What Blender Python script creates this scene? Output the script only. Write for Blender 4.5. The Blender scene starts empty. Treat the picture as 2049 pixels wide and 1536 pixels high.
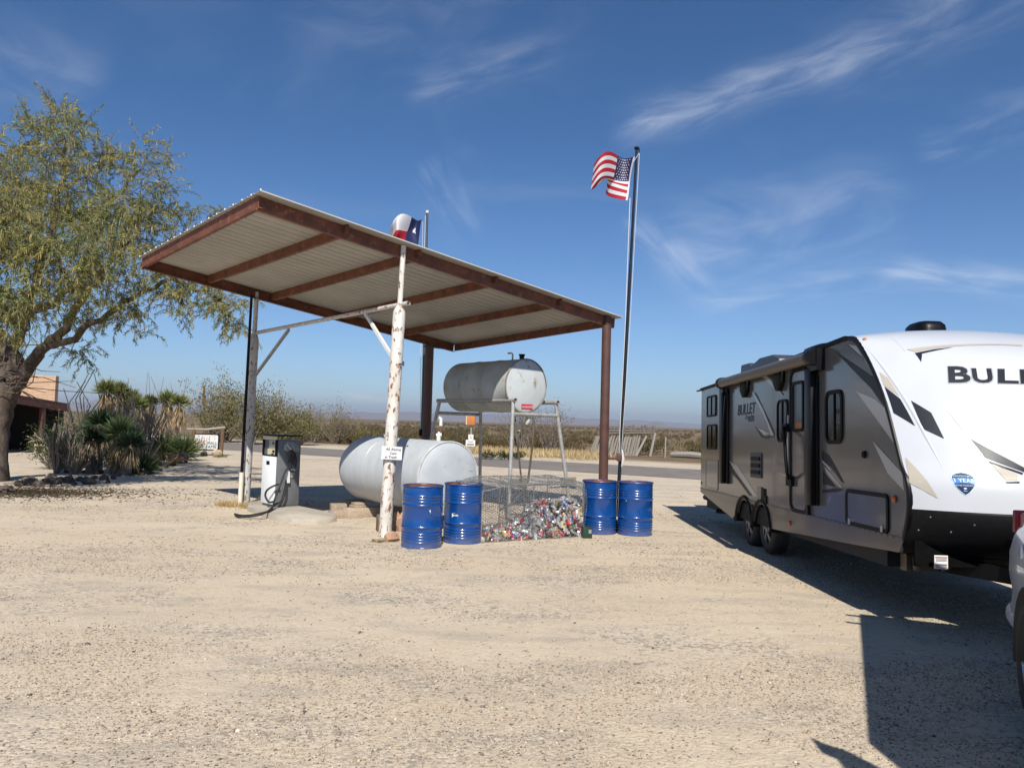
import bpy, bmesh, math, random
import numpy as np
from mathutils import Vector, Matrix, Euler
from mathutils.bvhtree import BVHTree
random.seed(7); rng = np.random.default_rng(7)
scn = bpy.context.scene
COL = scn.collection
pi = math.pi
# ------------------------------------------------------------------ camera
F, H = 1539.0, 1.8                       # focal length in photo pixels (2049 wide), eye height in metres
ROLL = math.radians(1.64); PITCH = math.atan(78 / F)
fw = Vector((0, math.cos(PITCH), math.sin(PITCH))); r0 = Vector((1, 0, 0)); u0 = Vector((0, -math.sin(PITCH), math.cos(PITCH)))
cr = math.cos(ROLL) * r0 + math.sin(ROLL) * u0
cu = -math.sin(ROLL) * r0 + math.cos(ROLL) * u0
cam_d = bpy.data.cameras.new('camera'); cam = bpy.data.objects.new('camera', cam_d); COL.objects.link(cam)
m = Matrix((cr, cu, -fw)).transposed().to_4x4(); m.translation = (0, 0, H); cam.matrix_world = m
cam_d.sensor_width = 36; cam_d.lens = F * 36 / 2049; cam_d.clip_start = 0.05; cam_d.clip_end = 90000
scn.camera = cam
EYE = Vector((0, 0, H))
def ray(px, py): return fw + cr * ((px - 1024.5) / F) - cu * ((py - 768) / F)
def G(px, py, z=0.0):                    # measured point of the photo that lies on the level z
    d = ray(px, py); return EYE + d * ((z - H) / d.z)
def at(px, py, Y):                       # measured point of the photo that lies Y metres ahead
    d = ray(px, py); return EYE + d * (Y / d.y)

# ------------------------------------------------------------------ object helpers
def tag(o, label=None, cat=None, group=None, kind=None):
    if label: o['label'] = label
    if cat: o['category'] = cat
    if group: o['group'] = group
    if kind: o['kind'] = kind
    return o
def empty(name, loc, label, cat, group=None, rz=0.0):
    o = bpy.data.objects.new(name, None); COL.objects.link(o); o.location = loc; o.rotation_euler = (0, 0, rz)
    o.empty_display_size = .2
    return tag(o, label, cat, group)
def link(name, me, parent=None, loc=None):
    o = bpy.data.objects.new(name, me); COL.objects.link(o)
    if parent is not None: o.parent = parent
    if loc is not None: o.location = loc
    return o
def copy_tree(o, parent=None):
    c = o.copy(); COL.objects.link(c)
    if parent is not None: c.parent = parent
    for ch in list(o.children): copy_tree(ch, c)
    return c
class MB:
    def __init__(s): s.v = []; s.f = []; s.mi = []; s.cur = 0
    def add(s, vs, fs):
        n = len(s.v); s.v += [tuple(v) for v in vs]; s.f += [tuple(i + n for i in f) for f in fs]; s.mi += [s.cur] * len(fs); return s
    def box(s, c, size, rot=None, taper=1.0):
        hx, hy, hz = size[0] / 2, size[1] / 2, size[2] / 2
        R = rot if rot is not None else Matrix.Identity(3)
        if isinstance(R, (int, float)): R = Matrix.Rotation(R, 3, 'Z')
        if isinstance(R, tuple): R = Euler(R).to_matrix()
        vs = []
        for z in (-1, 1):
            t = taper if z > 0 else 1
            for x, y in ((-1, -1), (1, -1), (1, 1), (-1, 1)): vs.append(Vector(c) + R @ Vector((x * hx * t, y * hy * t, z * hz)))
        return s.add(vs, [(3, 2, 1, 0), (4, 5, 6, 7), (0, 1, 5, 4), (1, 2, 6, 5), (2, 3, 7, 6), (3, 0, 4, 7)])
    def beam(s, a, b, w, h, up=(0, 0, 1)):            # rectangular bar from a to b, w across and h high
        a = Vector(a); b = Vector(b); d = (b - a).normalized(); x = d.cross(Vector(up)).normalized(); z = x.cross(d)
        vs = []
        for p in (a, b):
            for i, j in ((-1, -1), (1, -1), (1, 1), (-1, 1)): vs.append(p + x * (i * w / 2) + z * (j * h / 2))
        return s.add(vs, [(0, 1, 2, 3), (7, 6, 5, 4), (4, 5, 1, 0), (5, 6, 2, 1), (6, 7, 3, 2), (7, 4, 0, 3)])
    def tube(s, pts, rad, n=10, cap=True, squash=None):
        pts = [Vector(p) for p in pts]
        if not isinstance(rad, (list, tuple)): rad = [rad] * len(pts)
        vs = []; ref = None
        for i, p in enumerate(pts):
            d = (pts[min(i + 1, len(pts) - 1)] - pts[max(i - 1, 0)]).normalized()
            if ref is None: ref = d.orthogonal().normalized()
            else: ref = (ref - d * ref.dot(d)); ref = ref.normalized() if ref.length > 1e-6 else d.orthogonal().normalized()
            b = d.cross(ref)
            for k in range(n):
                a = 2 * pi * k / n; vs.append(p + (ref * math.cos(a) + b * math.sin(a)) * rad[i])
        fs = []
        for i in range(len(pts) - 1):
            for k in range(n): fs.append((i * n + k, i * n + (k + 1) % n, (i + 1) * n + (k + 1) % n, (i + 1) * n + k))
        if cap: fs.append(tuple(range(n - 1, -1, -1))); fs.append(tuple((len(pts) - 1) * n + k for k in range(n)))
        return s.add(vs, fs)
    def lathe(s, prof, n=32, o=(0, 0, 0), ax=(0, 0, 1), cap0=False, cap1=False):   # prof: (radius, height along axis)
        ax = Vector(ax).normalized(); x = ax.orthogonal().normalized()
        if abs(ax.z) > .99: x = Vector((1, 0, 0))
        y = ax.cross(x); o = Vector(o); vs = []
        for r, h in prof:
            for k in range(n):
                a = 2 * pi * k / n; vs.append(o + ax * h + (x * math.cos(a) + y * math.sin(a)) * r)
        fs = []
        for i in range(len(prof) - 1):
            for k in range(n): fs.append((i * n + k, i * n + (k + 1) % n, (i + 1) * n + (k + 1) % n, (i + 1) * n + k))
        if cap0: fs.append(tuple(range(n - 1, -1, -1)))
        if cap1: fs.append(tuple((len(prof) - 1) * n + k for k in range(n)))
        return s.add(vs, fs)
    def prism(s, poly, depth, fn):                     # poly of 2-D points; fn(u, v, d) -> 3-D point; d runs 0..depth
        n = len(poly); vs = [fn(u, v, 0) for u, v in poly] + [fn(u, v, depth) for u, v in poly]
        fs = [tuple(range(n - 1, -1, -1)), tuple(range(n, 2 * n))] + [(i, (i + 1) % n, (i + 1) % n + n, i + n) for i in range(n)]
        return s.add(vs, fs)
    def sphere(s, c, r, n=10, k=7, jit=0.0, rs=None, rot=None):
        c = Vector(c); r = (r, r, r) if isinstance(r, (int, float)) else r; vs = []; R = rot or Matrix.Identity(3); g = rs or random
        vs.append(c + R @ Vector((0, 0, -r[2])))
        for i in range(1, k):
            t = -pi / 2 + pi * i / k
            for j in range(n):
                a = 2 * pi * j / n; q = 1 + g.uniform(-jit, jit)
                vs.append(c + R @ Vector((math.cos(a) * math.cos(t) * r[0] * q, math.sin(a) * math.cos(t) * r[1] * q, math.sin(t) * r[2] * q)))
        vs.append(c + R @ Vector((0, 0, r[2]))); fs = []
        for j in range(n): fs.append((0, 1 + (j + 1) % n, 1 + j))
        for i in range(k - 2):
            for j in range(n): fs.append((1 + i * n + j, 1 + i * n + (j + 1) % n, 1 + (i + 1) * n + (j + 1) % n, 1 + (i + 1) * n + j))
        t = len(vs) - 1
        for j in range(n): fs.append((t, 1 + (k - 2) * n + j, 1 + (k - 2) * n + (j + 1) % n))
        return s.add(vs, fs)
    def mesh(s, name, mats, smooth=True, angle=35, off=None, bevel=0):
        me = bpy.data.meshes.new(name)
        vs = s.v if off is None else [(v[0] - off[0], v[1] - off[1], v[2] - off[2]) for v in s.v]
        me.from_pydata(vs, [], s.f)
        for mt in (mats if isinstance(mats, (list, tuple)) else [mats]): me.materials.append(mt)
        if max(s.mi, default=0) > 0: me.polygons.foreach_set('material_index', s.mi)
        if bevel:
            bm = bmesh.new(); bm.from_mesh(me); bmesh.ops.remove_doubles(bm, verts=bm.verts, dist=1e-5)
            ed = [e for e in bm.edges if len(e.link_faces) == 2 and e.calc_face_angle(0) > .6]
            bmesh.ops.bevel(bm, geom=ed, offset=bevel, segments=2, affect='EDGES', profile=.5, clamp_overlap=True); bm.to_mesh(me); bm.free()
        if smooth:
            me.shade_smooth(); me.set_sharp_from_angle(angle=math.radians(angle))
        me.update(); return me
    def build(s, name, mats, parent=None, world=True, smooth=True, angle=35, bevel=0):
        off = parent.location if (parent is not None and world) else None
        if parent is None and world:               # a thing of one mesh: origin at its base
            a = np.array(s.v); off = Vector(((a[:, 0].min() + a[:, 0].max()) / 2, (a[:, 1].min() + a[:, 1].max()) / 2, a[:, 2].min()))
            return link(name, s.mesh(name, mats, smooth, angle, off, bevel), None, off)
        return link(name, s.mesh(name, mats, smooth, angle, off, bevel), parent)
def np_mesh(name, V, FC, mats, nper, colors=None, mi=None, smooth=False):
    """mesh from numpy arrays; FC has nper corners per face"""
    me = bpy.data.meshes.new(name); V = np.asarray(V, dtype=np.float32); FC = np.asarray(FC, dtype=np.int32)
    me.vertices.add(len(V)); me.vertices.foreach_set('co', V.ravel())
    me.loops.add(FC.size); me.loops.foreach_set('vertex_index', FC.ravel())
    me.polygons.add(len(FC)); me.polygons.foreach_set('loop_start', np.arange(len(FC), dtype=np.int32) * nper)
    for mt in (mats if isinstance(mats, (list, tuple)) else [mats]): me.materials.append(mt)
    if mi is not None: me.polygons.foreach_set('material_index', np.asarray(mi, dtype=np.int32))
    if colors is not None:
        ca = me.color_attributes.new('tint', 'FLOAT_COLOR', 'POINT'); c4 = np.ones((len(V), 4), dtype=np.float32); c4[:, :3] = colors; ca.data.foreach_set('color', c4.ravel())
    me.update(calc_edges=True)
    if smooth: me.shade_smooth()
    return me

# ------------------------------------------------------------------ materials
def newmat(name):
    mt = bpy.data.materials.new(name); mt.use_nodes = True
    return mt, mt.node_tree.nodes, mt.node_tree.links, mt.node_tree.nodes['Principled BSDF']
def srgb(r, g, b): return tuple(((c / 255) / 12.92 if c / 255 <= .04045 else ((c / 255 + .055) / 1.055) ** 2.4) for c in (r, g, b))
def c4(c): return (c[0], c[1], c[2], 1)
def pm(name, col, rough=.6, metal=0.0, col2=None, scale=5.0, lo=.35, hi=.65, detail=5.0, bump=0.0, bscale=60.0, spec=.5, coat=0.0,
       stretch=None, col3=None, scale3=20.0, lo3=.6, hi3=.7, stretch3=None, bumpdist=.01, rough2=None, tint=False, trans=0.0, coords='Object'):
    mt, N, L, b = newmat(name)
    b.inputs['Roughness'].default_value = rough; b.inputs['Metallic'].default_value = metal; b.inputs['Specular IOR Level'].default_value = spec
    b.inputs['Coat Weight'].default_value = coat; b.inputs['Coat Roughness'].default_value = .06
    tc = N.new('ShaderNodeTexCoord')
    def coord(st):
        if st is None: return tc.outputs[coords]
        mp = N.new('ShaderNodeMapping'); mp.inputs['Scale'].default_value = st; L.new(tc.outputs[coords], mp.inputs['Vector']); return mp.outputs['Vector']
    def noise(sc, dt, st):
        n = N.new('ShaderNodeTexNoise'); n.inputs['Scale'].default_value = sc; n.inputs['Detail'].default_value = dt; n.inputs['Roughness'].default_value = .6
        L.new(coord(st), n.inputs['Vector']); return n
    def ramp(src, a, c):
        r = N.new('ShaderNodeMapRange'); r.inputs['From Min'].default_value = a; r.inputs['From Max'].default_value = c; r.clamp = True
        L.new(src, r.inputs['Value']); return r.outputs['Result']
    out = None
    if tint:
        a = N.new('ShaderNodeVertexColor'); a.layer_name = 'tint'; out = a.outputs['Color']
    if col2 is not None:
        n = noise(scale, detail, stretch); f = ramp(n.outputs['Fac'], lo, hi)
        mx = N.new('ShaderNodeMix'); mx.data_type = 'RGBA'; mx.inputs['A'].default_value = c4(col); mx.inputs['B'].default_value = c4(col2); L.new(f, mx.inputs['Factor'])
        if out is not None: L.new(out, mx.inputs['A'])
        out = mx.outputs['Result']
        if rough2 is not None:
            rr = N.new('ShaderNodeMapRange'); rr.inputs['To Min'].default_value = rough; rr.inputs['To Max'].default_value = rough2; L.new(f, rr.inputs['Value']); L.new(rr.outputs['Result'], b.inputs['Roughness'])
    if col3 is not None:
        n = noise(scale3, 6, stretch3); f = ramp(n.outputs['Fac'], lo3, hi3)
        mx = N.new('ShaderNodeMix'); mx.data_type = 'RGBA'; mx.inputs['A'].default_value = c4(col); mx.inputs['B'].default_value = c4(col3); L.new(f, mx.inputs['Factor'])
        if out is not None: L.new(out, mx.inputs['A'])
        out = mx.outputs['Result']
    if out is not None: L.new(out, b.inputs['Base Color'])
    else: b.inputs['Base Color'].default_value = c4(col)
    if bump:
        n = noise(bscale, 4, None); bp = N.new('ShaderNodeBump'); bp.inputs['Strength'].default_value = bump; bp.inputs['Distance'].default_value = bumpdist
        L.new(n.outputs['Fac'], bp.inputs['Height']); L.new(bp.outputs['Normal'], b.inputs['Normal'])
    if trans:
        tr = N.new('ShaderNodeBsdfTranslucent'); ms = N.new('ShaderNodeMixShader'); ms.inputs['Fac'].default_value = trans
        if out is not None: L.new(out, tr.inputs['Color'])
        else: tr.inputs['Color'].default_value = c4(col)
        L.new(b.outputs['BSDF'], ms.inputs[1]); L.new(tr.outputs['BSDF'], ms.inputs[2]); L.new(ms.outputs['Shader'], N['Material Output'].inputs['Surface'])
    return mt
M = {}
M['rust_beam'] = pm('red_oxide_steel', (.185, .060, .030), .6, col2=(.085, .030, .018), scale=4, col3=(.27, .12, .05), scale3=11, lo3=.56, hi3=.70, bump=.25, bscale=80, stretch=(1, 1, 1))
M['brown_post'] = pm('brown_painted_pipe', (.07, .033, .026), .5, col2=(.10, .045, .033), scale=4, bump=.15, bscale=60)
M['white_post'] = pm('flaking_white_paint', (.64, .63, .60), .5, col2=(.55, .50, .43), scale=7, stretch=(1, 1, .4), col3=(.22, .10, .05), scale3=16, lo3=.55, hi3=.61, stretch3=(1, 1, .5), bump=.35, bscale=40)
M['grey_post'] = pm('greyed_flaking_paint', (.42, .42, .41), .55, col2=(.55, .53, .5), scale=6, stretch=(1, 1, .35), col3=(.19, .085, .045), scale3=22, lo3=.56, hi3=.61, stretch3=(1, 1, .45), bump=.35, bscale=40)
M['roof_sheet'] = pm('offwhite_roof_sheet', (.41, .40, .375), .5, col2=(.34, .33, .305), scale=1.2)
M['roof_top'] = pm('white_roof_screw', (.7, .7, .7), .35)
M['tank_grey'] = pm('weathered_grey_tank', (.46, .485, .50), .5, col2=(.385, .41, .43), scale=1.6, lo=.35, hi=.7, stretch=(3.2, 3.2, .8), col3=(.20, .19, .175), scale3=6, lo3=.63, hi3=.76, stretch3=(2.5, 2.5, .6), bump=.12, bscale=6, bumpdist=.02)
M['tank_silver'] = pm('silver_tank_end', (.47, .50, .52), .55, col2=(.41, .435, .46), scale=3.5, lo=.4, hi=.7, col3=(.20, .19, .18), scale3=8, lo3=.61, hi3=.74, stretch3=(.5, .5, 2), bump=.12, bscale=6, bumpdist=.02)
M['tank_up'] = pm('stained_grey_tank', (.43, .45, .44), .45, col2=(.35, .365, .35), scale=2.5, col3=(.22, .15, .09), scale3=4.5, lo3=.59, hi3=.72, stretch3=(1.6, 1.6, .7), bump=.08, bscale=8)
M['seam'] = pm('rusty_weld_seam', (.16, .12, .09), .7, col2=(.33, .31, .28), scale=14)
M['stand'] = pm('dull_galvanised_pipe', (.46, .46, .44), .4, metal=.3, col2=(.33, .32, .29), scale=9, col3=(.2, .12, .07), scale3=16, lo3=.66, hi3=.72)
M['blue'] = pm('blue_drum_enamel', (.003, .050, .215), .25, col2=(.003, .042, .18), scale=7, coat=.6, bump=.06, bscale=4, bumpdist=.03, col3=(.03, .07, .17), scale3=13, lo3=.70, hi3=.78)
def dusty(mt_, z1, amt, dust):
    N, L = mt_.node_tree.nodes, mt_.node_tree.links; b = N['Principled BSDF']; lk = b.inputs['Base Color'].links[0].from_socket
    tc = N.new('ShaderNodeTexCoord'); sx = N.new('ShaderNodeSeparateXYZ'); L.new(tc.outputs['Object'], sx.inputs[0]); r = N.new('ShaderNodeMapRange'); r.inputs['From Min'].default_value = 0; r.inputs['From Max'].default_value = z1; r.inputs['To Min'].default_value = amt; r.inputs['To Max'].default_value = .0
    L.new(sx.outputs[2], r.inputs['Value']); n = N.new('ShaderNodeTexNoise'); n.inputs['Scale'].default_value = 9; n.inputs['Detail'].default_value = 6; L.new(tc.outputs['Object'], n.inputs['Vector']); m_ = N.new('ShaderNodeMath'); m_.operation = 'MULTIPLY'; L.new(r.outputs['Result'], m_.inputs[0]); L.new(n.outputs['Fac'], m_.inputs[1])
    mx = N.new('ShaderNodeMix'); mx.data_type = 'RGBA'; L.new(m_.outputs[0], mx.inputs['Factor']); L.new(lk, mx.inputs['A']); mx.inputs['B'].default_value = c4(dust); L.new(mx.outputs['Result'], b.inputs['Base Color'])
dusty(M['blue'], .14, .42, (.30, .25, .19))
M['rim'] = pm('chipped_drum_rim', (.003, .045, .19), .35, col2=(.13, .06, .035), scale=22, lo=.52, hi=.60, bump=.2, bscale=60)
M['drum_in'] = pm('rusty_drum_inside', (.22, .085, .035), .9, col2=(.12, .05, .03), scale=8, bump=.3)
M['white'] = pm('white_paint', (.66, .66, .64), .45, col2=(.58, .58, .56), scale=10)
M['black'] = pm('black_plastic', (.004, .004, .0045), .55, col2=(.008, .008, .009), scale=9, spec=.15)
M['blackgloss'] = pm('black_gloss', (.003, .003, .004), .38, col2=(.006, .006, .007), scale=9, spec=.2)
M['rubber'] = pm('black_rubber', (.012, .012, .012), .7, col2=(.022, .022, .022), scale=20, bump=.2)
M['galv'] = pm('galvanised_wire', (.26, .275, .285), .55, metal=.2, col2=(.16, .16, .16), scale=12)
M['pole_dark'] = pm('dark_flagpole_tube', (.018, .022, .026), .3, metal=.5, col2=(.03, .035, .04), scale=5)
M['rope'] = pm('white_halyard', (.6, .6, .6), .7, col2=(.5, .5, .5), scale=60)
M['pvc'] = pm('cream_pipe', (.66, .62, .5), .55, col2=(.6, .55, .43), scale=8)
M['wood'] = pm('weathered_timber', (.44, .35, .26), .85, col2=(.24, .175, .12), scale=5, stretch=(3, 9, 16), bump=.5, bscale=40)
M['wood_grey'] = pm('grey_weathered_wood', (.34, .31, .275), .88, col2=(.22, .20, .17), scale=6, stretch=(10, 10, 1.5), bump=.4, bscale=40)
M['wood_post'] = pm('brown_sign_timber', (.16, .09, .05), .8, col2=(.10, .058, .034), scale=7, stretch=(8, 8, 1), bump=.3)
M['concrete'] = pm('sandy_concrete', (.42, .37, .30), .9, col2=(.33, .295, .24), scale=4, bump=.35, bscale=55, col3=(.25, .22, .18), scale3=9, lo3=.62, hi3=.7)
M['block'] = pm('rough_concrete_block', (.36, .29, .21), .95, col2=(.22, .17, .125), scale=40, lo=.42, hi=.6, bump=.8, bscale=60)
M['rock_dark'] = pm('dark_rock', (.05, .038, .03), .9, col2=(.11, .085, .065), scale=6, bump=.7, bscale=12, bumpdist=.04)
M['rock_pale'] = pm('pale_sandstone_rock', (.50, .36, .23), .9, col2=(.30, .235, .17), scale=2.2, lo=.45, hi=.6, bump=.7, bscale=7, bumpdist=.05)
M['adobe'] = pm('sand_adobe_block', (.52, .34, .22), .9, col2=(.45, .29, .185), scale=3, bump=.3, bscale=30)
M['fascia'] = pm('red_brown_porch_board', (.115, .042, .033), .7, col2=(.08, .03, .026), scale=6, bump=.2)
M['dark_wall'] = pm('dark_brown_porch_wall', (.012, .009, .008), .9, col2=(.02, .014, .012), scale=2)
M['orange'] = pm('faded_orange_box', (.50, .17, .035), .6, col2=(.42, .15, .045), scale=6)
M['paper'] = pm('white_card', (.68, .68, .67), .6, col2=(.62, .62, .61), scale=8)
M['ink'] = pm('black_ink', (.02, .02, .022), .7)
M['ink_grey'] = pm('faded_grey_ink', (.14, .14, .15), .7)
M['ink_red'] = pm('faded_red_sign_paint', (.35, .045, .05), .7)
M['ink_blue'] = pm('faded_blue_sign_paint', (.13, .27, .32), .7)
M['red_label'] = pm('red_tank_label', (.52, .03, .05), .5)
M['flag_red'] = pm('red_flag_cloth', (.42, .014, .03), .75, trans=.3); M['flag_white'] = pm('white_flag_cloth', (.68, .67, .69), .75, trans=.3); M['flag_blue'] = pm('navy_flag_cloth', (.012, .018, .085), .75, trans=.2)
M['glass'] = pm('dark_tinted_glass', (.004, .004, .005), .05, spec=.28)
M['alu'] = pm('bright_metal', (.55, .55, .56), .28, metal=.9, col2=(.45, .45, .46), scale=12)
M['amber'] = pm('amber_lens', (.45, .10, .015), .25); M['red_lens'] = pm('red_lamp_lens', (.30, .008, .010), .12, coat=.6)
# ------------------------------------------------------------------ light and sky
SUNTO = Vector((.05, -1.02, 1.0)).normalized()          # from behind the photographer, about 44 degrees high
ELEV = math.asin(SUNTO.z)
sl = bpy.data.lights.new('sun', 'SUN'); sun = bpy.data.objects.new('sun', sl); COL.objects.link(sun)
sl.energy = 4.8; sl.angle = math.radians(.53); sl.color = (1, .955, .885)
sun.rotation_euler = (-SUNTO).to_track_quat('-Z', 'Y').to_euler(); sun.location = (0, -5, 30)
w = bpy.data.worlds.new('World'); scn.world = w; w.use_nodes = True
N, L = w.node_tree.nodes, w.node_tree.links; bg = N['Background']
sky = N.new('ShaderNodeTexSky'); sky.sky_type = 'NISHITA'; sky.sun_disc = False; sky.sun_elevation = ELEV; sky.sun_rotation = pi
sky.altitude = 900; sky.air_density = 1.0; sky.dust_density = .35; sky.ozone_density = 2.2
tcw = N.new('ShaderNodeTexCoord'); DIR = tcw.outputs['Generated']
def W(op, a, b=None, c=None, vec=False):
    n = N.new('ShaderNodeVectorMath' if vec else 'ShaderNodeMath'); n.operation = op
    for i, v in enumerate((a, b, c)):
        if v is None: continue
        if hasattr(v, 'links'): L.new(v, n.inputs[i])
        else: n.inputs[i].default_value = v
    return n.outputs['Value'] if op == 'DOT_PRODUCT' or not vec else n.outputs['Vector']
def wnoise(scale, stretch, detail=7, rough=.62, dist=0.6, rot=(0, 0, 0)):
    mp = N.new('ShaderNodeMapping'); mp.inputs['Scale'].default_value = stretch; mp.inputs['Rotation'].default_value = rot; L.new(DIR, mp.inputs['Vector'])
    n = N.new('ShaderNodeTexNoise'); n.inputs['Scale'].default_value = scale; n.inputs['Detail'].default_value = detail; n.inputs['Roughness'].default_value = rough; n.inputs['Distortion'].default_value = dist
    L.new(mp.outputs['Vector'], n.inputs['Vector']); return n.outputs['Fac']
def mrange(v, a, b, c=0.0, d=1.0, smooth=True):
    r = N.new('ShaderNodeMapRange'); r.interpolation_type = 'SMOOTHSTEP' if smooth else 'LINEAR'
    for nm, x in (('From Min', a), ('From Max', b), ('To Min', c), ('To Max', d)): r.inputs[nm].default_value = x
    L.new(v, r.inputs['Value']); return r.outputs['Result']
fr = wnoise(3.2, (1, 1, 1), 3, .55, .8)
def streak(p, q, width, gain, nscale, lo, hi, ends=.12, across=5.0):
    """one cirrus streak between two directions of the sky, frayed along its length"""
    a = ray(*p).normalized(); b = ray(*q).normalized(); nb = a.cross(b).normalized(); t = (b - a).normalized(); la, lb = a.dot(t), b.dot(t)
    wob = W('MULTIPLY', W('SUBTRACT', fr, .5), width * 1.6)
    d = W('ADD', W('DOT_PRODUCT', DIR, tuple(nb), vec=True), wob)
    g = W('POWER', 2.718, W('MULTIPLY', W('MULTIPLY', d, d), -1 / (width * width)))
    al = W('DOT_PRODUCT', DIR, tuple(t), vec=True); sp = lb - la
    e = W('MULTIPLY', mrange(al, la - ends * sp, la + ends * sp), mrange(al, lb - 1.5 * ends * sp, lb + ends * sp, 1, 0))
    # frayed texture that runs along the streak
    comb = N.new('ShaderNodeCombineXYZ'); L.new(W('MULTIPLY', al, 1.0), comb.inputs[0]); L.new(W('MULTIPLY', d, across), comb.inputs[1])
    n = N.new('ShaderNodeTexNoise'); n.inputs['Scale'].default_value = nscale; n.inputs['Detail'].default_value = 5; n.inputs['Roughness'].default_value = .62; n.inputs['Distortion'].default_value = .6
    L.new(comb.outputs[0], n.inputs['Vector'])
    return W('MULTIPLY', W('MULTIPLY', g, e), W('MULTIPLY', mrange(n.outputs['Fac'], lo, hi), gain))
parts = [streak((1255, 262), (1720, 95), .021, .40, 9, .22, .88), streak((1640, 130), (2120, -60), .030, .28, 8, .3, .88, across=4),
         streak((1265, 440), (1430, 600), .018, .24, 9, .3, .75), streak((1330, 500), (1800, 420), .050, .26, 6, .32, .8, across=3), streak((1780, 545), (2130, 580), .015, .42, 9, .3, .75), streak((1400, 600), (1850, 560), .020, .24, 9, .35, .8),
         streak((1850, 300), (2130, 200), .026, .18, 7, .4, .8, across=4), streak((830, 185), (1120, 110), .018, .20, 8, .35, .8), streak((600, 60), (1200, 60), .07, .09, 5, .35, .8, across=3),
         streak((850, 330), (950, 470), .024, .16, 8, .35, .8), streak((-60, 90), (200, 190), .05, .16, 6, .3, .8, across=3), streak((60, 783), (900, 800), .006, .5, 12, .42, .7, across=7)]
cl = parts[0]
for p in parts[1:]: cl = W('ADD', cl, p)
veil = W('MULTIPLY', mrange(wnoise(2.3, (1, 1, 2.6), 5, .6, 1.0), .52, .85), .09)
cl = mrange(W('ADD', cl, veil), 0, 1, 0, 1, False)
sepd = N.new('ShaderNodeSeparateXYZ'); L.new(DIR, sepd.inputs[0]); elv = mrange(sepd.outputs[2], 0.0, .40)
tnt = N.new('ShaderNodeMix'); tnt.data_type = 'RGBA'; L.new(elv, tnt.inputs['Factor']); tnt.inputs['A'].default_value = (.70, .88, 1.12, 1); tnt.inputs['B'].default_value = (.37, .68, .97, 1)
hsv = N.new('ShaderNodeMix'); hsv.data_type = 'RGBA'; hsv.blend_type = 'MULTIPLY'; hsv.inputs['Factor'].default_value = 1; L.new(sky.outputs['Color'], hsv.inputs['A']); L.new(tnt.outputs['Result'], hsv.inputs['B'])
mxw = N.new('ShaderNodeMix'); mxw.data_type = 'RGBA'; L.new(cl, mxw.inputs['Factor']); L.new(hsv.outputs['Result'], mxw.inputs['A']); mxw.inputs['B'].default_value = (9.5, 10.0, 10.8, 1)
L.new(mxw.outputs['Result'], bg.inputs['Color']); bg.inputs['Strength'].default_value = .073
w.cycles.sampling_method = 'MANUAL'; w.cycles.sample_map_resolution = 256
vs = scn.view_settings; vs.view_transform = 'Standard'; vs.look = 'None'; vs.exposure = 0.43; vs.gamma = 1; vs.use_curve_mapping = False
scn.cycles.max_bounces = 6; scn.cycles.volume_bounces = 0; scn.cycles.transparent_max_bounces = 8; scn.cycles.use_denoising = True
scn.cycles.caustics_reflective = False; scn.cycles.caustics_refractive = False

# ------------------------------------------------------------------ ground, road, far land
ra, rb = G(450, 887), G(1390, 941); rc, rd = G(450, 899), G(1390, 956)
rdir = (rb - ra + rd - rc).normalized(); rn = Vector((-rdir.y, rdir.x, 0))
if rn.y < 0: rn = -rn
mid = (ra + rb + rc + rd) / 4; RC = rn.dot(mid); RW = 3.15            # road: n.p = RC, half width RW
def road_t(x, y): return rn.x * x + rn.y * y - RC
def vnoise(x, y, seed, cell):
    g = np.random.default_rng(seed).random((64, 64)); X = np.asarray(x) / cell + 17.3; Y = np.asarray(y) / cell + 23.1
    i = np.floor(X).astype(int); j = np.floor(Y).astype(int); u = X - i; v = Y - j; u = u * u * (3 - 2 * u); v = v * v * (3 - 2 * v)
    q = lambda a, b: g[a % 64, b % 64]
    return (q(i, j) * (1 - u) + q(i + 1, j) * u) * (1 - v) + (q(i, j + 1) * (1 - u) + q(i + 1, j + 1) * u) * v
def patch(x, y):                                    # where loose gravel lies thick: streaky patches
    return .5 * vnoise(x * .7, y, 3, 1.1) + .3 * vnoise(x * .6, y, 4, .5) + .2 * vnoise(x, y, 5, .2)
mt, N, L, b = newmat('desert_ground'); b.inputs['Roughness'].default_value = .95; b.inputs['Specular IOR Level'].default_value = .2
tc = N.new('ShaderNodeTexCoord'); P = tc.outputs['Object']
def nz(scale, detail=5, st=(1, 1, 1), rough=.6):
    mp = N.new('ShaderNodeMapping'); mp.inputs['Scale'].default_value = st; L.new(P, mp.inputs['Vector'])
    n = N.new('ShaderNodeTexNoise'); n.inputs['Scale'].default_value = scale; n.inputs['Detail'].default_value = detail; n.inputs['Roughness'].default_value = rough; L.new(mp.outputs['Vector'], n.inputs['Vector']); return n.outputs['Fac']
def mixc(f, a, c, blend='MIX'):
    mx = N.new('ShaderNodeMix'); mx.data_type = 'RGBA'; mx.blend_type = blend
    for k, v in (('Factor', f), ('A', a), ('B', c)):
        if hasattr(v, 'links'): L.new(v, mx.inputs[k])
        elif k == 'Factor': mx.inputs[k].default_value = v
        else: mx.inputs[k].default_value = c4(v)
    return mx.outputs['Result']
base = mixc(mrange(nz(.35, 6), .35, .65), (.555, .46, .338), (.50, .412, .30))
base = mixc(mrange(nz(.09, 4), .45, .62), base, (.515, .415, .295))
base = mixc(mrange(nz(1.7, 6, (.5, 1.4, 1)), .48, .68), base, (.42, .355, .275))
base = mixc(W('MULTIPLY', mrange(nz(9, 5), .45, .75), .4), base, (.36, .30, .225))
vo = N.new('ShaderNodeTexVoronoi'); vo.inputs['Scale'].default_value = 42; L.new(P, vo.inputs['Vector'])
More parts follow.
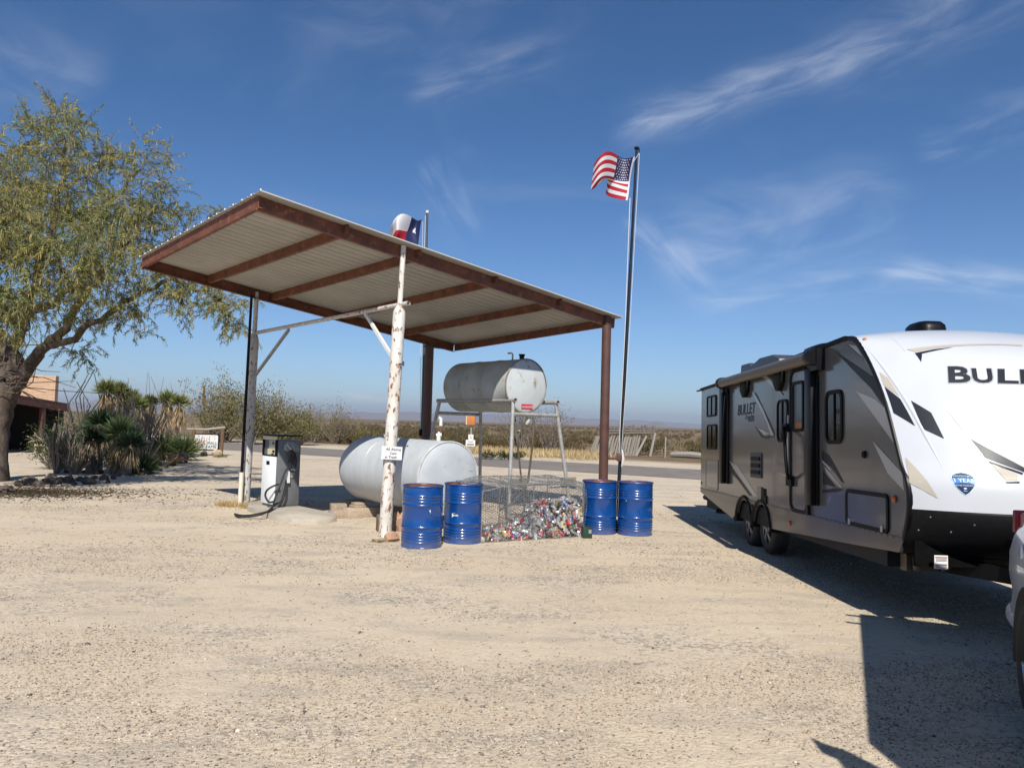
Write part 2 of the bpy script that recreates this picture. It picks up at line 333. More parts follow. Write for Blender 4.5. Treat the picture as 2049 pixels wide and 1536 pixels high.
sep = N.new('ShaderNodeSeparateColor'); L.new(vo.outputs['Color'], sep.inputs['Color'])
gm = mrange(nz(.75, 6, (.7, 1.15, 1)), .46, .64); base = mixc(W('MULTIPLY', mrange(nz(.55, 4, (.16, 1, 1)), .52, .66), .45), base, (.55, .47, .36)); base = mixc(W('MULTIPLY', mrange(nz(.28, 5, (.3, 1, 1)), .50, .70), .35), base, (.40, .325, .245))
dark = W('MULTIPLY', mrange(sep.outputs[0], .74, .78), W('MULTIPLY_ADD', gm, .62, .06)); lite = W('MULTIPLY', mrange(sep.outputs[1], .84, .88), W('MULTIPLY_ADD', gm, .5, .12))
base = mixc(W('MULTIPLY', gm, .16), base, (.36, .325, .275)); base = mixc(dark, base, (.17, .15, .125)); base = mixc(lite, base, (.62, .55, .45))
vo2 = N.new('ShaderNodeTexVoronoi'); vo2.inputs['Scale'].default_value = 16; L.new(P, vo2.inputs['Vector']); sp2 = N.new('ShaderNodeSeparateColor'); L.new(vo2.outputs['Color'], sp2.inputs['Color'])
base = mixc(W('MULTIPLY', mrange(sp2.outputs[0], .87, .9), W('MULTIPLY_ADD', gm, .45, .08)), base, (.26, .22, .17))
xyz = N.new('ShaderNodeSeparateXYZ'); L.new(P, xyz.inputs[0])
tt = W('SUBTRACT', W('ADD', W('MULTIPLY', xyz.outputs[0], rn.x), W('MULTIPLY', xyz.outputs[1], rn.y)), RC)
far = mixc(mrange(nz(.05, 6, (.5, 1, 1)), .4, .6), (.20, .125, .075), (.26, .175, .11))
far = mixc(mrange(nz(.35, 8, (.6, 1.2, 1), .7), .44, .56), far, (.115, .092, .048))
veg = mixc(mrange(nz(.004, 6, (.35, 1.6, 1)), .42, .60), (.115, .095, .055), (.20, .135, .09))
far = mixc(mrange(tt, 30, 160), far, veg)
base = mixc(mrange(W('ADD', tt, W('MULTIPLY', nz(.4, 4), 2.2)), RW + 4.5, RW + 8.5), base, far)
L.new(base, b.inputs['Base Color'])
bp = N.new('ShaderNodeBump'); bp.inputs['Strength'].default_value = .38; bp.inputs['Distance'].default_value = .02
bh = W('ADD', W('MULTIPLY', vo.outputs['Distance'], -.9), W('ADD', nz(28, 5), W('MULTIPLY', nz(3, 4), 1.6))); L.new(bh, bp.inputs['Height']); L.new(bp.outputs['Normal'], b.inputs['Normal'])
R_ = 30000.0
g = MB(); g.add([(-R_, -R_, 0), (R_, -R_, 0), (R_, R_, 0), (-R_, R_, 0)], [(0, 1, 2, 3)])
ground = link('ground', g.mesh('ground', mt, False)); tag(ground, 'pale sandy gravel yard running out to the desert plain', 'ground', kind='structure')
asph = pm('worn_asphalt', (.215, .188, .168), .95, col2=(.165, .146, .132), scale=.8, stretch=(1, 1, 1), col3=(.24, .215, .195), scale3=40, lo3=.55, hi3=.75, bump=.2, bscale=90, spec=.08)
rd_ = MB(); pth = [mid - rdir * 160, mid - rdir * 30, mid + rdir * 25, mid + rdir * 160]
tr = MB()
rd_.add([p + rn * s * RW + Vector((0, 0, .012)) for p in pth for s in (-1, 1)], [(2 * i, 2 * i + 2, 2 * i + 3, 2 * i + 1) for i in range(3)])
road = link('road', rd_.mesh('road', asph, False)); tag(road, 'narrow grey asphalt road crossing behind the tanks', 'road', kind='structure')
ln = MB(); yl = pm('worn_yellow_line', (.30, .26, .15), .8, col2=(.13, .125, .12), scale=3)
for k in range(-16, 17):
    c = mid + rdir * (k * 12.0); ln.add([c + rdir * a + rn * s_ * .06 + Vector((0, 0, .016)) for a, s_ in ((-1.5, -1), (1.5, -1), (1.5, 1), (-1.5, 1))], [(0, 1, 2, 3)])
link('centre_line', ln.mesh('centre_line', yl, False), road)
# distant ranges
hm = pm('distant_hill_rock', (.13, .095, .075), .95, col2=(.19, .14, .105), scale=.004, bump=0)
def hills(name, label, pts, Y, depth, seed):
    """pts: photo pixels of the skyline, at distance Y"""
    pts = [at(px, py, Y) for px, py in pts]; xs = [p.x for p in pts]; zs = [p.z for p in pts]
    n = 90; rows = 7; V = []; 
    X = np.linspace(xs[0], xs[-1], n); Z = np.interp(X, xs, zs) - 1.8
    Z = Z * (1 + .35 * (vnoise(X, X * 0, seed, Y * .012) - .5)) + 0
    for r in range(rows):
        t = r / (rows - 1); prof = math.sin(pi * t) ** 1.2
        for i in range(n):
            jit = .75 + .5 * vnoise(np.array([X[i]]), np.array([t * depth]), seed + 9, Y * .02)[0] if 0 < r < rows - 1 and r != rows // 2 else 1
            V.append((X[i], Y + (t - .5) * depth, max(-2, Z[i] * prof * jit) if 0 < r < rows - 1 else -2))
    Fq = [(r * n + i, r * n + i + 1, (r + 1) * n + i + 1, (r + 1) * n + i) for r in range(rows - 1) for i in range(n - 1)]
    hb = MB(); hb.add(V, Fq); return tag(link(name, hb.mesh(name, hm, True, 60)), label, 'hills', kind='structure')
hills('mountain_range', 'low blue mountain range on the horizon behind the pump', [(-150, 820), (60, 806), (200, 801), (330, 812), (420, 822), (470, 818), (540, 817), (590, 818), (640, 826), (700, 823), (760, 826), (830, 822), (850, 824), (900, 830), (960, 831), (990, 828), (1040, 833), (1180, 838), (1230, 840), (1270, 845)], 14000, 3000, 21)
hills('mountain_range', 'faint far mountain range at the middle of the horizon', [(850, 840), (950, 830), (1000, 826), (1060, 834), (1120, 830), (1160, 838), (1220, 838), (1280, 842), (1380, 846), (1460, 852)], 19000, 3000, 22)
hills('hill', 'small pointed hill on the horizon beside the ramada', [(1280, 853), (1298, 849), (1310, 844), (1322, 845), (1332, 850), (1350, 854)], 9000, 900, 23)
# thin desert air
hz = MB(); hz.box((0, 0, 0), (1, 1, 1)); hv = bpy.data.materials.new('desert_haze'); hv.use_nodes = True; N2, L2 = hv.node_tree.nodes, hv.node_tree.links
N2.remove(N2['Principled BSDF']); pv = N2.new('ShaderNodeVolumePrincipled'); pv.inputs['Color'].default_value = (.80, .87, 1, 1); pv.inputs['Density'].default_value = 8e-5; pv.inputs['Anisotropy'].default_value = 0.2
L2.new(pv.outputs['Volume'], N2['Material Output'].inputs['Volume'])
haze = link('haze', hz.mesh('haze', hv, False)); haze.location = (0, 0, 190); haze.scale = (56000, 56000, 386); tag(haze, 'thin pale desert air fading the far hills to blue', 'haze', kind='stuff')
# ------------------------------------------------------------------ loose gravel
def pebbles():
    V = []; C = []; Fs = []
    octa = np.array([(1, 0, 0), (0, 1, 0), (-1, 0, 0), (0, -1, 0), (0, 0, .75), (0, 0, -.6)], float)
    of = np.array([(0, 1, 4), (1, 2, 4), (2, 3, 4), (3, 0, 4), (1, 0, 5), (2, 1, 5), (3, 2, 5), (0, 3, 5)])
    rows = []
    for (y0, y1, n, s0, s1, sc) in ((3.6, 6.5, 60000, .0035, .010, 1), (6.5, 10, 42000, .005, .012, 1), (10, 17, 26000, .008, .017, 1), (3.8, 9, 1700, .009, .019, 1), (9, 24, 1500, .012, .03, 1)):
        y = np.sqrt(rng.uniform(y0 ** 2, y1 ** 2, n)); x = rng.uniform(-.72, .72, n) * y
        p = patch(x, y); keep = rng.random(n) < np.clip((p - .46) * 5.0, .08, 1); x, y = x[keep], y[keep]
        s = s0 * (s1 / s0) ** (rng.random(len(x)) ** 1.8); rows.append(np.stack([x, y, s], 1))
    a = np.concatenate(rows); a = a[road_t(a[:, 0], a[:, 1]) < -RW - .2]; n = len(a)
    th = rng.uniform(0, 2 * pi, n); sc = a[:, 2:3] * rng.uniform(.7, 1.35, (n, 3)); sc[:, 2] *= .75
    O = octa[None] * rng.uniform(.75, 1.25, (n, 6, 1)) * sc[:, None, :]
    ca, sa = np.cos(th)[:, None], np.sin(th)[:, None]
    X = O[..., 0] * ca - O[..., 1] * sa + a[:, 0:1]; Y = O[..., 0] * sa + O[..., 1] * ca + a[:, 1:2]; Z = O[..., 2] + a[:, 2:3] * .22
    V = np.stack([X, Y, Z], -1).reshape(-1, 3); FC = (of[None] + (np.arange(n) * 6)[:, None, None]).reshape(-1, 3)
    pal = np.array([(.36, .29, .21), (.44, .35, .25), (.28, .235, .185), (.19, .165, .14), (.11, .095, .085), (.56, .49, .40), (.33, .22, .15), (.40, .34, .28)])
    c = pal[rng.choice(8, n, p=[.25, .22, .16, .10, .06, .09, .05, .07])] * rng.uniform(.85, 1.15, (n, 1))
    return np_mesh('gravel', V, FC, pm('loose_stone', (.3, .25, .2), .9, tint=True, spec=.3), 3, np.repeat(c, 6, 0))
gravel = link('gravel', pebbles()); tag(gravel, 'loose small stones strewn in patches over the sandy yard', 'gravel', kind='stuff')

# ------------------------------------------------------------------ foliage helpers (numpy)
def blades(P, D, Ln, Wd, bend=0.0, face=None, segs=1):
    """narrow pointed leaves: from P along D, length Ln, width Wd -> verts (n,4,3); two triangles each"""
    n = len(P); D = D / np.linalg.norm(D, axis=1, keepdims=True)
    if face is None: face = rng.normal(size=(n, 3))
    S = np.cross(D, face); S /= np.linalg.norm(S, axis=1, keepdims=True) + 1e-9
    midp = P + D * (Ln * .45)[:, None]; tip = P + D * Ln[:, None]; tip[:, 2] -= bend * Ln
    return np.stack([P, midp + S * (Wd / 2)[:, None], tip, midp - S * (Wd / 2)[:, None]], 1)
def leaf_mesh(name, Q, mat, cols):
    n = len(Q); V = Q.reshape(-1, 3); FC = (np.arange(n) * 4)[:, None] + np.arange(4)[None]
    return np_mesh(name, V, FC, mat, 4, np.repeat(cols, 4, 0))
def tubes_np(segs, rad, n=4):
    """segments (k,2,3) with end radii (k,2) -> verts, quads"""
    A, B = segs[:, 0], segs[:, 1]; D = B - A; D /= np.linalg.norm(D, axis=1, keepdims=True) + 1e-9
    ref = np.where(np.abs(D[:, 2:3]) < .9, np.array([[0, 0, 1.]]), np.array([[1., 0, 0]])); X = np.cross(D, ref); X /= np.linalg.norm(X, axis=1, keepdims=True); Y = np.cross(D, X)
    an = np.arange(n) * 2 * pi / n; ring = X[:, None] * np.cos(an)[None, :, None] + Y[:, None] * np.sin(an)[None, :, None]
    V = np.concatenate([A[:, None] + ring * rad[:, 0][:, None, None], B[:, None] + ring * rad[:, 1][:, None, None]], 1)
    k = np.arange(n); q = np.stack([k, (k + 1) % n, (k + 1) % n + n, k + n], 1)
    FC = (q[None] + (np.arange(len(segs)) * 2 * n)[:, None, None]).reshape(-1, 4)
    return V.reshape(-1, 3), FC
leafmat = pm('desert_leaf', (.08, .09, .03), .6, tint=True, trans=.25, spec=.3)
dryleaf = pm('dry_blade', (.3, .22, .1), .8, tint=True, spec=.2, trans=.1)
bark = pm('mesquite_bark', (.055, .04, .031), .95, col2=(.125, .095, .073), scale=7, stretch=(1, 1, .25), bump=1.0, bscale=14, bumpdist=.03)
twigm = pm('grey_dry_twig', (.24, .20, .16), .9, col2=(.15, .12, .10), scale=8)
def pick(pal, n, jit=.18):
    pal = np.array(pal); return pal[rng.integers(0, len(pal), n)] * rng.uniform(1 - jit, 1 + jit, (n, 1))

# ------------------------------------------------------------------ the big mesquite at the left
def big_tree():
    root = empty('mesquite_tree', G(-14, 962), 'tall feathery mesquite tree with dark forked trunk at the left edge', 'tree'); O = np.array(root.location)
    lobes = [(125, 250, 62, 19), (70, 300, 70, 19.5), (170, 320, 85, 18.5), (60, 400, 95, 19), (150, 420, 100, 18), (285, 320, 50, 18.5), (300, 400, 70, 18), (250, 430, 80, 17.5), (340, 470, 55, 18), (20, 470, 85, 15.6), (120, 520, 90, 15.8),
             (220, 520, 85, 16.6), (310, 560, 65, 17), (390, 590, 60, 17.3), (440, 620, 50, 17.5), (475, 630, 36, 17.8), (425, 440, 28, 19.5), (60, 590, 70, 15.6), (170, 610, 70, 17.6), (250, 640, 48, 17.4), (-40, 400, 110, 16), (-90, 520, 120, 15.2), (-60, 610, 90, 15.4), (-30, 320, 70, 20),
             (20, 630, 50, 15.2), (160, 690, 30, 18), (110, 230, 45, 20.5), (340, 420, 40, 19.5), (450, 580, 36, 19), (30, 400, 90, 21), (180, 450, 100, 20.5), (280, 520, 60, 20)]
    CL = []
    for px, py, r, Y in lobes:
        c = np.array(at(px, py, Y)); rr = r * Y / F; k = max(4, int(1.36 * (r / 20) ** 2))
        d = rng.normal(size=(k, 3)); d /= np.linalg.norm(d, axis=1, keepdims=True); CL.append(c + d * (rr * rng.random((k, 1)) ** .45) * np.array([1, .8, .85]))
    CL = np.concatenate(CL)
    P_ = lambda px, py, Y: np.array(at(px, py, Y))
    # limbs followed from the photo: (points, radii)
    limbs = [([O + (0, 0, -.05), O + (0, 0, .5), P_(-6, 870, 19.4), P_(6, 815, 19.3), P_(24, 770, 19.2)], [.36, .30, .27, .25, .25]),
             ([P_(34, 770, 19.2), P_(70, 715, 19), P_(95, 690, 18.8), P_(130, 660, 18.5), P_(160, 600, 18.2), P_(210, 540, 17.8), P_(260, 480, 17.6)], [.18, .15, .12, .10, .08, .06, .04]),
             ([P_(30, 765, 19.2), P_(28, 700, 19.2), P_(45, 650, 19.2), P_(58, 620, 19.2), P_(80, 540, 19.2), P_(110, 440, 19.2), P_(130, 340, 19.2), P_(125, 270, 19.3)], [.21, .16, .14, .12, .10, .08, .055, .035]),
             ([P_(20, 760, 19.3), P_(0, 690, 19.4), P_(-30, 620, 19.4), P_(-60, 520, 19.4), P_(-60, 400, 19.6)], [.2, .16, .12, .1, .06]),
             ([P_(95, 690, 18.8), P_(140, 680, 18.4), P_(200, 640, 17.9), P_(270, 590, 17.5), P_(340, 560, 17.3), P_(410, 585, 17.3), P_(460, 610, 17.6)], [.10, .085, .07, .055, .045, .035, .025]),
             ([P_(58, 620, 19.2), P_(75, 615, 18.9), P_(100, 610, 18.6), P_(160, 560, 18.5), P_(200, 430, 18.5), P_(280, 340, 18.5)], [.11, .1, .08, .07, .05, .03]),
             ([P_(45, 650, 19.2), P_(10, 625, 18.6), P_(-20, 640, 18.3), P_(-60, 610, 18.2)], [.1, .09, .07, .05])]
    nodes = []; segs = []; rads = []; tr = MB()
    for pts, rr in limbs:
        q = []; qr = []
        for i in range(len(pts) - 1):
            for t in np.linspace(0, 1, 4, endpoint=False):
                j = rng.normal(size=3) * (.012 if pts is limbs[0][0] else .035); q.append(pts[i] * (1 - t) + pts[i + 1] * t + j); qr.append(rr[i] * (1 - t) + rr[i + 1] * t)
        q.append(pts[-1]); qr.append(rr[-1]); tr.tube([Vector(v) for v in q], qr, 9); nodes += list(zip(q[4:], qr[4:]))
    NP = [n[0] for n in nodes]; NR = [n[1] for n in nodes]
    cen = np.array(limbs[0][0][-1]); order = np.argsort(np.min(np.linalg.norm(CL[:, None] - np.array(NP)[None], axis=2), axis=1))
    for i in order:
        c = CL[i]; A = np.array(NP); dd = np.linalg.norm(A - c, axis=1) + .5 * np.maximum(0, A[:, 2] - c[2]); k = int(np.argmin(dd)); a = A[k]; L_ = np.linalg.norm(c - a)
        if L_ < .05: continue
        r0 = min(NR[k] * .6, .012 + .016 * L_); m_ = max(2, int(L_ / .35)); prev = a; side = rng.normal(size=3) * .10 * L_
        for s in range(1, m_ + 1):
            t = s / m_; p = a * (1 - t) + c * t + side * math.sin(pi * t) + np.array((0, 0, .10 * L_ * math.sin(pi * t))) + rng.normal(size=3) * .025
            ra_, rb_ = r0 * (1 - .75 * (s - 1) / m_), r0 * (1 - .75 * s / m_); segs.append((prev, p)); rads.append((max(ra_, .008), max(rb_, .007))); NP.append(p); NR.append(max(rb_, .008)); prev = p
    V, FC = tubes_np(np.array(segs), np.array(rads), 5); base = len(tr.v); tr.v += [tuple(v) for v in V]; tr.f += [tuple(int(i) + base for i in f) for f in FC]; tr.mi += [0] * len(FC)
    # dead sprigs low on the trunk
    for k in range(26):
        a = P_(rng.uniform(0, 60), rng.uniform(690, 790), 18.9); b_ = a + rng.normal(size=3) * np.array((1.0, .4, .45)) + (.2, -.2, .1); tr.tube([Vector(a), Vector((a + b_) / 2 + rng.normal(size=3) * .1), Vector(b_)], [.016, .012, .006], 4)
    tr.build('trunk', bark, root, angle=60)
    # drooping leafy sprays
    tw = []; twr = []; LP = []; LD = []; LC = []
    pal = [(.17, .195, .045), (.21, .225, .05), (.27, .25, .065), (.13, .165, .045), (.30, .265, .08), (.19, .205, .055)]
    for c in CL:
        hi = (c[2] - 3) / 6; tone = np.array(pal[rng.integers(0, 6)]) * rng.uniform(.8, 1.2)
        for s in range(int(rng.integers(4, 8))):
            d = rng.normal(size=3); d[2] = d[2] * .6 + (.7 if c[2] > 7.2 else .12); d /= np.linalg.norm(d); ln = rng.uniform(.3, .7)
            p = c + rng.normal(size=3) * .12; v = d.copy(); k = 9 if ln < .6 else 12; prev = p
            for t in range(k):
                v[2] -= (.05 if c[2] > 7.2 else .13) * rng.uniform(.5, 1.3); v /= np.linalg.norm(v); q = prev + v * (ln / k); 
                if t % 3 == 0: tw.append((prev, q + v * (2 * ln / k))); twr.append((.007, .005))
                for z in range(4):
                    o = rng.normal(size=3); o -= v * o.dot(v); o /= np.linalg.norm(o); LP.append(prev + v * rng.random() * ln / k); LD.append(o * .75 + v * .7 + np.array((0, 0, -.25))); LC.append(tone)
                prev = q
    LP = np.array(LP); LD = np.array(LD); n = len(LP); LC = np.array(LC) * rng.uniform(.75, 1.3, (n, 1))
    pod = rng.random(n) < .055; LC[pod] = np.array((.38, .31, .13)) * rng.uniform(.8, 1.2, (pod.sum(), 1))
    Ln = np.where(pod, rng.uniform(.12, .2, n), rng.uniform(.06, .13, n)); Wd = np.where(pod, .014, rng.uniform(.011, .022, n)); LD[pod] = LD[pod] * .3 + np.array((0, 0, -1))
    Q = blades(LP, LD, Ln, Wd) - O; link('crown', leaf_mesh('crown', Q, leafmat, LC), root)
    V, FC = tubes_np(np.array(tw), np.array(twr), 3); link('twigs', np_mesh('twigs', V - O, FC, twigm, 4), root)
    print('tree leaves', n, 'clusters', len(CL))
big_tree()

# ------------------------------------------------------------------ bushes
def bush(name, base, rx, h, label, cat, group=None, pal=((.11, .105, .035),), n=1500, stems=26, leaf=(.07, .16), wd=.022, open_=.5, stemmat=None, lean=0, bare=0.0, trans=None):
    root = empty(name, base, label, cat, group); O = np.array(root.location); segs = []; rads = []; tips = []
    for s in range(stems):
        a = rng.uniform(0, 2 * pi); rr = rx * rng.random() ** .6; end = np.array((math.cos(a) * rr + lean * h, math.sin(a) * rr * .8, h * rng.uniform(.55, 1.0) * (1 - .45 * (rr / rx) ** 2))); prev = np.array((math.cos(a), math.sin(a), 0)) * rx * .12
        k = 5
        for t in range(1, k + 1):
            u = t / k; q = np.array((end[0] * u ** .8, end[1] * u ** .8, end[2] * u ** 1.15)) + rng.normal(size=3) * .05 * h * u * .6; segs.append((prev, q)); rads.append((.022 * h * (1.05 - u) * .6 + .004, .022 * h * (1.0 - u) * .6 + .004))
            if u > .35: tips.append((q, q - prev))
            prev = q
            if u > .4:
                for z in range(2):
                    o = (q - prev) * .4 + rng.normal(size=3) * np.array((.16, .16, .13)) * h * .8 + np.array((0, 0, .10 * h)); segs.append((q, q + o)); rads.append((.006, .004)); tips.append((q + o, o)); tips.append((q + o * .6, o))
    V, FC = tubes_np(np.array(segs), np.array(rads), 4); link('stems', np_mesh('stems', V, FC, stemmat or twigm, 4), root)
    if n:
        i = rng.integers(0, len(tips), n); T = np.array([t[0] for t in tips])[i]; Dt = np.array([t[1] for t in tips])[i]; Dt /= np.linalg.norm(Dt, axis=1, keepdims=True) + 1e-9
        P = T + rng.normal(size=(n, 3)) * .07 * h * open_ * 2; P[:, 2] = np.maximum(P[:, 2], .03); D = Dt * .6 + rng.normal(size=(n, 3)) * .6 + np.array((0, 0, .25))
        Q = blades(P, D, rng.uniform(leaf[0], leaf[1], n), np.full(n, wd) * rng.uniform(.7, 1.3, n)); link('foliage', leaf_mesh('foliage', Q, leafmat, pick(pal, n)), root)
    return root
olive = ((.18, .16, .055), (.14, .14, .05), (.22, .185, .075), (.12, .12, .045)); straw = ((.26, .20, .085), (.32, .25, .12), (.20, .17, .07), (.15, .14, .05)); rusty = ((.135, .085, .035), (.165, .105, .042), (.11, .078, .034), (.10, .08, .034)); olive_d = ((.095, .085, .036), (.075, .074, .032), (.12, .10, .045))
def gb(px, py, Y): p = at(px, py, Y); return Vector((p.x, p.y, 0))
def bsh(px, Y): p = at(px, 860, Y); return Vector((p.x, Y, 0))
bush('mesquite_bush', bsh(450, 50), 2.4, 3.9, 'tall pale olive bush beside the far utility post behind the wooden sign', 'bush', pal=straw + olive, n=5200, stems=40, leaf=(.14, .34), wd=.05)
bush('mesquite_bush', bsh(545, 49), 1.9, 3.1, 'grey green bush rising behind the two poles left of the pump', 'bush', pal=olive + straw[:2], n=3600, stems=34, leaf=(.14, .3), wd=.05)
bush('mesquite_bush', bsh(505, 47.5), 1.5, 3.6, 'slender yellow green bush between the tall pale bush and the leaning white based pole', 'bush', pal=straw[2:] + olive, n=2600, stems=26, leaf=(.14, .3), wd=.05)
bush('mesquite_bush', bsh(598, 49), 1.5, 2.2, 'low dense bush across the road behind the top of the pump', 'bush', pal=olive, n=2300, stems=26, leaf=(.12, .26), wd=.05)
bush('bare_bush', bsh(628, 55), 1.2, 2.9, 'leafless grey bush with upright sticks right of the pump across the road', 'bush', pal=straw, n=500, stems=34, leaf=(.1, .2), wd=.03)
bush('bare_bush', bsh(675, 54), 1.6, 2.7, 'thin pale stemmed bush across the road above the left end of the big tank', 'bush', pal=olive + straw, n=1100, stems=40, leaf=(.12, .26), wd=.035)
bush('bare_bush', bsh(1042, 46), 1.4, 3.6, 'tall bare twiggy bush seen under the raised tank', 'bush', pal=rusty, n=500, stems=26, leaf=(.1, .2), wd=.03)
bush('bare_bush', bsh(1098, 46), 1.4, 3.3, 'bare reddish twig bush right of the hose under the raised tank', 'bush', pal=rusty, n=600, stems=24, leaf=(.1, .2), wd=.03)
for (px, Y, lb) in ((981, 37.5, 'small dark green clump on the road verge right of the notice post'), (1013, 37.3, 'small dark green clump on the road verge behind the front leg of the tank stand'), (1038, 38.5, 'small dark clump on the verge behind the hanging hose')):
    bush('verge_clump', bsh(px, Y), .55, .36, lb, 'plant', 'small dark clumps on the road verge', pal=((.045, .055, .02), (.07, .07, .025)), n=700, stems=14, leaf=(.06, .14), wd=.03)
# scrub beyond the road: nobody could count it
def scrub():
    Qs = []; Cs = []
    for (t0, t1, nb, lv, sz, hmax) in ((7.5, 15, 330, 230, (.10, .26), 1.15), (12, 40, 520, 130, (.14, .32), 1.05), (40, 120, 700, 60, (.2, .42), .80), (120, 420, 1500, 26, (.3, .6), .62)):
        t = rng.uniform(t0, t1, nb) if t1 < 60 else np.sqrt(rng.uniform(t0 ** 2, t1 ** 2, nb)); Ym = RC + t
        s = rng.uniform(-.75, .62, nb) * (Ym + 30) ; bx = rn.x * (RC + RW + t) + rdir.x * s; by = rn.y * (RC + RW + t) + rdir.y * s
        bx = np.where(by > 5, bx, bx)
        px_ = bx / np.maximum(by, 1); ok = (np.abs(px_) < .75) & (by > 25)
        # leave the open sand around the ramada
        ok &= ~((t < 13.5) & (px_ > .10) & (px_ < .32))
        bx, by = bx[ok], by[ok]
        for x, y in zip(bx, by):
            h = hmax * rng.uniform(.45, 1.2); r = h * rng.uniform(.55, .9); d = rng.normal(size=(lv, 3)); d /= np.linalg.norm(d, axis=1, keepdims=True); rad = rng.random(lv) ** .4
            P = np.stack([x + d[:, 0] * r * rad, y + d[:, 1] * r * rad, np.abs(d[:, 2]) * rad * h * .92 + .02], 1); D = np.stack([d[:, 0] * .5, d[:, 1] * .5, np.full(lv, .9)], 1) + rng.normal(size=(lv, 3)) * .3
            Qs.append(blades(P, D, rng.uniform(sz[0], sz[1], lv), np.full(lv, sz[1] * .17)))
            k = rng.random(); pal = rusty if k < .55 else (olive_d if k < .90 else straw[2:]); Cs.append(pick(pal, lv) * rng.uniform(.75, 1.2))
    me = leaf_mesh('desert_scrub', np.concatenate(Qs), leafmat, np.concatenate(Cs)); print('scrub leaves', sum(len(q) for q in Qs))
    tag(link('desert_scrub', me), 'brown and olive creosote scrub covering the plain beyond the road', 'scrub', kind='stuff')
scrub()
# dry grass along the far verge and in tufts
def grass():
    P = []; 
    for k in range(260):
        t = RW + rng.uniform(2.0, 7.0); s = rng.uniform(-26, 10); c = np.array((rn.x * (RC + t) + rdir.x * s, rn.y * (RC + t) + rdir.y * s, 0)); 
        u = c[0] / c[1]
        if u > .11 or (u > -.06 and t < RW + 2.6): continue
        m = 130 if u > -.07 else 45; P.append(c + rng.normal(size=(m, 3)) * np.array((.55, .4, 0)))
    P = np.concatenate(P); P[:, 2] = 0; n = len(P); D = rng.normal(size=(n, 3)) * .38; D[:, 2] = 1
    Q = blades(P, D, rng.uniform(.2, .55, n), rng.uniform(.02, .04, n)); tag(link('dry_grass', leaf_mesh('dry_grass', Q, dryleaf, pick(((.46, .34, .17), (.52, .40, .22), (.40, .30, .16), (.34, .27, .14)), n))), 'pale dry grass growing along the far verge of the road', 'grass', kind='stuff')
grass()
def tuft(px, py, r, n, label, pal=((.40, .27, .10), (.48, .34, .16), (.33, .22, .09)), ln=(.06, .16), name='grass_tuft'):
    c = G(px, py); P = np.zeros((n, 3)); a = rng.uniform(0, 2 * pi, n); q = r * np.sqrt(rng.random(n)); P[:, 0] = np.cos(a) * q; P[:, 1] = np.sin(a) * q; D = rng.normal(size=(n, 3)) * .5; D[:, 2] = .8
    o = link(name, leaf_mesh(name, blades(P, D, rng.uniform(ln[0], ln[1], n), np.full(n, .010)), dryleaf, pick(pal, n))); o.location = c; return tag(o, label, 'grass tuft')
tuft(462, 1012, .30, 420, 'dry straw tuft at the foot of the leaning black and white pole')
tuft(503, 1016, .20, 260, 'dry straw tuft at the foot of the left canopy post')
tuft(757, 1084, .10, 70, 'sparse green sprout in front of the white post', ((.12, .13, .05), (.2, .18, .08)), (.03, .07))
# ------------------------------------------------------------------ text and flat shapes
def text_polys(txt, size, font_shear=0.0, sx=1.0, fat=0.0):
    cu_ = bpy.data.curves.new('lettering', 'FONT'); cu_.body = txt; cu_.size = size; cu_.shear = font_shear; cu_.align_x = 'CENTER'; cu_.align_y = 'CENTER'; cu_.resolution_u = 3; cu_.offset = fat * size
    o = bpy.data.objects.new('lettering', cu_); COL.objects.link(o); dg = bpy.context.evaluated_depsgraph_get(); me = bpy.data.meshes.new_from_object(o.evaluated_get(dg))
    V = [(v.co.x * sx, v.co.y) for v in me.vertices]; Fc = [tuple(p.vertices) for p in me.polygons]
    bpy.data.objects.remove(o); bpy.data.meshes.remove(me); bpy.data.curves.remove(cu_); return V, Fc
def put_text(mb, txt, size, o, ex, ey, shear=0.0, sx=1.0, bold=0.0):
    V, Fc = text_polys(txt, size, shear, sx); o = Vector(o); ex = Vector(ex); ey = Vector(ey); nn = ex.cross(ey).normalized()
    mb.add([o + ex * x + ey * y for x, y in V], Fc)
    if bold:
        for dx, dy in ((bold, 0), (-bold, 0), (0, bold), (0, -bold)):
            k = .00015 * (1 + (dx != 0) + 2 * (dx > 0) + 3 * (dy > 0)); mb.add([o + ex * (x + dx) + ey * (y + dy) + nn * k for x, y in V], Fc)

# ------------------------------------------------------------------ fuel canopy
Wb = G(770, 1073); Lb = G(490, 1010); wt = at(805, 505, Wb.y); lt = at(514, 600, Lb.y)
nW = Vector((lt.x - wt.x, lt.y - wt.y, 0)); UW = nW.length; nW.normalize(); bW = Vector((nW.y, -nW.x, 0))
T0, T1 = -2.41, 5.30
def Cn(t, u, dz=0.0):
    if t < -2.2: t += .16 * u / UW
    zf = 4.43 - .103 * t; zr = 4.26 - .122 * t; k = u / UW
    p = Vector((wt.x, wt.y, 0)) + bW * t + nW * u; p.z = zf * (1 - k) + zr * k + dz; return p
can = empty('fuel_canopy', (wt.x + bW.x * 1.5 + nW.x * 2.5, wt.y + bW.y * 1.5 + nW.y * 2.5, 0), 'rusty red steel canopy with sloping corrugated roof over the pump and tanks', 'canopy')
sh = MB(); prof = []; u = -.20
while u < UW + .08:
    prof += [(u, 0), (u + .012, .019), (u + .038, .019), (u + .05, 0), (u + .10, 0), (u + .106, .006), (u + .114, .006), (u + .12, 0)]; u += .205
ts = [T0 - .05, 0, 2, 4, T1 + .03]
for lay in (0, 1): sh.v += [tuple(Cn(t, uu, .097 + zz + .004 * lay)) for t in ts for uu, zz in prof]
k = len(prof); nl = k * len(ts)
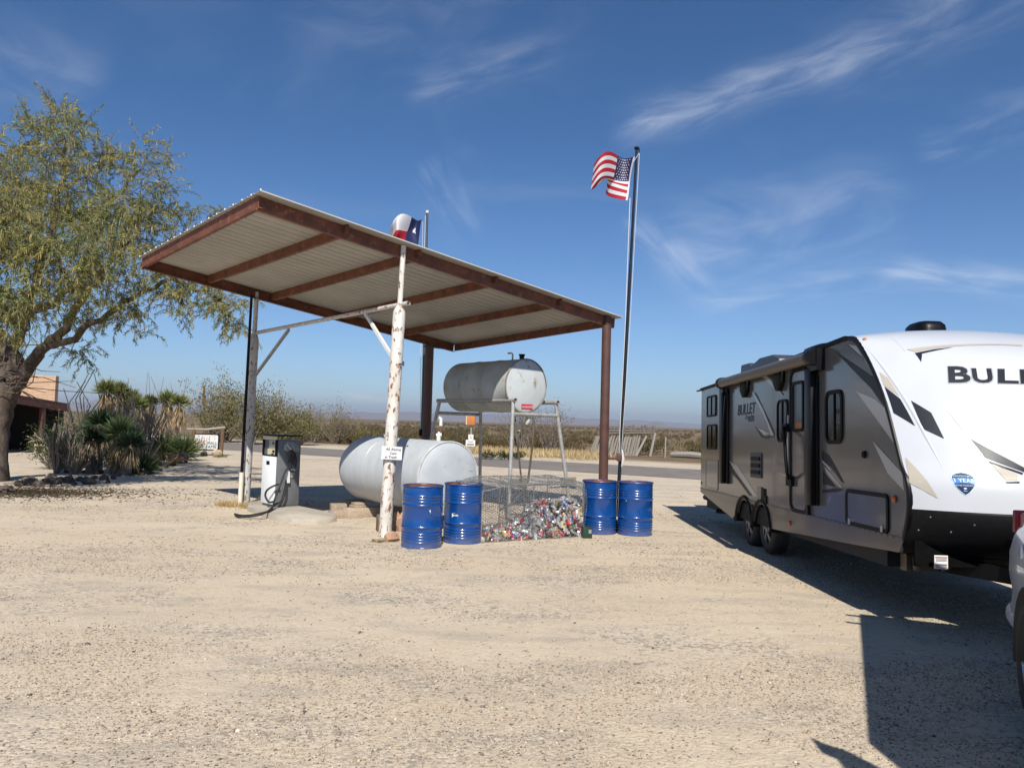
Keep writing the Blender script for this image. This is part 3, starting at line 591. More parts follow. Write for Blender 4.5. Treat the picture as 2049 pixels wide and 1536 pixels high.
for i in range(len(ts) - 1):
    for j in range(k - 1): sh.f += [(i * k + j, (i + 1) * k + j, (i + 1) * k + j + 1, i * k + j + 1), (nl + i * k + j, nl + i * k + j + 1, nl + (i + 1) * k + j + 1, nl + (i + 1) * k + j)]
for j in range(k - 1):
    for i0 in (0, len(ts) - 1): sh.f.append((i0 * k + j, i0 * k + j + 1, nl + i0 * k + j + 1, nl + i0 * k + j))
for i in range(len(ts) - 1): sh.f += [(i * k, (i + 1) * k, nl + (i + 1) * k, nl + i * k), (i * k + k - 1, (i + 1) * k + k - 1, nl + (i + 1) * k + k - 1, nl + i * k + k - 1)]
sh.mi = [0] * len(sh.f); sc_ = sh; sh.cur = 1
u = -.175
while u < UW + .1:
    p = Cn(T0 - .03, u, .118); sc_.lathe([(.010, 0), (.010, .016), (.005, .024)], 8, p, cap1=True); u += .3075
sh.build('roof_sheet', [M['roof_sheet'], M['roof_top']], can, smooth=False)
def channel(mb, a, b, hgt, wid, side):                 # C-shaped steel channel: web and two flanges
    d = (b - a).normalized(); x = Vector((d.y, -d.x, 0)).normalized() * side; t = .008
    mb.beam(a, b, t, hgt); off = x * (wid / 2 + t / 2)
    for s in (-1, 1): mb.beam(a + off + Vector((0, 0, s * (hgt / 2 - t / 2 - .002))), b + off + Vector((0, 0, s * (hgt / 2 - t / 2 - .002))), wid, t)
for u, sd, a, b in ((0, -1, T0, T1), (UW, 1, T0 + .03, T1 - .1)):
    mb = MB(); channel(mb, Cn(a, u), Cn(b, u), .19, .07, sd); mb.build('beam', M['rust_beam'], can, smooth=False)
for t, hh in ((T0 + .01, .19), (-1.05, .15), (.28, .15), (1.95, .15), (3.6, .15), (T1 - .08, .17)):
    mb = MB(); e = -.0 if t > T0 + .5 else -.05; channel(mb, Cn(t, e + .012, .02), Cn(t, UW - .012, .02), hh, .06, 1)
    if -1.5 < t < 5: mb.box(Cn(t, -.04, .055), (.05, .09, .14), math.atan2(bW.y, bW.x)); mb.box(Cn(t - .03, -.05, .135), (.12, .06, .012), math.atan2(bW.y, bW.x))
    mb.build('purlin', M['rust_beam'], can, smooth=False)
def post(name_mat, base, top, zth, r, r2, upper_mat=None):
    mb = MB(); base = Vector(base); top = Vector(top); q = base.lerp(top, zth / top.z); q0 = base.lerp(top, (zth - .14) / top.z)
    mb.tube([base - Vector((0, 0, .05)), base.lerp(top, .3), base.lerp(top, .6), q0, q0.lerp(q, .5), q], [r, r, r, r, r * .93, r2 * 1.15], 20)
    o = mb.build('post', name_mat, can, angle=40); u_ = MB(); u_.tube([q - Vector((0, 0, .03)), top], r2, 14); u_.build('upper_pipe', upper_mat or name_mat, o, world=False)
    return o
def post_w(mat_, base, top, zth, r, r2, um=None):
    mb = MB(); base = Vector(base); top = Vector(top); q = base.lerp(top, zth / top.z); q0 = base.lerp(top, (zth - .12) / top.z)
    mb.tube([base - Vector((0, 0, .05)), base.lerp(top, .3), base.lerp(top, .6), q0, q0.lerp(q, .45), q], [r, r, r, r, r * .86, r2 * 1.2], 20)
    o = mb.build('post', mat_, can, angle=40); u_ = MB(); u_.tube([q - Vector((0, 0, .03)), top], r2, 14)
    uo = link('upper_pipe', u_.mesh('upper_pipe', um or mat_, True, 40, can.location), o); return o
P1 = post_w(M['white_post'], Wb, Cn(0, -.03, .09), 3.58, .098, .042)
P2 = post_w(M['grey_post'], Lb, Cn(0, UW + .02, .06), 3.46, .092, .046)
mb = MB(); R0 = Cn(5.03, -.02); mb.tube([Vector((R0.x, R0.y, -.05)), Vector((R0.x, R0.y, R0.z - .10))], .093, 18); mb.box((R0.x, R0.y, R0.z), (.13, .09, .2), math.atan2(bW.y, bW.x)); mb.build('post', M['brown_post'], can)
mb = MB(); K0 = Cn(4.45, UW); mb.tube([Vector((K0.x, K0.y, -.05)), Vector((K0.x, K0.y, K0.z - .05))], .105, 18); mb.box((K0.x + .1, K0.y, K0.z - .13), (.55, .1, .04), math.atan2(bW.y, bW.x)); mb.build('post', M['brown_post'], can)
mb = MB(); c0, c1 = Cn(0, -.22), Cn(0, UW + .03); c0.z, c1.z = 3.60, 3.475; mb.tube([c0, c1], .036, 14, cap=False); mb.tube([c0 + (c1 - c0) * .0005, c1], .030, 14, cap=False); mb.build('cross_pipe', M['grey_post'], can)
def brace(u0, z0, u1, z1, mt_):
    a = Cn(0, u0); b = Cn(0, u1); a.z, b.z = z0, z1; q = MB(); q.beam(a, b, .045, .05); q.build('brace', mt_, can, smooth=False)
brace(.10, 2.72, .98, 3.53, M['white']); brace(UW - .1, 2.62, UW - 1.42, 3.45, M['stand'])
mb = MB(); q = Wb.lerp(Cn(0, -.03), .60); mb.tube([q + Vector((.05, -.07, 0)), q + Vector((.13, -.12, .0))], .012, 8); mb.tube([q + Vector((.13, -.12, -.03)), q + Vector((.13, -.12, .04))], .014, 8); mb.build('tap', M['brown_post'], can)
# card notice tied to the white post
pq = Wb.lerp(Cn(0, -.03), (1.28) / 4.4); so = empty('card_notice', pq + Vector((.045, -.135, 0)), 'small white card with hand lettering tied round the white post', 'notice', rz=.10)
mb = MB(); mb.box((0, 0, 0), (.31, .006, .20), (0, math.radians(1.5), 0)); mb.build('card', M['paper'], so, world=False, smooth=False)
mb = MB()
for tx, x, z, s in (('All Aluma', .02, .055, .058), ('Cans', .02, -.005, .052), ('in Trash', -.015, -.065, .055)): put_text(mb, tx, s, (x, -.0045, z), (1, 0, -.02), (0, 0, 1), .12, 1.0, .0012)
mb.build('lettering', M['ink'], so, world=False, smooth=False)
mb = MB(); mb.tube([(-.15, .0, .06), (-.13, .13, .05), (-.02, .26, .05), (.07, .14, .05), (.10, .004, .06)], .003, 5); mb.build('tie_wire', M['galv'], so, world=False)

# ------------------------------------------------------------------ concrete pad and fuel pump
pc = [G(x, y, .09) for x, y in ((497, 1004), (522, 1000), (560, 999), (600, 1012), (640, 1020), (668, 1026), (672, 1032), (655, 1036), (610, 1038), (575, 1036), (545, 1029), (518, 1020), (497, 1012))]
mb = MB(); c_ = sum(pc, Vector()) / len(pc); V = [c_] + [p for p in pc] + [c_ + (p - c_) * 1.015 - Vector((0, 0, .025)) for p in pc] + [c_ + (p - c_) * 1.03 + Vector((0, 0, -.12)) for p in pc]; n_ = len(pc)
Fc = [(0, 1 + (i + 1) % n_, 1 + i) for i in range(n_)] + [(1 + r * n_ + i, 1 + r * n_ + (i + 1) % n_, 1 + (r + 1) * n_ + (i + 1) % n_, 1 + (r + 1) * n_ + i) for r in (0, 1) for i in range(n_)]
mb.add(V, Fc); tag(mb.build('concrete_pad', M['concrete'], None, angle=60), 'low rounded concrete pad under the fuel pump', 'pad')
pk = G(549, 1015, .09); ang = math.atan2(bW.y, bW.x)
pump = empty('fuel_pump', pk, 'old white and dark grey fuel pump standing on the concrete pad', 'fuel pump', rz=ang)
# local: +x along the dark side (away to the right), +y along the white front (away to the left)
PG = pm('dark_grey_pump_steel', (.15, .157, .166), .42, col2=(.115, .122, .13), scale=4, coat=.1); PW = pm('white_pump_steel', (.76, .79, .80), .35, col2=(.72, .75, .76), scale=5); PC = pm('cream_pump_trim', (.55, .5, .33), .5, col2=(.48, .43, .28), scale=7)
DL, WL, PHt = .50, .56, 1.33
mb = MB(); mb.box((DL / 2 + .004, WL / 2, PHt / 2 - .02), (DL - .01, WL - .02, PHt - .1)); mb.box((DL * .5 + .012, WL / 2, .04), (DL - .03, WL - .04, .08)); mb.build('cabinet', PG, pump, world=False, bevel=.006)
mb = MB(); mb.box((-.002, WL / 2, .50), (.022, WL - .02, .90)); pf = mb.build('front_panel', PW, pump, world=False, bevel=.004)
q = MB(); q.box((-.015, WL * .55, .82), (.004, .13, .07)); q.build('nameplate', M['black'], pf, world=False, smooth=False)
mb = MB()
for zz, hh in ((PHt - .035, .07),): mb.box((-.005, WL / 2, zz), (.03, WL, hh))
mb.build('top_trim', PC, pump, world=False, bevel=.004)
mb = MB(); mb.box((DL / 2, WL / 2, PHt + .012), (DL + .03, WL + .03, .022)); mb.build('lid', M['black'], pump, world=False, bevel=.004)
mb = MB(); mb.box((0, .02, 1.115), (.04, .04, .31)); mb.box((0, WL - .02, 1.115), (.04, .04, .31)); mb.box((0, WL / 2, .965), (.04, WL, .02)); dp = mb.build('display_bezel', M['black'], pump, world=False, smooth=False)
q = MB(); q.box((-.012, WL * .30, 1.17), (.01, .23, .16)); q.build('price_dial', pm('dial_grey', (.30, .31, .25), .3), dp, world=False, smooth=False)
q = MB(); q.box((-.012, WL * .34, 1.035), (.012, .30, .11)); q.build('price_card', PC, dp, world=False, smooth=False)
q = MB()
for y, z, a, b in ((.12, 1.20, .06, .04), (.10, 1.045, .08, .045), (.13, .995, .1, .022)): q.box((-.020, y, z), (.004, a, b))
q.build('digits', M['black'], dp, world=False, smooth=False)
mb = MB(); mb.prism([(.14, 1.17), (.20, 1.235), (.34, 1.225), (.44, 1.16), (.46, 1.06), (.40, 1.03), (.3, 1.06), (.2, 1.05), (.13, 1.08)], .012, lambda u_, v_, d: Vector((u_, -.001 - d, v_))); mb.build('nozzle_boot', pm('scuffed_grey_plate', (.34, .34, .33), .4, col2=(.18, .18, .18), scale=7), pump, world=False, bevel=.003)
mb = MB(); mb.tube([(.19, -.03, 1.18), (.22, -.06, 1.13), (.25, -.085, 1.08)], [.012, .013, .018], 10); mb.build('nozzle_spout', M['alu'], pump, world=False)
mb = MB(); mb.tube([(.25, -.085, 1.08), (.28, -.09, 1.0), (.30, -.085, .90), (.29, -.07, .80)], [.03, .035, .032, .024], 12); mb.box((.235, -.09, .95), (.012, .02, .17), (0, .15, 0)); mb.box((.26, -.09, 1.05), (.09, .035, .03), (0, .3, 0)); mb.box((.245, -.09, .865), (.09, .03, .015)); mb.tube([(.35, -.02, 1.04), (.39, -.035, .9), (.385, -.03, .75)], .014, 8); mb.build('nozzle', M['rubber'], pump, world=False)
mb = MB()
for x, z in ((.30, .70), (.33, .71), (.24, .66), (.36, .69)): mb.tube([(x, -.0, z), (x, -.04, z)], .018, 10)
mb.build('bracket', M['alu'], pump, world=False)
mb = MB(); mb.box((.215, -.05, .565), (.11, .008, .22), taper=.75); mb.build('hang_tag', M['paper'], pump, world=False, smooth=False)
mb = MB(); mb.box((.33, -.006, .60), (.10, .006, .10)); mb.build('permit_sticker', pm('grey_sticker', (.35, .35, .35), .6, col2=(.12, .12, .12), scale=60, lo=.5, hi=.55), pump, world=False, smooth=False)
loc = lambda p: pump.matrix_basis.inverted() @ p
bpy.context.view_layer.update()
def P_l(px, py, Y): return loc(at(px, py, Y))
hp = [P_l(574, 938, pk.y + .06), P_l(568, 950, pk.y - .05), P_l(560, 972, pk.y - .14), P_l(550, 998, pk.y - .22), loc(G(543, 1019, .12)), loc(G(528, 1025, .12)), loc(G(505, 1030, .06)), loc(G(485, 1031, .03)), loc(G(470, 1028, .03))]
hq = [loc(G(470, 1028, .03)), loc(G(478, 1033, .03)), loc(G(512, 1031, .08)), loc(G(535, 1023, .12)), P_l(549, 1010, pk.y - .18), P_l(562, 1002, pk.y - .03), P_l(571, 985, pk.y + .06), P_l(572, 960, pk.y + .10)]
hl = [P_l(548, 1003, pk.y - .2), P_l(538, 1004, pk.y - .12), P_l(531, 992, pk.y - .06), P_l(534, 981, pk.y - .06), P_l(545, 973, pk.y - .12), P_l(558, 968, pk.y - .05)]
def smooth_path(pts, k=6):
    out = []
    for i in range(len(pts) - 1):
        p0, p1, p2, p3 = pts[max(i - 1, 0)], pts[i], pts[i + 1], pts[min(i + 2, len(pts) - 1)]
        for s in range(k):
            t = s / k; out.append(.5 * ((2 * p1) + (p2 - p0) * t + (2 * p0 - 5 * p1 + 4 * p2 - p3) * t * t + (3 * p1 - p0 - 3 * p2 + p3) * t ** 3))
    out.append(pts[-1]); return out
mb = MB()
for pts in (hp, hq, hl): mb.tube(smooth_path(pts), .019, 8)
mb.build('hose', M['rubber'], pump, world=False)

# ------------------------------------------------------------------ slim poles
def pole(name, base, top, r0_, r1_, mt_, label, cat='flagpole', cap=True, white=0.0):
    e = empty(name, base, label, cat); base = Vector(base); top = Vector(top); d = top - base; mb = MB()
    if cap: mb.tube([base + d * white, base + d * .34, base + d * .345, base + d * .68, base + d * .685, top], [r0_, r0_, (r0_ * 2 + r1_) / 3, (r0_ * 2 + r1_) / 3, (r0_ + 2 * r1_) / 3, r1_], 12)
    else: mb.tube([base + d * white, top], [r0_, r1_], 12)
    mb.build('shaft', mt_, e)
    if white: mb = MB(); mb.tube([base - d * .01, base + d * (white + .004)], r0_ * 1.55, 12); mb.build('base_sleeve', M['pvc'], e)
    return e
def vx(p): return Vector((p.x, p.y, 0))
pole('pole', G(480, 1012), at(503.5, 590, 15.3), .030, .026, M['black'], 'slim black pole with a cream sleeve at its foot beside the left canopy post', 'pole', False, .155)
fp = Vector((R0.x + .30, R0.y + .05, 0)); ft = at(1274, 297, 15.35)
usp = pole('flagpole', fp, ft, .036, .026, M['pole_dark'], 'tall dark flagpole tied to the brown right canopy post', 'flagpole')
mb = MB(); mb.tube([ft - Vector((0, 0, .02)), ft + Vector((0, 0, .02))], [.045, .05], 12); mb.tube([ft + Vector((.05, 0, -.1)), ft + Vector((.05, 0, .0))], .012, 8); mb.build('cap', M['black'], usp)
d_ = ft - fp
mb = MB(); hr = [fp + d_ * .165 + Vector((-.02, -.05, 0)), fp + d_ * .22 + Vector((-.045, -.06, 0)), fp + d_ * .5 + Vector((-.05, -.06, 0)), fp + d_ * .86 + Vector((-.09, -.06, 0))]; mb.tube(hr, .008, 6)
mb.tube([fp + d_ * .165 + Vector((.01, -.05, 0)), fp + d_ * .5 + Vector((.045, -.05, 0)), fp + d_ * .985 + Vector((.055, -.03, 0))], .0055, 6); mb.tube([fp + d_ * .985 + Vector((.05, -.04, 0)), fp + d_ * .96 + Vector((-.06, -.06, 0))], .0055, 6); mb.build('halyard', M['rope'], usp)
mb = MB(); br = fp + d_ * .155; mb.box((br.x - .17, br.y - .02, br.z), (.30, .05, .05)); mb.box((br.x - .03, br.y - .02, br.z + .03), (.08, .1, .16)); mb.box((br.x + .06, br.y - .05, br.z + .06), (.025, .05, .2)); mb.build('bracket', M['brown_post'], usp, bevel=.004)
mb = MB(); mb.tube([br + Vector((.03, -.07, .18)), br + Vector((.045, -.1, 0)), br + Vector((.02, -.08, -.16))], [.012, .03, .01], 7); mb.build('rope_coil', M['rope'], usp)
tb = vx(at(846, 860, 19.0)); tt_ = at(855, 424, 19.0)
txp = pole('flagpole', tb, tt_, .036, .030, pm('grey_flagpole_tube', (.10, .11, .11), .35, metal=.5), 'flagpole with a black winch box behind the back canopy post', 'flagpole')
mb = MB(); q = tb + (tt_ - tb) * .29; q.z = at(842, 865, 18.9).z; q = Vector((tb.x - .02, tb.y - .05, q.z)); mb.box(q, (.12, .12, .16)); mb.box(q + Vector((0, -.07, .02)), (.06, .05, .06)); mb.build('winch_box', M['black'], txp, bevel=.01)
mb = MB(); mb.tube([q + Vector((-.03, -.02, .1)), tb + (tt_ - tb) * .6 + Vector((-.09, -.03, 0)), tt_ + Vector((-.10, -.03, -.25))], .0055, 6); mb.tube([tt_ + Vector((-.04, -.03, -.1)), tb + (tt_ - tb) * .6 + Vector((-.05, -.03, 0))], .007, 6); mb.tube([tt_ + Vector((0, 0, -.03)), tt_ + Vector((0, 0, .03))], .04, 10); mb.build('halyard', M['rope'], txp)

# ------------------------------------------------------------------ flags
def sst(a, b, x): x = max(0, min(1, (x - a) / (b - a))); return x * x * (3 - 2 * x)
def flag(name, label, O, surf, nu, nv, matfn, mats, stars):
    V = [surf(i / nu, j / nv) for j in range(nv + 1) for i in range(nu + 1)]; Fc = []; mi = []
    for j in range(nv):
        for i in range(nu): Fc.append((j * (nu + 1) + i, j * (nu + 1) + i + 1, (j + 1) * (nu + 1) + i + 1, (j + 1) * (nu + 1) + i)); mi.append(matfn((i + .5) / nu, (j + .5) / nv))
    mb = MB(); mb.add(V, Fc); mb.mi = mi
    for (u_, v_, r) in stars:
        p = Vector(surf(u_, v_)); du = (Vector(surf(u_ + .01, v_)) - p).normalized(); dv = (Vector(surf(u_, v_ + .01)) - p).normalized(); nn = du.cross(dv).normalized()
        for s in (-1, 1):
            c = p + nn * s * .006; pts = []
            for k in range(10): a = 2 * pi * k / 10 - pi / 2; q = r if k % 2 == 0 else r * .42; pts.append(c + du * (math.cos(a) * q) + dv * (math.sin(a) * q))
            mb.cur = 1; mb.add([c] + pts, [(0, 1 + k, 1 + (k + 1) % 10) for k in range(10)]); mb.cur = 0
    o = mb.build(name, mats, None, angle=80); return tag(o, label, 'flag')
hd = at(1254, 402, 15.3) - at(1271, 313, 15.3); h0 = at(1271, 313, 15.3)
def us(u, v):
    k = sst(.45, .75, v); L_ = 1.0
    a0, b0, z0 = .84 * u - .02 * math.sin(2 * pi * u), .22 * math.sin(1.9 * pi * u) - .1 * u, .06 * math.sin(pi * u * .9) - .26 * u ** 3.2 - .05 * u * v * 4
    a1, b1, z1 = .40 * math.sin(pi * min(1, .80 * u)), .45 * u ** 1.2, .10 * u + .42 * u ** 1.6
    a, b, z = a0 * (1 - k) + a1 * k, b0 * (1 - k) + b1 * k, z0 * (1 - k) + z1 * k
    a += .012 * math.sin(9 * u + 5 * v); b += .04 * math.sin(7 * u + 4 * v)
    return h0 + hd * v + Vector((-a, b, z))
def usm(u, v):
    if u < .035: return 1
    if u < .42 and v < 7 / 13: return 2
    return 0 if int(v * 13) % 2 == 0 else 1
st_ = [(.06 + (.36) * (c + (.5 if r % 2 else 0) + .5) / 6, (r + .75) / 9.5 * 7 / 13, .021) for r in range(9) for c in range(5 if r % 2 else 6)]
flag('national_flag', 'red and white striped flag with starred blue canton flying on the right pole', h0, us, 56, 52, usm, [M['flag_red'], M['flag_white'], M['flag_blue']], st_)
h1 = at(844, 438, 18.9); hd1 = at(832, 500, 18.9) - h1
def tx(u, v):
    a = .80 * u; z = .16 * math.sin(pi * u * .9) - .34 * u * u; b = .26 * math.sin(1.9 * pi * u + 1.8 * v) + .09 * math.sin(10 * u - 3 * v); a -= .05 * math.sin(7 * u + 5 * v) * u; z += .05 * math.sin(6 * v - 8 * u)
    return h1 + hd1 * v * (1 - .1 * u) + Vector((-a, b, z + .02 * math.sin(8 * u + 3 * v)))
flag('state_flag', 'blue white and red lone star flag showing above the canopy roof', h1, tx, 36, 24, lambda u, v: 2 if u < .36 else (1 if v < .5 else 0), [M['flag_red'], M['flag_white'], M['flag_blue']], [(.19, .48, .12)])

# ------------------------------------------------------------------ drums
def drum(px, py, rz, label, patches, tilt=0):
    e = empty('drum', G(px, py), label, 'drum', 'blue steel drums used as litter bins', rz); e.rotation_euler = (tilt, 0, rz)
    R = .288; pr = [(R - .012, 0), (R + .004, .004), (R + .004, .022), (R, .03)]
    for z in (.09, .13, .17, .21): pr += [(R, z - .012), (R + .006, z), (R, z + .012)]
    pr += [(R, .27), (R + .004, .278), (R + .014, .292), (R + .004, .306), (R, .314), (R, .575), (R + .004, .583), (R + .014, .597), (R + .004, .611), (R, .619)]
    for z in (.66, .70, .74): pr += [(R, z - .012), (R + .006, z), (R, z + .012)]
    pr += [(R, .855)]
    mb = MB(); mb.lathe(pr, 56); ph = px * .37
    for i, (x, y, z) in enumerate(mb.v):
        a = math.atan2(y, x); k = 1 + .010 * math.sin(2 * a + ph) * math.sin(3.2 * z + ph) + .006 * math.sin(5 * a + 2 * ph) * math.sin(9 * z + ph) - .035 * math.exp(-(((a + 1.2 + .5 * math.sin(ph)) / .22) ** 2 + ((z - .45 - .2 * math.sin(ph * 2)) / .09) ** 2)); mb.v[i] = (x * k, y * k, z)
    mb.build('shell', M['blue'], e, world=False, angle=50)
    mb = MB(); mb.lathe([(R, .85), (R + .009, .854), (R + .010, .866), (R + .003, .876), (R - .008, .872), (R - .012, .86)], 56); mb.build('rim', M['rim'], e, world=False, angle=70)
    mb = MB(); mb.lathe([(R - .010, .868), (R - .012, .7), (R - .012, .12)], 40); mb.lathe([(R - .012, .12), (.001, .12)], 40); mb.build('inside', M['drum_in'], e, world=False)
    for (a, z, w_, h_, sh_) in patches:
        mb = MB(); pts = []
        for (x, y) in sh_:
            an = a + x * w_ / R; pts.append(((R + .0035) * math.sin(an), -(R + .0035) * math.cos(an), z + y * h_))
        mb.add(pts, [tuple(range(len(pts)))]); mb.build('paint_chip', M['white'], e, world=False, smooth=False)
    return e
tri = [(-.5, .5), (.5, .5), (.5, -.5), (.1, .0)]; blob = [(-.5, -.5), (-.5, .4), (-.1, .5), (.5, .1), (.5, -.15), (-.1, -.1), (-.35, -.3)]
drum(843, 1092, .05, 'blue steel drum in front of the white post, leftmost of the four', [(.42, .52, .025, .05, tri), (.12, .012, .05, .018, blob)])
drum(925, 1083, -.05, 'blue steel drum touching the left end of the can cage, with a torn white sticker', [(-.32, .42, .10, .07, blob)])
drum(1198, 1065, .1, 'blue steel drum in front of the brown post, right of the can cage', [])
drum(1270, 1068, .0, 'blue steel drum standing nearest the trailer', [(-.72, .57, .02, .03, tri)])
# green tin beside the third drum
gt = empty('green_tin', G(1174, 1076), 'small dark green tin with a pale label beside the can cage', 'tin', rz=.25)
mb = MB(); mb.box((0, 0, .085), (.15, .10, .17)); mb.box((0, 0, .175), (.155, .105, .012)); mb.tube([(.03, 0, .18), (.03, 0, .205)], .018, 10); mb.build('body', pm('dark_green_tin', (.012, .045, .03), .4, col2=(.02, .035, .03), scale=15), gt, world=False, bevel=.006)
mb = MB(); mb.box((.035, -.0515, .11), (.05, .004, .06)); mb.build('label', pm('stained_label', (.22, .25, .2), .7), gt, world=False, smooth=False)
# ------------------------------------------------------------------ tanks
AX = Vector((-.64, .77, 0)).normalized(); PX = Vector((.77, .64, 0)).normalized()      # along the tanks (away) / across (to the right)
fc = at(899, 956, 12.78)
gt_ = empty('storage_tank', (fc.x + AX.x * 1.4, fc.y + AX.y * 1.4, 0), 'large grey cylindrical tank lying on timbers behind the white post', 'tank')
RT = .605; LT = 2.82
mb = MB(); mb.lathe([(RT, .03), (RT, 1.0), (RT, 2.0), (RT, LT - .25)] + [(RT * math.cos(a), LT - .25 + .62 * math.sin(a)) for a in np.linspace(.08, 1.52, 18)], 56, fc, AX); mb.build('shell', M['tank_grey'], gt_, angle=50)
mb = MB(); mb.lathe([(.001, -.035), (.2, -.03), (.4, -.015), (.56, .005), (RT - .012, .03)], 56, fc, AX); mb.build('end_plate', M['tank_silver'], gt_)
mb = MB(); mb.lathe([(RT - .02, .022), (RT - .012, .008), (RT + .006, .012), (RT + .008, .04), (RT, .05)], 56, fc, AX); mb.build('end_rim', pm('bright_rim', (.60, .61, .60), .5, col2=(.45, .45, .44), scale=7), gt_)
for h in (.95, 1.85): mb = MB(); mb.lathe([(RT - .004, h - .008), (RT + .004, h), (RT - .004, h + .008)], 56, fc, AX); mb.build('weld_seam', M['stand'], gt_)
top = fc + AX * .35 + Vector((0, 0, RT)); mb = MB(); mb.tube([top - Vector((0, 0, .02)), top + Vector((0, 0, .09))], .035, 10); mb.tube([top + Vector((-.04, 0, .09)), top + Vector((.05, 0, .10))], .03, 8); mb.tube([top + Vector((0, 0, .09)), top + Vector((0, 0, .15))], .02, 8); mb.build('valve', M['white'], gt_)
top2 = fc + AX * 2.2 + Vector((0, 0, RT)); mb = MB(); mb.tube([top2 + AX * (.09 * math.cos(a)) + Vector((0, 0, .07 * math.sin(a) - .01)) for a in np.linspace(0, pi, 9)], .012, 6); mb.build('lifting_eye', M['tank_grey'], gt_)
# timbers, blocks and stones that carry it
def timber(name, a, b, wdt, hgt, mt_, label, cat='timber', group=None, bev=.005):
    mb = MB(); a = Vector(a); b = Vector(b); mb.beam(a + Vector((0, 0, hgt / 2)), b + Vector((0, 0, hgt / 2)), wdt, hgt); o = mb.build(name, mt_, None, bevel=bev, angle=30); return tag(o, label, cat, group)
ub = fc + AX * 2.3; ub.z = 0; uc = fc + AX * .5; uc.z = 0
timber('timber', ub - PX * .95, ub + PX * .6, .24, .13, M['wood'], 'thick sleeper under the left end of the grey tank', group='timbers under the grey tank')
timber('timber', uc - PX * .9, uc + PX * .7, .24, .15, M['wood'], 'thick sleeper under the near end of the grey tank behind the drums', group='timbers under the grey tank')
for i, (dz, ln, lb) in enumerate(((.132, .34, 'lowest short board of the stack wedged under the left end of the tank'), (.175, .27, 'middle short board of the stack wedged under the left end of the tank'), (.218, .19, 'topmost short board of the stack wedged under the left end of the tank'))):
    c = ub - PX * .30; timber('board', c - PX * (.1 + ln / 2) + Vector((0, 0, dz)), c - PX * (.1 - ln / 2) + Vector((0, 0, dz)), .2, .04, M['wood'], lb, 'board', 'boards wedged under the tank', .004)
g0 = G(668, 1026); mb = MB(); mb.box((g0.x + .06, g0.y + .1, .085), (.30, .24, .17), .35); tag(mb.build('concrete_block', M['block'], None, bevel=.012), 'rough brown concrete block at the right edge of the pump pad', 'block')
timber('timber', G(694, 1018), G(722, 1012), .2, .17, pm('pinkish_timber', (.40, .27, .19), .85, col2=(.27, .18, .12), scale=6, stretch=(3, 9, 16), bump=.5), 'sawn timber end between the concrete block and the long split beam', group='timbers under the grey tank')
timber('timber', G(691, 1036), G(772, 1030), .20, .17, pm('pale_split_beam', (.50, .41, .31), .85, col2=(.30, .22, .15), scale=5, stretch=(2, 9, 16), bump=.6, bscale=30), 'long split beam lying between the pump pad and the white post', group='timbers under the grey tank')
timber('board', G(742, 1020) + Vector((0, 0, .16)), G(768, 1012) + Vector((0, 0, .16)), .16, .06, M['wood'], 'short board lying on the long split beam beside the white post', 'board')
g1 = G(757, 1064); mb = MB(); mb.box((g1.x, g1.y + .12, .13), (.10, .2, .26), .3); tag(mb.build('timber_stub', pm('dark_brown_stub', (.12, .075, .045), .9, col2=(.2, .13, .085), scale=8, bump=.5), None, bevel=.015), 'dark upright timber stub just left of the white post', 'timber')
def rock(px, py, r, mt_, label, cat='rock', group=None, seed=0, z=None, name='rock', flat=.7, base=None):
    rs = random.Random(seed); mb = MB(); r = (r, r * rs.uniform(.75, 1.05), r * flat) if not isinstance(r, tuple) else r
    mb.sphere((0, 0, 0), r, 13, 9, .24, rs, Euler((rs.uniform(-.25, .25), rs.uniform(-.25, .25), rs.uniform(0, 3))).to_matrix())
    me = mb.mesh(name, mt_, True, 28); o = link(name, me); c = base if base is not None else G(px, py); o.location = (c.x, c.y, r[2] * .55 if z is None else z); return tag(o, label, cat, group)
M['rock_pink'] = pm('pinkish_stone', (.42, .24, .15), .9, col2=(.35, .22, .15), scale=6, bump=.6, bscale=15)
rock(783, 1082, (.12, .09, .09), M['rock_pink'], 'pinkish flat stone against the foot of the white post', seed=3)
rock(800, 1062, (.10, .10, .20), M['rock_pink'], 'upright reddish stone between the white post and the first drum', seed=4)
rock(757, 1084, (.06, .05, .04), M['rock_pale'], 'small pale stone left of the foot of the white post', seed=5)
rock(527, 1008, (.16, .12, .13), M['rock_dark'], 'grey rounded stone between the left canopy post and the pump', seed=6)
rock(1232, 1062, (.10, .12, .13), M['rock_dark'], 'dark brown stone in the gap between the two right drums', seed=8)

# ------------------------------------------------------------------ stand and raised tank
t1 = at(1027, 800, 14.8); t2 = at(1112, 806, 15.55); b1 = G(1017.5, 1038); b2 = G(1143, 1028); zt = (t1.z + t2.z) / 2; t1.z = t2.z = zt
LS = 2.57
st = empty('tank_stand', (b1 + b2) / 2 + AX * 1.2, 'galvanised pipe stand with splayed legs carrying the raised tank', 'stand')
r_ = .038
for s0, s1 in ((t1, b1), (t2, b2)):
    mb = MB(); mb.tube([s1 - Vector((0, 0, .02)), s0], r_, 12); mb.build('leg', M['stand'], st)
    e0 = s0 + AX * (LS - .08); e1 = e0 + (Vector((-.44, .12, 0)) if s0 is t1 else Vector((.04, .15, 0))); e1.z = -.02; mb = MB(); mb.tube([e1, e0], r_, 12); mb.build('leg', M['stand'], st)
    mb = MB(); mb.tube([s0 - AX * .07, s0 + AX * LS], r_ * 1.12, 14, cap=False); mb.tube([s0 - AX * .068, s0 + AX * LS], r_ * .9, 14, cap=False); mb.tube([s0 - AX * .03, s0 - AX * .028], r_ * .95, 12); mb.build('rail', M['stand'], st)
zc = at(1040, 829, 15.1).z
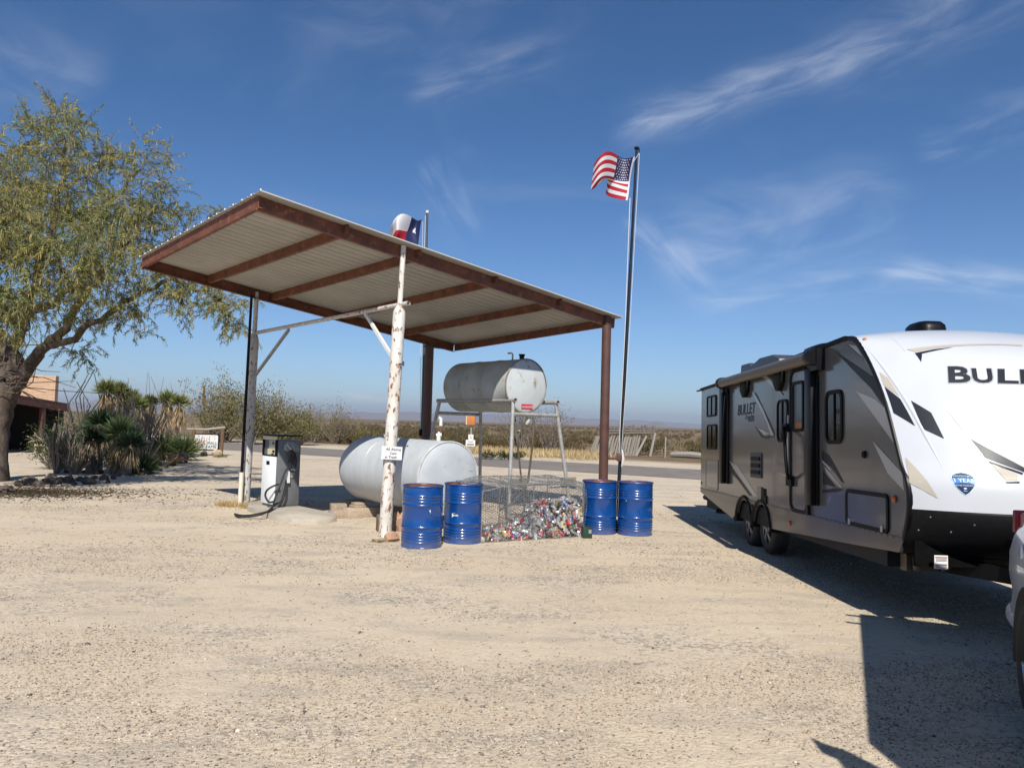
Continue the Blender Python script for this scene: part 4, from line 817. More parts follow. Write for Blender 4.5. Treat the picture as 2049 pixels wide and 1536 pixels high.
def onleg(s0, s1, z): return s0 + (s1 - s0) * ((s0.z - z) / (s0.z - s1.z))
c1, c2 = onleg(t1, b1, zc), onleg(t2, b2, zc)
mb = MB(); mb.tube([c1, c2], r_ * .95, 12); mb.build('cross_pipe', M['stand'], st)
mb = MB(); mb.tube([c1 + AX * LS * 1.02, c2 + AX * LS * 1.02], r_ * .95, 12); mb.build('cross_pipe', M['stand'], st)
p1 = onleg(t1, b1, .66); p2 = onleg(t2, b2, .66)
for p in (p1 + PX * .17, p2): mb = MB(); mb.box(p + PX * .0 - AX * .05, (.42, .02, .165), math.atan2(PX.y, PX.x)); mb.build('plate', pm('rusty_grille_plate', (.20, .16, .12), .8, col2=(.3, .26, .2), scale=30), st, smooth=False)
mb = MB(); mb.tube([p1 - AX * .03 + Vector((0, 0, -.04)), p2 - AX * .03 + Vector((0, 0, -.04))], .018, 8); mb.build('cross_bar', M['seam'], st)
RU = .53; LU = 2.1; uf = at(1053, 778, 15.15); uf.z = zc + .04 + RU
ut = empty('raised_tank', (uf.x + AX.x, uf.y + AX.y, uf.z - RU), 'stained grey fuel tank raised on the pipe stand', 'tank')
mb = MB(); mb.lathe([(RU, .0), (RU, .75), (RU + .005, .755), (RU + .005, .775), (RU, .78), (RU, 1.45), (RU + .005, 1.455), (RU + .005, 1.475), (RU, 1.48), (RU, LU), (RU - .03, LU + .02), (.001, LU + .03)], 56, uf, AX); mb.build('shell', M['tank_up'], ut, angle=50)
mb = MB(); mb.lathe([(.001, -.012), (RU * .9, -.008), (RU - .014, .004)], 56, uf, AX); ep = mb.build('end_plate', pm('pale_tank_end', (.52, .55, .555), .5, col2=(.45, .475, .475), scale=3, col3=(.26, .18, .12), scale3=4.5, lo3=.60, hi3=.72), ut)
for h in (.0, .767, 1.467): mb = MB(); mb.lathe([(RU - .012, h - .012), (RU + .009, h - .010), (RU + .009, h + .012), (RU, h + .016)], 56, uf, AX); mb.build('weld_seam', M['seam'] if h == 0 else M['tank_up'], ut)
mb = MB(); mb.tube([uf + AX * .05 + Vector((PX.x * -.46, PX.y * -.46, -.02)), uf + AX * .16 + PX * -.5 + Vector((0, 0, .12)), uf + AX * .10 + PX * -.36 + Vector((0, 0, .39))], [.012, .016, .01], 6); mb.build('weld_strip', M['seam'], ut)
tp = uf + AX * .45 + Vector((0, 0, RU)); mb = MB(); mb.tube([tp - Vector((0, 0, .02)), tp + Vector((0, 0, .12)), tp + Vector((-.03, 0, .14)), tp + Vector((-.10, 0, .13))], .018, 8); mb.build('vent_pipe', M['stand'], ut)
tp = uf + AX * .16 + Vector((0, 0, RU)); mb = MB(); mb.tube([tp - Vector((0, 0, .02)), tp + Vector((0, 0, .05))], .05, 12); mb.tube([tp + Vector((0, 0, .05)), tp + Vector((0, 0, .10))], [.05, .07], 12); mb.build('filler_cap', M['black'], ut)
fn = -AX; lx = PX; lc = uf + fn * .016 + PX * .02 + Vector((0, 0, -RU + .12))
mb = MB(); mb.box(lc, (.285, .006, .095), math.atan2(PX.y, PX.x)); rl = mb.build('fuel_label', M['red_label'], ut, smooth=False)
q = MB(); put_text(q, 'UNLEADED', .056, lc + fn * .005 + Vector((0, 0, -.008)), lx, (0, 0, 1), 0, .95, .0012); ql = link('lettering', q.mesh('lettering', M['white'], False, off=ut.location), rl)
# valve, handle and hose under it
vb = at(1066, 832, 15.15)
mb = MB(); mb.tube([vb + Vector((0, 0, .06)), vb + Vector((0, 0, -.06))], .02, 8); mb.tube([at(1040, 834, 15.1), at(1030, 852, 15.1), at(1022, 853, 15.1)], .009, 6); mb.tube([at(1031, 852, 15.1), at(1032, 861, 15.1), at(1041, 861, 15.1), at(1041, 851, 15.1)], .008, 6); mb.build('valve_handle', M['alu'], ut)
mb = MB(); mb.tube([at(1057, 834, 15.12), at(1056, 844, 15.12), at(1053, 849, 15.12)], [.05, .045, .02], 10); mb.build('valve_body', M['pvc'], ut)
Y = 14.55
h1_ = [at(1066, 830, 15.1), at(1068, 845, 14.9), at(1067, 870, Y), at(1063, 910, Y), at(1058, 950, Y), at(1054, 970, Y), at(1040, 990, Y), at(1022, 1008, Y), at(1003, 1018, Y)]
h2_ = [at(1031, 834, 15.1), at(1033, 870, Y), at(1038, 910, Y), at(1043, 955, Y), at(1049, 990, Y), at(1050, 1015, Y), at(1040, 1033, Y - .1), at(1025, 1040, Y - .2), at(1014, 1036, Y - .1), at(1013, 1020, Y)]
mb = MB(); mb.tube(smooth_path(h1_), .020, 8); mb.tube(smooth_path(h2_), .017, 8); mb.tube([at(1006, 1016, Y), at(999, 1020, Y)], [.026, .03], 8); mb.build('hose', pm('dusty_hose', (.07, .055, .045), .7, col2=(.10, .085, .065), scale=9), ut)

# ------------------------------------------------------------------ can cage
A = G(962, 1086); Bq = G(1166, 1073); fx = (Bq - A); CW = fx.length; fx.normalize(); fy = Vector((-fx.y, fx.x, 0)); CD, CH = 1.05, .86
cage = empty('can_cage', (A + Bq) / 2 + fy * CD / 2, 'slumped wire netting cage holding crushed drinks cans', 'wire cage')
def cpt(u, v, z): return A + fx * u + fy * v + Vector((0, 0, z))
def bulge(u, z, s): return .035 * math.sin(u * 5.1 + s) * math.sin(z * 4.0) + .02 * math.sin(u * 13 + z * 9 + s)
def hexnet(wd, ht, fn, cell=.052):
    E = {}; seg = []; hx = cell; hy = cell * .866
    ny = int(ht / (hy / 1)) + 1; nx = int(wd / (hx * .75)) + 1
    # brick-like hexagons: twisted uprights and zigzag strands
    for i in range(nx + 1):
        for j in range(ny + 1):
            x = i * hx * .75; y = j * hy + (hy / 2 if i % 2 else 0)
            if x > wd or y > ht: continue
            a = (x - hx * .25, y); b = (x + hx * .25, y); c = (x + hx * .5, y + hy / 2); d = (x + hx * .5, y - hy / 2)
            for p, q in ((a, b), (b, c), (b, d)):
                if q[1] < 0 or q[0] > wd + hx * .5 or p[0] < 0: continue
                j1 = rng.normal(size=2) * .004; seg.append((fn(p[0], min(p[1], ht)), fn(min(q[0], wd), min(q[1], ht))))
    return seg
top_sag = lambda u, v: CH + .03 * math.sin(u * 3 + 1) * math.sin(v * 3) - .05 * math.sin(pi * min(1, max(0, v / CD))) * (.5 + .5 * math.sin(u * 2.2)) + .05 * v / CD + (-.10 * sst(.5, 0, u))
def front(u, z): return cpt(u, -.02 + bulge(u, z, 0) - .05 * math.sin(pi * z / CH) * sst(.9, 1.8, u), z * top_sag(u, 0) / CH)
def back(u, z): return cpt(u, CD + bulge(u, z, 2), z * top_sag(u, CD) / CH)
def leftside(v, z): return cpt(0 + bulge(v, z, 4), v, z * top_sag(0, v) / CH)
def rightside(v, z): return cpt(CW + bulge(v, z, 5), v, z * top_sag(CW, v) / CH)
def topn(u, v): return cpt(u, v, top_sag(u, v) + .012 * math.sin(u * 19 + v * 11))
def divide(v, z): return cpt(.92 + bulge(v, z, 6), v, z * .95 * top_sag(.92, v) / CH)
for nm, a, b_, fn in (('front_netting', CW, CH, front), ('back_netting', CW, CH, back), ('left_netting', CD, CH, leftside), ('right_netting', CD, CH, rightside), ('top_netting', CW, CD, topn), ('inner_netting', CD, CH, divide)):
    sg = np.array([[tuple(p), tuple(q)] for p, q in hexnet(a, b_, fn)]); sg += rng.normal(size=sg.shape) * .0035
    V, FC = tubes_np(sg, np.full((len(sg), 2), .0032), 3); link(nm, np_mesh(nm, V - np.array(cage.location), FC, M['galv'], 4), cage)
mb = MB()
for u, v in ((0, 0), (CW, 0), (0, CD), (CW, CD), (.92, 0), (.92, CD)): mb.tube([cpt(u, v, 0), cpt(u, v, top_sag(u, v))], .007, 6)
for v in (0, CD): mb.tube([cpt(u, v, top_sag(u, v)) for u in np.linspace(0, CW, 12)], .006, 6); mb.tube([cpt(u, v, .01) for u in np.linspace(0, CW, 12)], .006, 6)
for u in (0, CW): mb.tube([cpt(u, v, top_sag(u, v)) for v in np.linspace(0, CD, 7)], .006, 6)
mb.build('frame_wire', M['galv'], cage)
rw = MB()
for k in range(5): rw.tube([cpt(.05 + .15 * math.cos(a) * (1 + .1 * k), .55 + .28 * math.sin(a), CH - .02 + .03 * math.sin(a * 3 + k)) for a in np.linspace(0, 5.5, 16)], .004, 5)
for k in range(4): rw.tube([cpt(.05 + .6 * t, .75 + .04 * math.sin(t * 9 + k), .47 - .12 * t + .03 * k) for t in np.linspace(0, 1, 10)], .006, 5)
rw.build('loose_wire', M['galv'], cage)
# crushed cans: shared meshes in a few colours
kinds = [('silver', (.55, .55, .56), (.34, .34, .35), 22), ('white and silver', (.64, .64, .65), (.42, .42, .44), 14), ('red', (.48, .02, .03), (.5, .3, .3), 22), ('blue', (.04, .10, .33), (.5, .52, .56), 9), ('green', (.06, .20, .09), (.5, .52, .5), 7), ('gold', (.55, .40, .10), (.55, .5, .4), 8), ('dark', (.06, .05, .06), (.35, .35, .36), 8), ('orange', (.60, .20, .05), (.55, .5, .45), 5)]
cmesh = []
for nm, ca, cb, wgt in kinds:
    mt_ = pm(nm.replace(' ', '_') + '_can', ca, .3, .35, col2=cb, scale=18, lo=.47, hi=.53)
    for s in range(3):
        rs = random.Random(s * 7 + len(nm)); sq = rs.uniform(.35, .8); hl = rs.uniform(.055, .11); bd = rs.uniform(-.02, .02); mb = MB(); pr = [(.020, 0), (.027, .0), (.032, .1), (.032, .35), (.030, .5), (.032, .7), (.031, .88), (.024, 1.0), (.020, 1.0)]
        mb.lathe([(r, z * hl - hl / 2) for r, z in pr], 10, (0, 0, 0), (1, 0, 0), True, True)
        mb.v = [(x, y * (1 + .35 * (1 - sq)) + bd * math.cos(x / hl * 3) + rs.uniform(-.003, .003), z * sq + rs.uniform(-.003, .003)) for x, y, z in mb.v]
        cmesh.append((nm, mb.mesh('can', mt_, True, 40), wgt, mt_))
wts = np.array([c[2] for c in cmesh], float); wts /= wts.sum()
def heap(u, v):
    hgt = .10 + .03 * vnoise(np.array([u]), np.array([v]), 41, .2)[0]
    hgt += (.17 * sst(.88, 1.02, u) + .31 * sst(1.15, 1.32, u)) * (1 - .5 * sst(.25, 1.0, v)) * (.85 + .3 * vnoise(np.array([u]), np.array([v]), 42, .35)[0]) * (1 - .15 * sst(CW - .3, CW, u)); return hgt * (1 - .65 * sst(.4, .9, v) * (u < .9))
nms = {'silver': 'crushed silver drinks can in the wire cage', 'white and silver': 'crushed white drinks can in the wire cage', 'red': 'crushed red drinks can in the wire cage', 'blue': 'crushed blue drinks can in the wire cage', 'green': 'crushed green drinks can in the wire cage', 'gold': 'crushed yellow gold drinks can in the wire cage', 'dark': 'crushed dark drinks can in the wire cage', 'orange': 'crushed orange drinks can in the wire cage'}
cnt = 0; tries = 0; taken = []
while cnt < 300 and tries < 30000:
    tries += 1
    u = rng.uniform(.0, CW - .04); 
    if rng.random() < .62: u = .85 + rng.random() * (CW - .89)
    hh0 = heap(u, .05)
    if rng.random() < .6: v = rng.uniform(0.01, .07); z = rng.uniform(.03, hh0)          # against the front netting
    else: v = rng.uniform(.03, .75); z = heap(u, v)                     # on the top of the heap
    p = cpt(u, v - (.05 * math.sin(pi * z / CH) * sst(.9, 1.8, u) if v < .07 else 0), z)
    if any((p - q).length < .055 for q in taken): continue
    taken.append(p); nm, me, _, _m = cmesh[rng.choice(len(cmesh), p=wts)]
    o = link('drinks_can', me, None, p); o.rotation_euler = rng.uniform(0, 6.28, 3); s = rng.uniform(1.1, 1.4); o.scale = (s, s, s); tag(o, nms[nm], 'can', 'crushed drinks cans in the wire cage'); cnt += 1
rest = MB(); rmats = [c[3] for c in cmesh[::3]]
for k in range(650):
    u = rng.uniform(0, CW - .03); v = rng.uniform(.05, .85) if u > .8 else rng.uniform(.03, .45); z = heap(u, v) * rng.uniform(.1, .92); ci = rng.choice(len(cmesh), p=wts); me = cmesh[ci][1]; R = Euler(rng.uniform(0, 6.28, 3)).to_matrix(); p = cpt(u, v, max(z, .03)); rest.cur = int(ci) // 3
    rest.add([p + R @ v_.co for v_ in me.vertices], [tuple(f.vertices) for f in me.polygons])
ro = link('drinks_cans', rest.mesh('drinks_cans', rmats, True, 40)); tag(ro, 'deeper layers of crushed drinks cans inside the wire cage', 'cans', kind='stuff')
# low bin tray on the left half of the cage floor
mb = MB(); mb.box(cpt(.45, .80, .06), (.75, .30, .12), math.atan2(fx.y, fx.x)); tag(mb.build('timber', pm('reddish_brown_timber', (.13, .07, .05), .9, col2=(.2, .12, .08), scale=7, bump=.4), None, bevel=.01), 'reddish brown timber lying across the floor behind the empty half of the cage', 'timber')
# ------------------------------------------------------------------ travel trailer (local: x across, y to the rear, z up; near side wall at x = 0)
ey_ = ray(1036, 890).normalized(); ex_ = Vector((0, 0, 1)).cross(ey_) * -1; ex_.normalize(); ez_ = ex_.cross(ey_).normalized(); P0 = Vector((3.71, 11.78, 0))
TM = Matrix((ex_, ey_, ez_)).transposed().to_4x4(); TM.translation = P0; TI = TM.inverted()
trl = empty('travel_trailer', P0, 'silver beige travel trailer with white front cap and long rolled awning', 'travel trailer'); trl.matrix_world = TM
def Sd(px, py, x=0.0):                                   # photo pixel -> (y, z) on the near side wall (or on a plane x beside it)
    d = ray(px, py); o = P0 + ex_ * x; t = (o - EYE).dot(ex_) / d.dot(ex_); q = TI @ (EYE + d * t); return (q.y, q.z)
def tp(name, mats, mb, parent=trl, **k):
    o = mb.build(name, mats, None, world=False, **k) if False else link(name, mb.mesh(name, mats, k.get('smooth', True), k.get('angle', 35), None, k.get('bevel', 0)), parent); return o
TW = 2.42
SIDE = pm('champagne_trailer_wall', (.152, .150, .148), .20, metal=.30, col2=(.145, .143, .141), scale=.8, coat=.35)
SKIRT = pm('taupe_trailer_skirt', (.11, .103, .097), .30, metal=.4, col2=(.10, .095, .09), scale=1, coat=.2)
CAP = pm('white_fibreglass_cap', (.53, .545, .57), .25, col2=(.50, .515, .54), scale=1.5, coat=.4)
D_DK = pm('dark_grey_decal', (.016, .018, .024), .4, spec=.3); D_TAN = pm('tan_decal', (.42, .38, .31), .35, coat=.2); D_LT = pm('pale_grey_decal', (.46, .46, .46), .28, metal=.3, coat=.2); D_MID = pm('mid_grey_decal', (.13, .128, .126), .28, metal=.35, coat=.2); D_SIL = pm('silver_decal', (.55, .55, .55), .3, metal=.5)
BLK = M['black']; BGL = M['blackgloss']
zs = .70                                                  # seam between wall and skirt
yr = 3.30
roof = [(yr, 2.67), (-1.0, 2.70), (-3.0, 2.745), (-3.35, 2.75)]
curve = [(-3.50, 2.735), (-3.64, 2.69), (-3.81, 2.575), (-4.07, 2.307), (-4.313, 1.974), (-4.50, 1.617), (-4.618, 1.374), (-4.717, 1.22), (-4.735, .976), (-4.64, .70)]
wall = [(yr, .73)] + roof + curve
mb = MB()
mb.prism(wall, TW, lambda u, v, d: Vector((d, u, v)))
body = tp('body', SIDE, mb, smooth=False)
# crowned roof skin
mb = MB(); nx_ = 12; rr = roof + curve[:3]
V = []
for (y, z) in rr:
    for i in range(nx_ + 1): x = TW * i / nx_; V.append((x, y, z + .012 + .10 * (1 - (2 * i / nx_ - 1) ** 2)))
mb.add(V, [(r * (nx_ + 1) + i, r * (nx_ + 1) + i + 1, (r + 1) * (nx_ + 1) + i + 1, (r + 1) * (nx_ + 1) + i) for r in range(len(rr) - 1) for i in range(nx_)]); tp('roof', CAP, mb, body, angle=60)
# skirt with wheel arches and tapered tail
def arch(yc, r, z0, n=10): return [(yc + r * math.cos(a), z0 + r * .98 * math.sin(a)) for a in np.linspace(0, pi, n)]
wy = [.40, -.46]; AR = .37; zb = .36
sk = [(yr - .005, zs + .028), (yr - .005, .66), (1.05, zb)] + [(p[0], p[1]) for p in arch(wy[0], AR, .35)][1:-1] + [((wy[0] + wy[1]) / 2 + .02, .37), ((wy[0] + wy[1]) / 2 - .02, .37)] + [(p[0], p[1]) for p in arch(wy[1], AR, .35)][1:-1] + [(-.92, .40), (-3.7, .525), (-4.55, .57), (-4.63, .69)]
mb = MB(); mb.prism(sk, .03, lambda u, v, d: Vector((-.006 + d, u, v))); tp('skirt', SKIRT, mb, smooth=False)
mb = MB(); mb.beam((-.008, yr, zs + .035), (-.008, -4.62, zs), .008, .022)
for k_ in range(64): yy = yr - .06 - k_ * .122; mb.box((-.014, yy, zs + .035 - .035 * (yr - yy) / (yr + 4.62)), (.008, .03, .012))
tp('skirt_trim', SKIRT, mb, body, smooth=False)
mb = MB(); mb.box((TW / 2, -.6, .52), (TW - .1, 7.2, .26)); mb.box((TW / 2, 2.6, .62), (TW - .3, 1.3, .2)); tp('chassis', pm('black_underbelly', (.008, .008, .009), .8, col2=(.012, .012, .013), scale=3), mb, smooth=False)
# wheels
def wheel(y):
    wz = .365 - .008 * 0 + (-.028 * -y) * 0
    e = MB(); c = Vector((.085, y, .335)); prof = [(.195, .0), (.225, -.012), (.285, -.014), (.325, .005), (.342, .03), (.342, .19), (.325, .215), (.225, .215)]
    e.lathe(prof, 40, c, (1, 0, 0)); ty = tp('wheel', M['rubber'], e, angle=50)
    q = MB(); q.lathe([(.20, .01), (.188, .02), (.18, .10), (.05, .10), (.001, .10)], 36, c, (1, 0, 0)); rim = tp('rim', pm('dark_rim_well', (.01, .01, .011), .5), q, ty)
    q = MB()
    for k in range(5):
        a = 2 * pi * k / 5 + .3
        for da in (-.17, .17):
            p = c + Vector((-.0, math.cos(a) * .05, math.sin(a) * .05)); w_ = c + Vector((.015, math.cos(a + da) * .19, math.sin(a + da) * .19)); q.beam(p, w_, .028, .02, (1, 0, 0))
    q.lathe([(.202, .006), (.196, -.002), (.19, .01)], 36, c, (1, 0, 0)); q.lathe([(.001, -.02), (.045, -.015), (.055, .02)], 16, c, (1, 0, 0)); tp('spokes', pm('grey_alloy', (.22, .22, .225), .4, metal=.7), q, ty)
for y in wy: wheel(y)
for y in wy:
    q = MB(); pts = arch(y, AR + .02, .34, 18); outer = arch(y, AR + .075, .33, 18); n = len(pts)
    V = [Vector((-.012, *p)) for p in pts] + [Vector((-.03, *p)) for p in outer] + [Vector((-.004, *p)) for p in arch(y, AR + .095, .33, 18)] + [Vector((.2, *p)) for p in pts]
    q.add(V, [(i, i + 1, n + i + 1, n + i) for i in range(n - 1)] + [(n + i, n + i + 1, 2 * n + i + 1, 2 * n + i) for i in range(n - 1)] + [(3 * n + i, 3 * n + i + 1, i + 1, i) for i in range(n - 1)]); tp('wheel_arch', BLK, q, angle=60)
q = MB(); q.lathe([(.001, -.012), (.05, -.01), (.06, .0)], 18, (-.006, (wy[0] + wy[1]) / 2, .62), (1, 0, 0)); tp('arch_badge', BLK, q)
# flat things on the side wall: rounded panels
def rrect(y0, y1, z0, z1, r, n=5):
    pts = []
    for cy, cz, a0 in ((y1 - r, z1 - r, 0), (y0 + r, z1 - r, pi / 2), (y0 + r, z0 + r, pi), (y1 - r, z0 + r, 1.5 * pi)):
        for k in range(n + 1): a = a0 + pi / 2 * k / n; pts.append((cy + r * math.cos(a), cz + r * math.sin(a)))
    return pts
def panel(mb, poly, x0, th): mb.prism(poly, th, lambda u, v, d: Vector((x0 - d, u, v))); return mb
def ring(mb, y0, y1, z0, z1, r, wd, x0, th):
    o = rrect(y0, y1, z0, z1, r); i_ = rrect(y0 + wd, y1 - wd, z0 + wd, z1 - wd, max(r - wd, .01)); n = len(o)
    V = [Vector((x0, *p)) for p in o] + [Vector((x0 - th, *p)) for p in o] + [Vector((x0 - th, *p)) for p in i_] + [Vector((x0, *p)) for p in i_]
    mb.add(V, [(k * n + i, k * n + (i + 1) % n, (k + 1) * n + (i + 1) % n, (k + 1) * n + i) for k in range(3) for i in range(n)])
def box2(a, b): (ya, za), (yb, zb_) = Sd(*a), Sd(*b); return min(ya, yb), max(ya, yb), min(za, zb_), max(za, zb_)
def window(a, b, r=.06, split=.5, wd=.032):
    y0, y1, z0, z1 = box2(a, b); w_ = MB(); ring(w_, y0, y1, z0, z1, r, wd, .002, .022); o = tp('window', BLK, w_)
    g_ = MB(); panel(g_, rrect(y0 + wd * .7, y1 - wd * .7, z0 + wd * .7, z1 - wd * .7, r * .7), -.002, .006); tp('glass', M['glass'], g_, o, smooth=False)
    if split: s = MB(); yy = y0 + (y1 - y0) * split; s.box((-.014, yy, (z0 + z1) / 2), (.012, .022, z1 - z0 - 2 * wd)); tp('mullion', BLK, s, o, smooth=False)
    return o
window((1416, 793.5), (1433.5, 832)); window((1416, 850), (1434, 899)); window((1556.5, 801), (1578, 884), .1); window((1653, 783), (1688, 888), .12, .45, .045)
# entrance door
y0, y1, z0, z1 = box2((1583, 741), (1619, 1034)); w_ = MB(); ring(w_, y0, y1, z0 + .02, z1, .14, .045, .002, .028); dr = tp('door', BLK, w_)
w_ = MB(); panel(w_, rrect(y0 + .046, y1 - .046, z0 + .06, z1 - .046, .10), -.001, .010); tp('door_leaf', SIDE, w_, dr, smooth=False)
a0, a1, b0, b1_ = box2((1588, 765), (1611, 863)); w_ = MB(); ring(w_, a0, a1, b0, b1_, .07, .04, -.011, .018); wd_ = tp('door_window', BLK, w_, dr); w_ = MB(); panel(w_, rrect(a0 + .02, a1 - .02, b0 + .02, b1_ - .02, .05), -.012, .006); tp('glass', pm('light_door_glass', (.02, .025, .03), .05), w_, wd_, smooth=False)
h0_, h1g = Sd(1578, 856), Sd(1588, 956); q = MB(); q.tube([(-.0, *h0_), (-.07, h0_[0], h0_[1]), (-.13, h0_[0] - .22, h0_[1] - .12), (-.14, h0_[0] - .28, (h0_[1] + h1g[1]) / 2), (-.13, h1g[0] - .12, h1g[1] + .08), (-.07, *h1g), (0, *h1g)], .022, 10); q.box((-.03, h0_[0] + .02, h0_[1]), (.05, .16, .11)); q.box((-.03, h1g[0] + .04, h1g[1] - .04), (.05, .2, .13)); tp('grab_handle', BLK, q, bevel=0)
q = MB(); hy_ = Sd(1577, 905); q.box((-.012, hy_[0] - .02, hy_[1] + .12), (.012, .06, .75)); tp('sticker_strip', D_LT, q, dr, smooth=False)
# hatches, vent, outlets, speakers, lamps
y0, y1, z0, z1 = box2((1413, 918), (1437, 981)); q = MB(); ring(q, y0, y1, z0, z1, .05, .03, .002, .012); hb = tp('hatch', D_MID, q); q = MB(); panel(q, rrect(y0 + .03, y1 - .03, z0 + .03, z1 - .03, .03), -.0, .006); tp('hatch_door', SIDE, q, hb, smooth=False)
y0, y1, z0, z1 = box2((1694, 977), (1780.5, 1073)); q = MB(); ring(q, y0, y1, z0 + .02, z1, .07, .04, .002, .020); hb = tp('hatch', BLK, q); q = MB(); panel(q, rrect(y0 + .03, y1 - .03, z0 + .05, z1 - .03, .05), -.0, .010); tp('hatch_door', SIDE, q, hb, smooth=False)
q = MB()
for fy in (.12, .88): q.box((-.018, y0 + (y1 - y0) * fy, z0 + .06), (.02, .05, .06))
tp('latch', M['alu'], q, hb)
y0, y1, z0, z1 = box2((1503.5, 905), (1525, 957)); q = MB(); panel(q, rrect(y0, y1, z0, z1, .03), .002, .018); vg = tp('appliance_vent', pm('grey_vent', (.035, .037, .04), .45), q, smooth=False); q = MB()
for k in range(3): q.box((-.026, (y0 + y1) / 2, z0 + (z1 - z0) * (.22 + .27 * k)), (.012, (y1 - y0) * .78, .055))
tp('louvre', BLK, q, vg, smooth=False)
for (px, py, a, b) in ((1521, 986, .10, .18), (1529, 984, .07, .10), (1531, 1000, .09, .13)):
    yy, zz = Sd(px, py); q = MB(); panel(q, rrect(yy - a, yy + a, zz - b / 2, zz + b / 2, .025), .002, .02); tp('socket_cover', D_MID if px == 1521 else BLK, q, smooth=False)
for (px, py) in ((1494, 775), (1563, 759)):
    yy, zz = Sd(px, py); q = MB(); panel(q, [(yy - .17, zz + .10), (yy, zz + .145), (yy + .17, zz + .10), (yy + .17, zz - .05), (yy + .05, zz - .16), (yy - .05, zz - .16), (yy - .17, zz - .05)], .002, .07); tp('speaker', BLK, q, bevel=.015)
for (px, py) in ((1791.5, 998), (1581.6, 1046)):
    yy, zz = Sd(px, py); q = MB(); q.sphere((-.012, yy, zz), (.02, .035, .035), 10, 6); tp('marker_lamp', M['amber'], q)
yy, zz = Sd(1731, 909); q = MB(); q.lathe([(.001, -.03), (.035, -.025), (.04, .0)], 14, (0, yy, zz), (1, 0, 0)); tp('cable_inlet', BLK, q)
yy, zz = Sd(1405, 966); q = MB(); q.box((-.006, yr - .05, zz), (.012, .05, .05)); tp('marker_lamp', M['red_lens'], q)
# awning
ya, za = Sd(1441, 767, -.13); yb, zb2 = Sd(1622, 711, -.13); q = MB(); q.tube([(-.12, ya, za), (-.12, yb, zb2 - .02)], .075, 20); aw = tp('awning', pm('taupe_awning_roll', (.10, .085, .07), .45, col2=(.12, .10, .085), scale=4), q)
for y, z, L_ in ((ya, za, .1), (yb, zb2 - .02, .16)):
    q = MB(); q.lathe([(.001, -L_ / 2), (.095, -L_ / 2), (.10, -L_ / 4), (.10, L_ / 4), (.095, L_ / 2), (.001, L_ / 2)], 18, (-.11, y, z), (0, 1, 0)); q.box((-.05, y, z - .03), (.1, L_ * 1.3, .26)); tp('awning_end', BGL, q, aw)
for (a, b) in (((1446, 772), (1459.5, 968)), ((1622, 740), (1641, 1012))):
    y0, y1, z0, z1 = box2(a, b); q = MB(); q.box((-.055, (y0 + y1) / 2, (z0 + z1) / 2), (.085, min(.20, (y1 - y0) * .8), z1 - z0)); q.box((-.02, (y0 + y1) / 2, (z0 + z1) / 2 - .05), (.03, (y1 - y0) * .95, z1 - z0 - .1)); tp('awning_arm', BGL, q, aw, bevel=.008)
y0, z0 = Sd(1620, 1038); q = MB(); q.box((-.02, y0, 1.55), (.035, .06, 2.0 - z0 * .5)); tp('door_post', BGL, q, smooth=False)
q = MB(); q.beam((-.012, yr + .02, 2.66), (-.012, -1.0, 2.69), .03, .045); q.beam((-.012, -1.0, 2.69), (-.012, -3.42, 2.745), .03, .045); q.box((-.02, yr + .12, 2.645), (.05, .28, .02)); tp('gutter', BLK, q, smooth=False)
# molding that edges the front cap
pts = [(-3.30, 2.755)] + curve; q = MB()
sp = smooth_path([Vector((.0, *p)) for p in pts], 4); n = len(sp); V = []
for i, p in enumerate(sp):
    d = (sp[min(i + 1, n - 1)] - sp[max(0, i - 1)]).normalized(); nn = Vector((0, d.z, -d.y)); nn = nn if nn.y < 0 or nn.z > 0.7 else -nn
    for o_ in ((-.012, -.032), (-.018, -.012), (-.014, .016), (.02, .022)): V.append(p + Vector((o_[0], 0, 0)) + nn * o_[1])
q.add(V, [(i * 4 + k, i * 4 + k + 1, (i + 1) * 4 + k + 1, (i + 1) * 4 + k) for i in range(n - 1) for k in range(3)]); tp('corner_molding', BGL, q, angle=60)
# front cap: rounded nose bulging forward between the two side curves
nz_ = 30; nxc = 30; zl = np.linspace(0, 1, nz_); cv = [Vector((0, *p)) for p in smooth_path([Vector((y, z, 0)) for y, z in [(-3.30, 2.752)] + curve[:-1]], 5)]
cv = [(p.y, p.z) for p in cv]; ln_ = np.cumsum([0] + [math.dist(cv[i], cv[i + 1]) for i in range(len(cv) - 1)]); ln_ /= ln_[-1]
cy = np.interp(zl, ln_, [p[0] for p in cv]); cz = np.interp(zl, ln_, [p[1] for p in cv]); V = []
for j in range(nz_):
    bul = .40 * sst(0, .35, zl[j]); ris = .10 * (1 - sst(.0, .45, zl[j]))
    for i in range(nxc + 1):
        x = TW * i / nxc; q_ = abs(2 * x / TW - 1); f = 1 - q_ ** 2.6; V.append(Vector((x, cy[j] - .012 - bul * f, cz[j] + .014 + ris * (1 - q_ ** 2))))
CF = [(j * (nxc + 1) + i, (j + 1) * (nxc + 1) + i, (j + 1) * (nxc + 1) + i + 1, j * (nxc + 1) + i + 1) for j in range(nz_ - 1) for i in range(nxc)]
q = MB(); q.add(V, CF); cap_ = tp('front_cap', CAP, q, angle=60)
bvh = BVHTree.FromPolygons(V, CF)
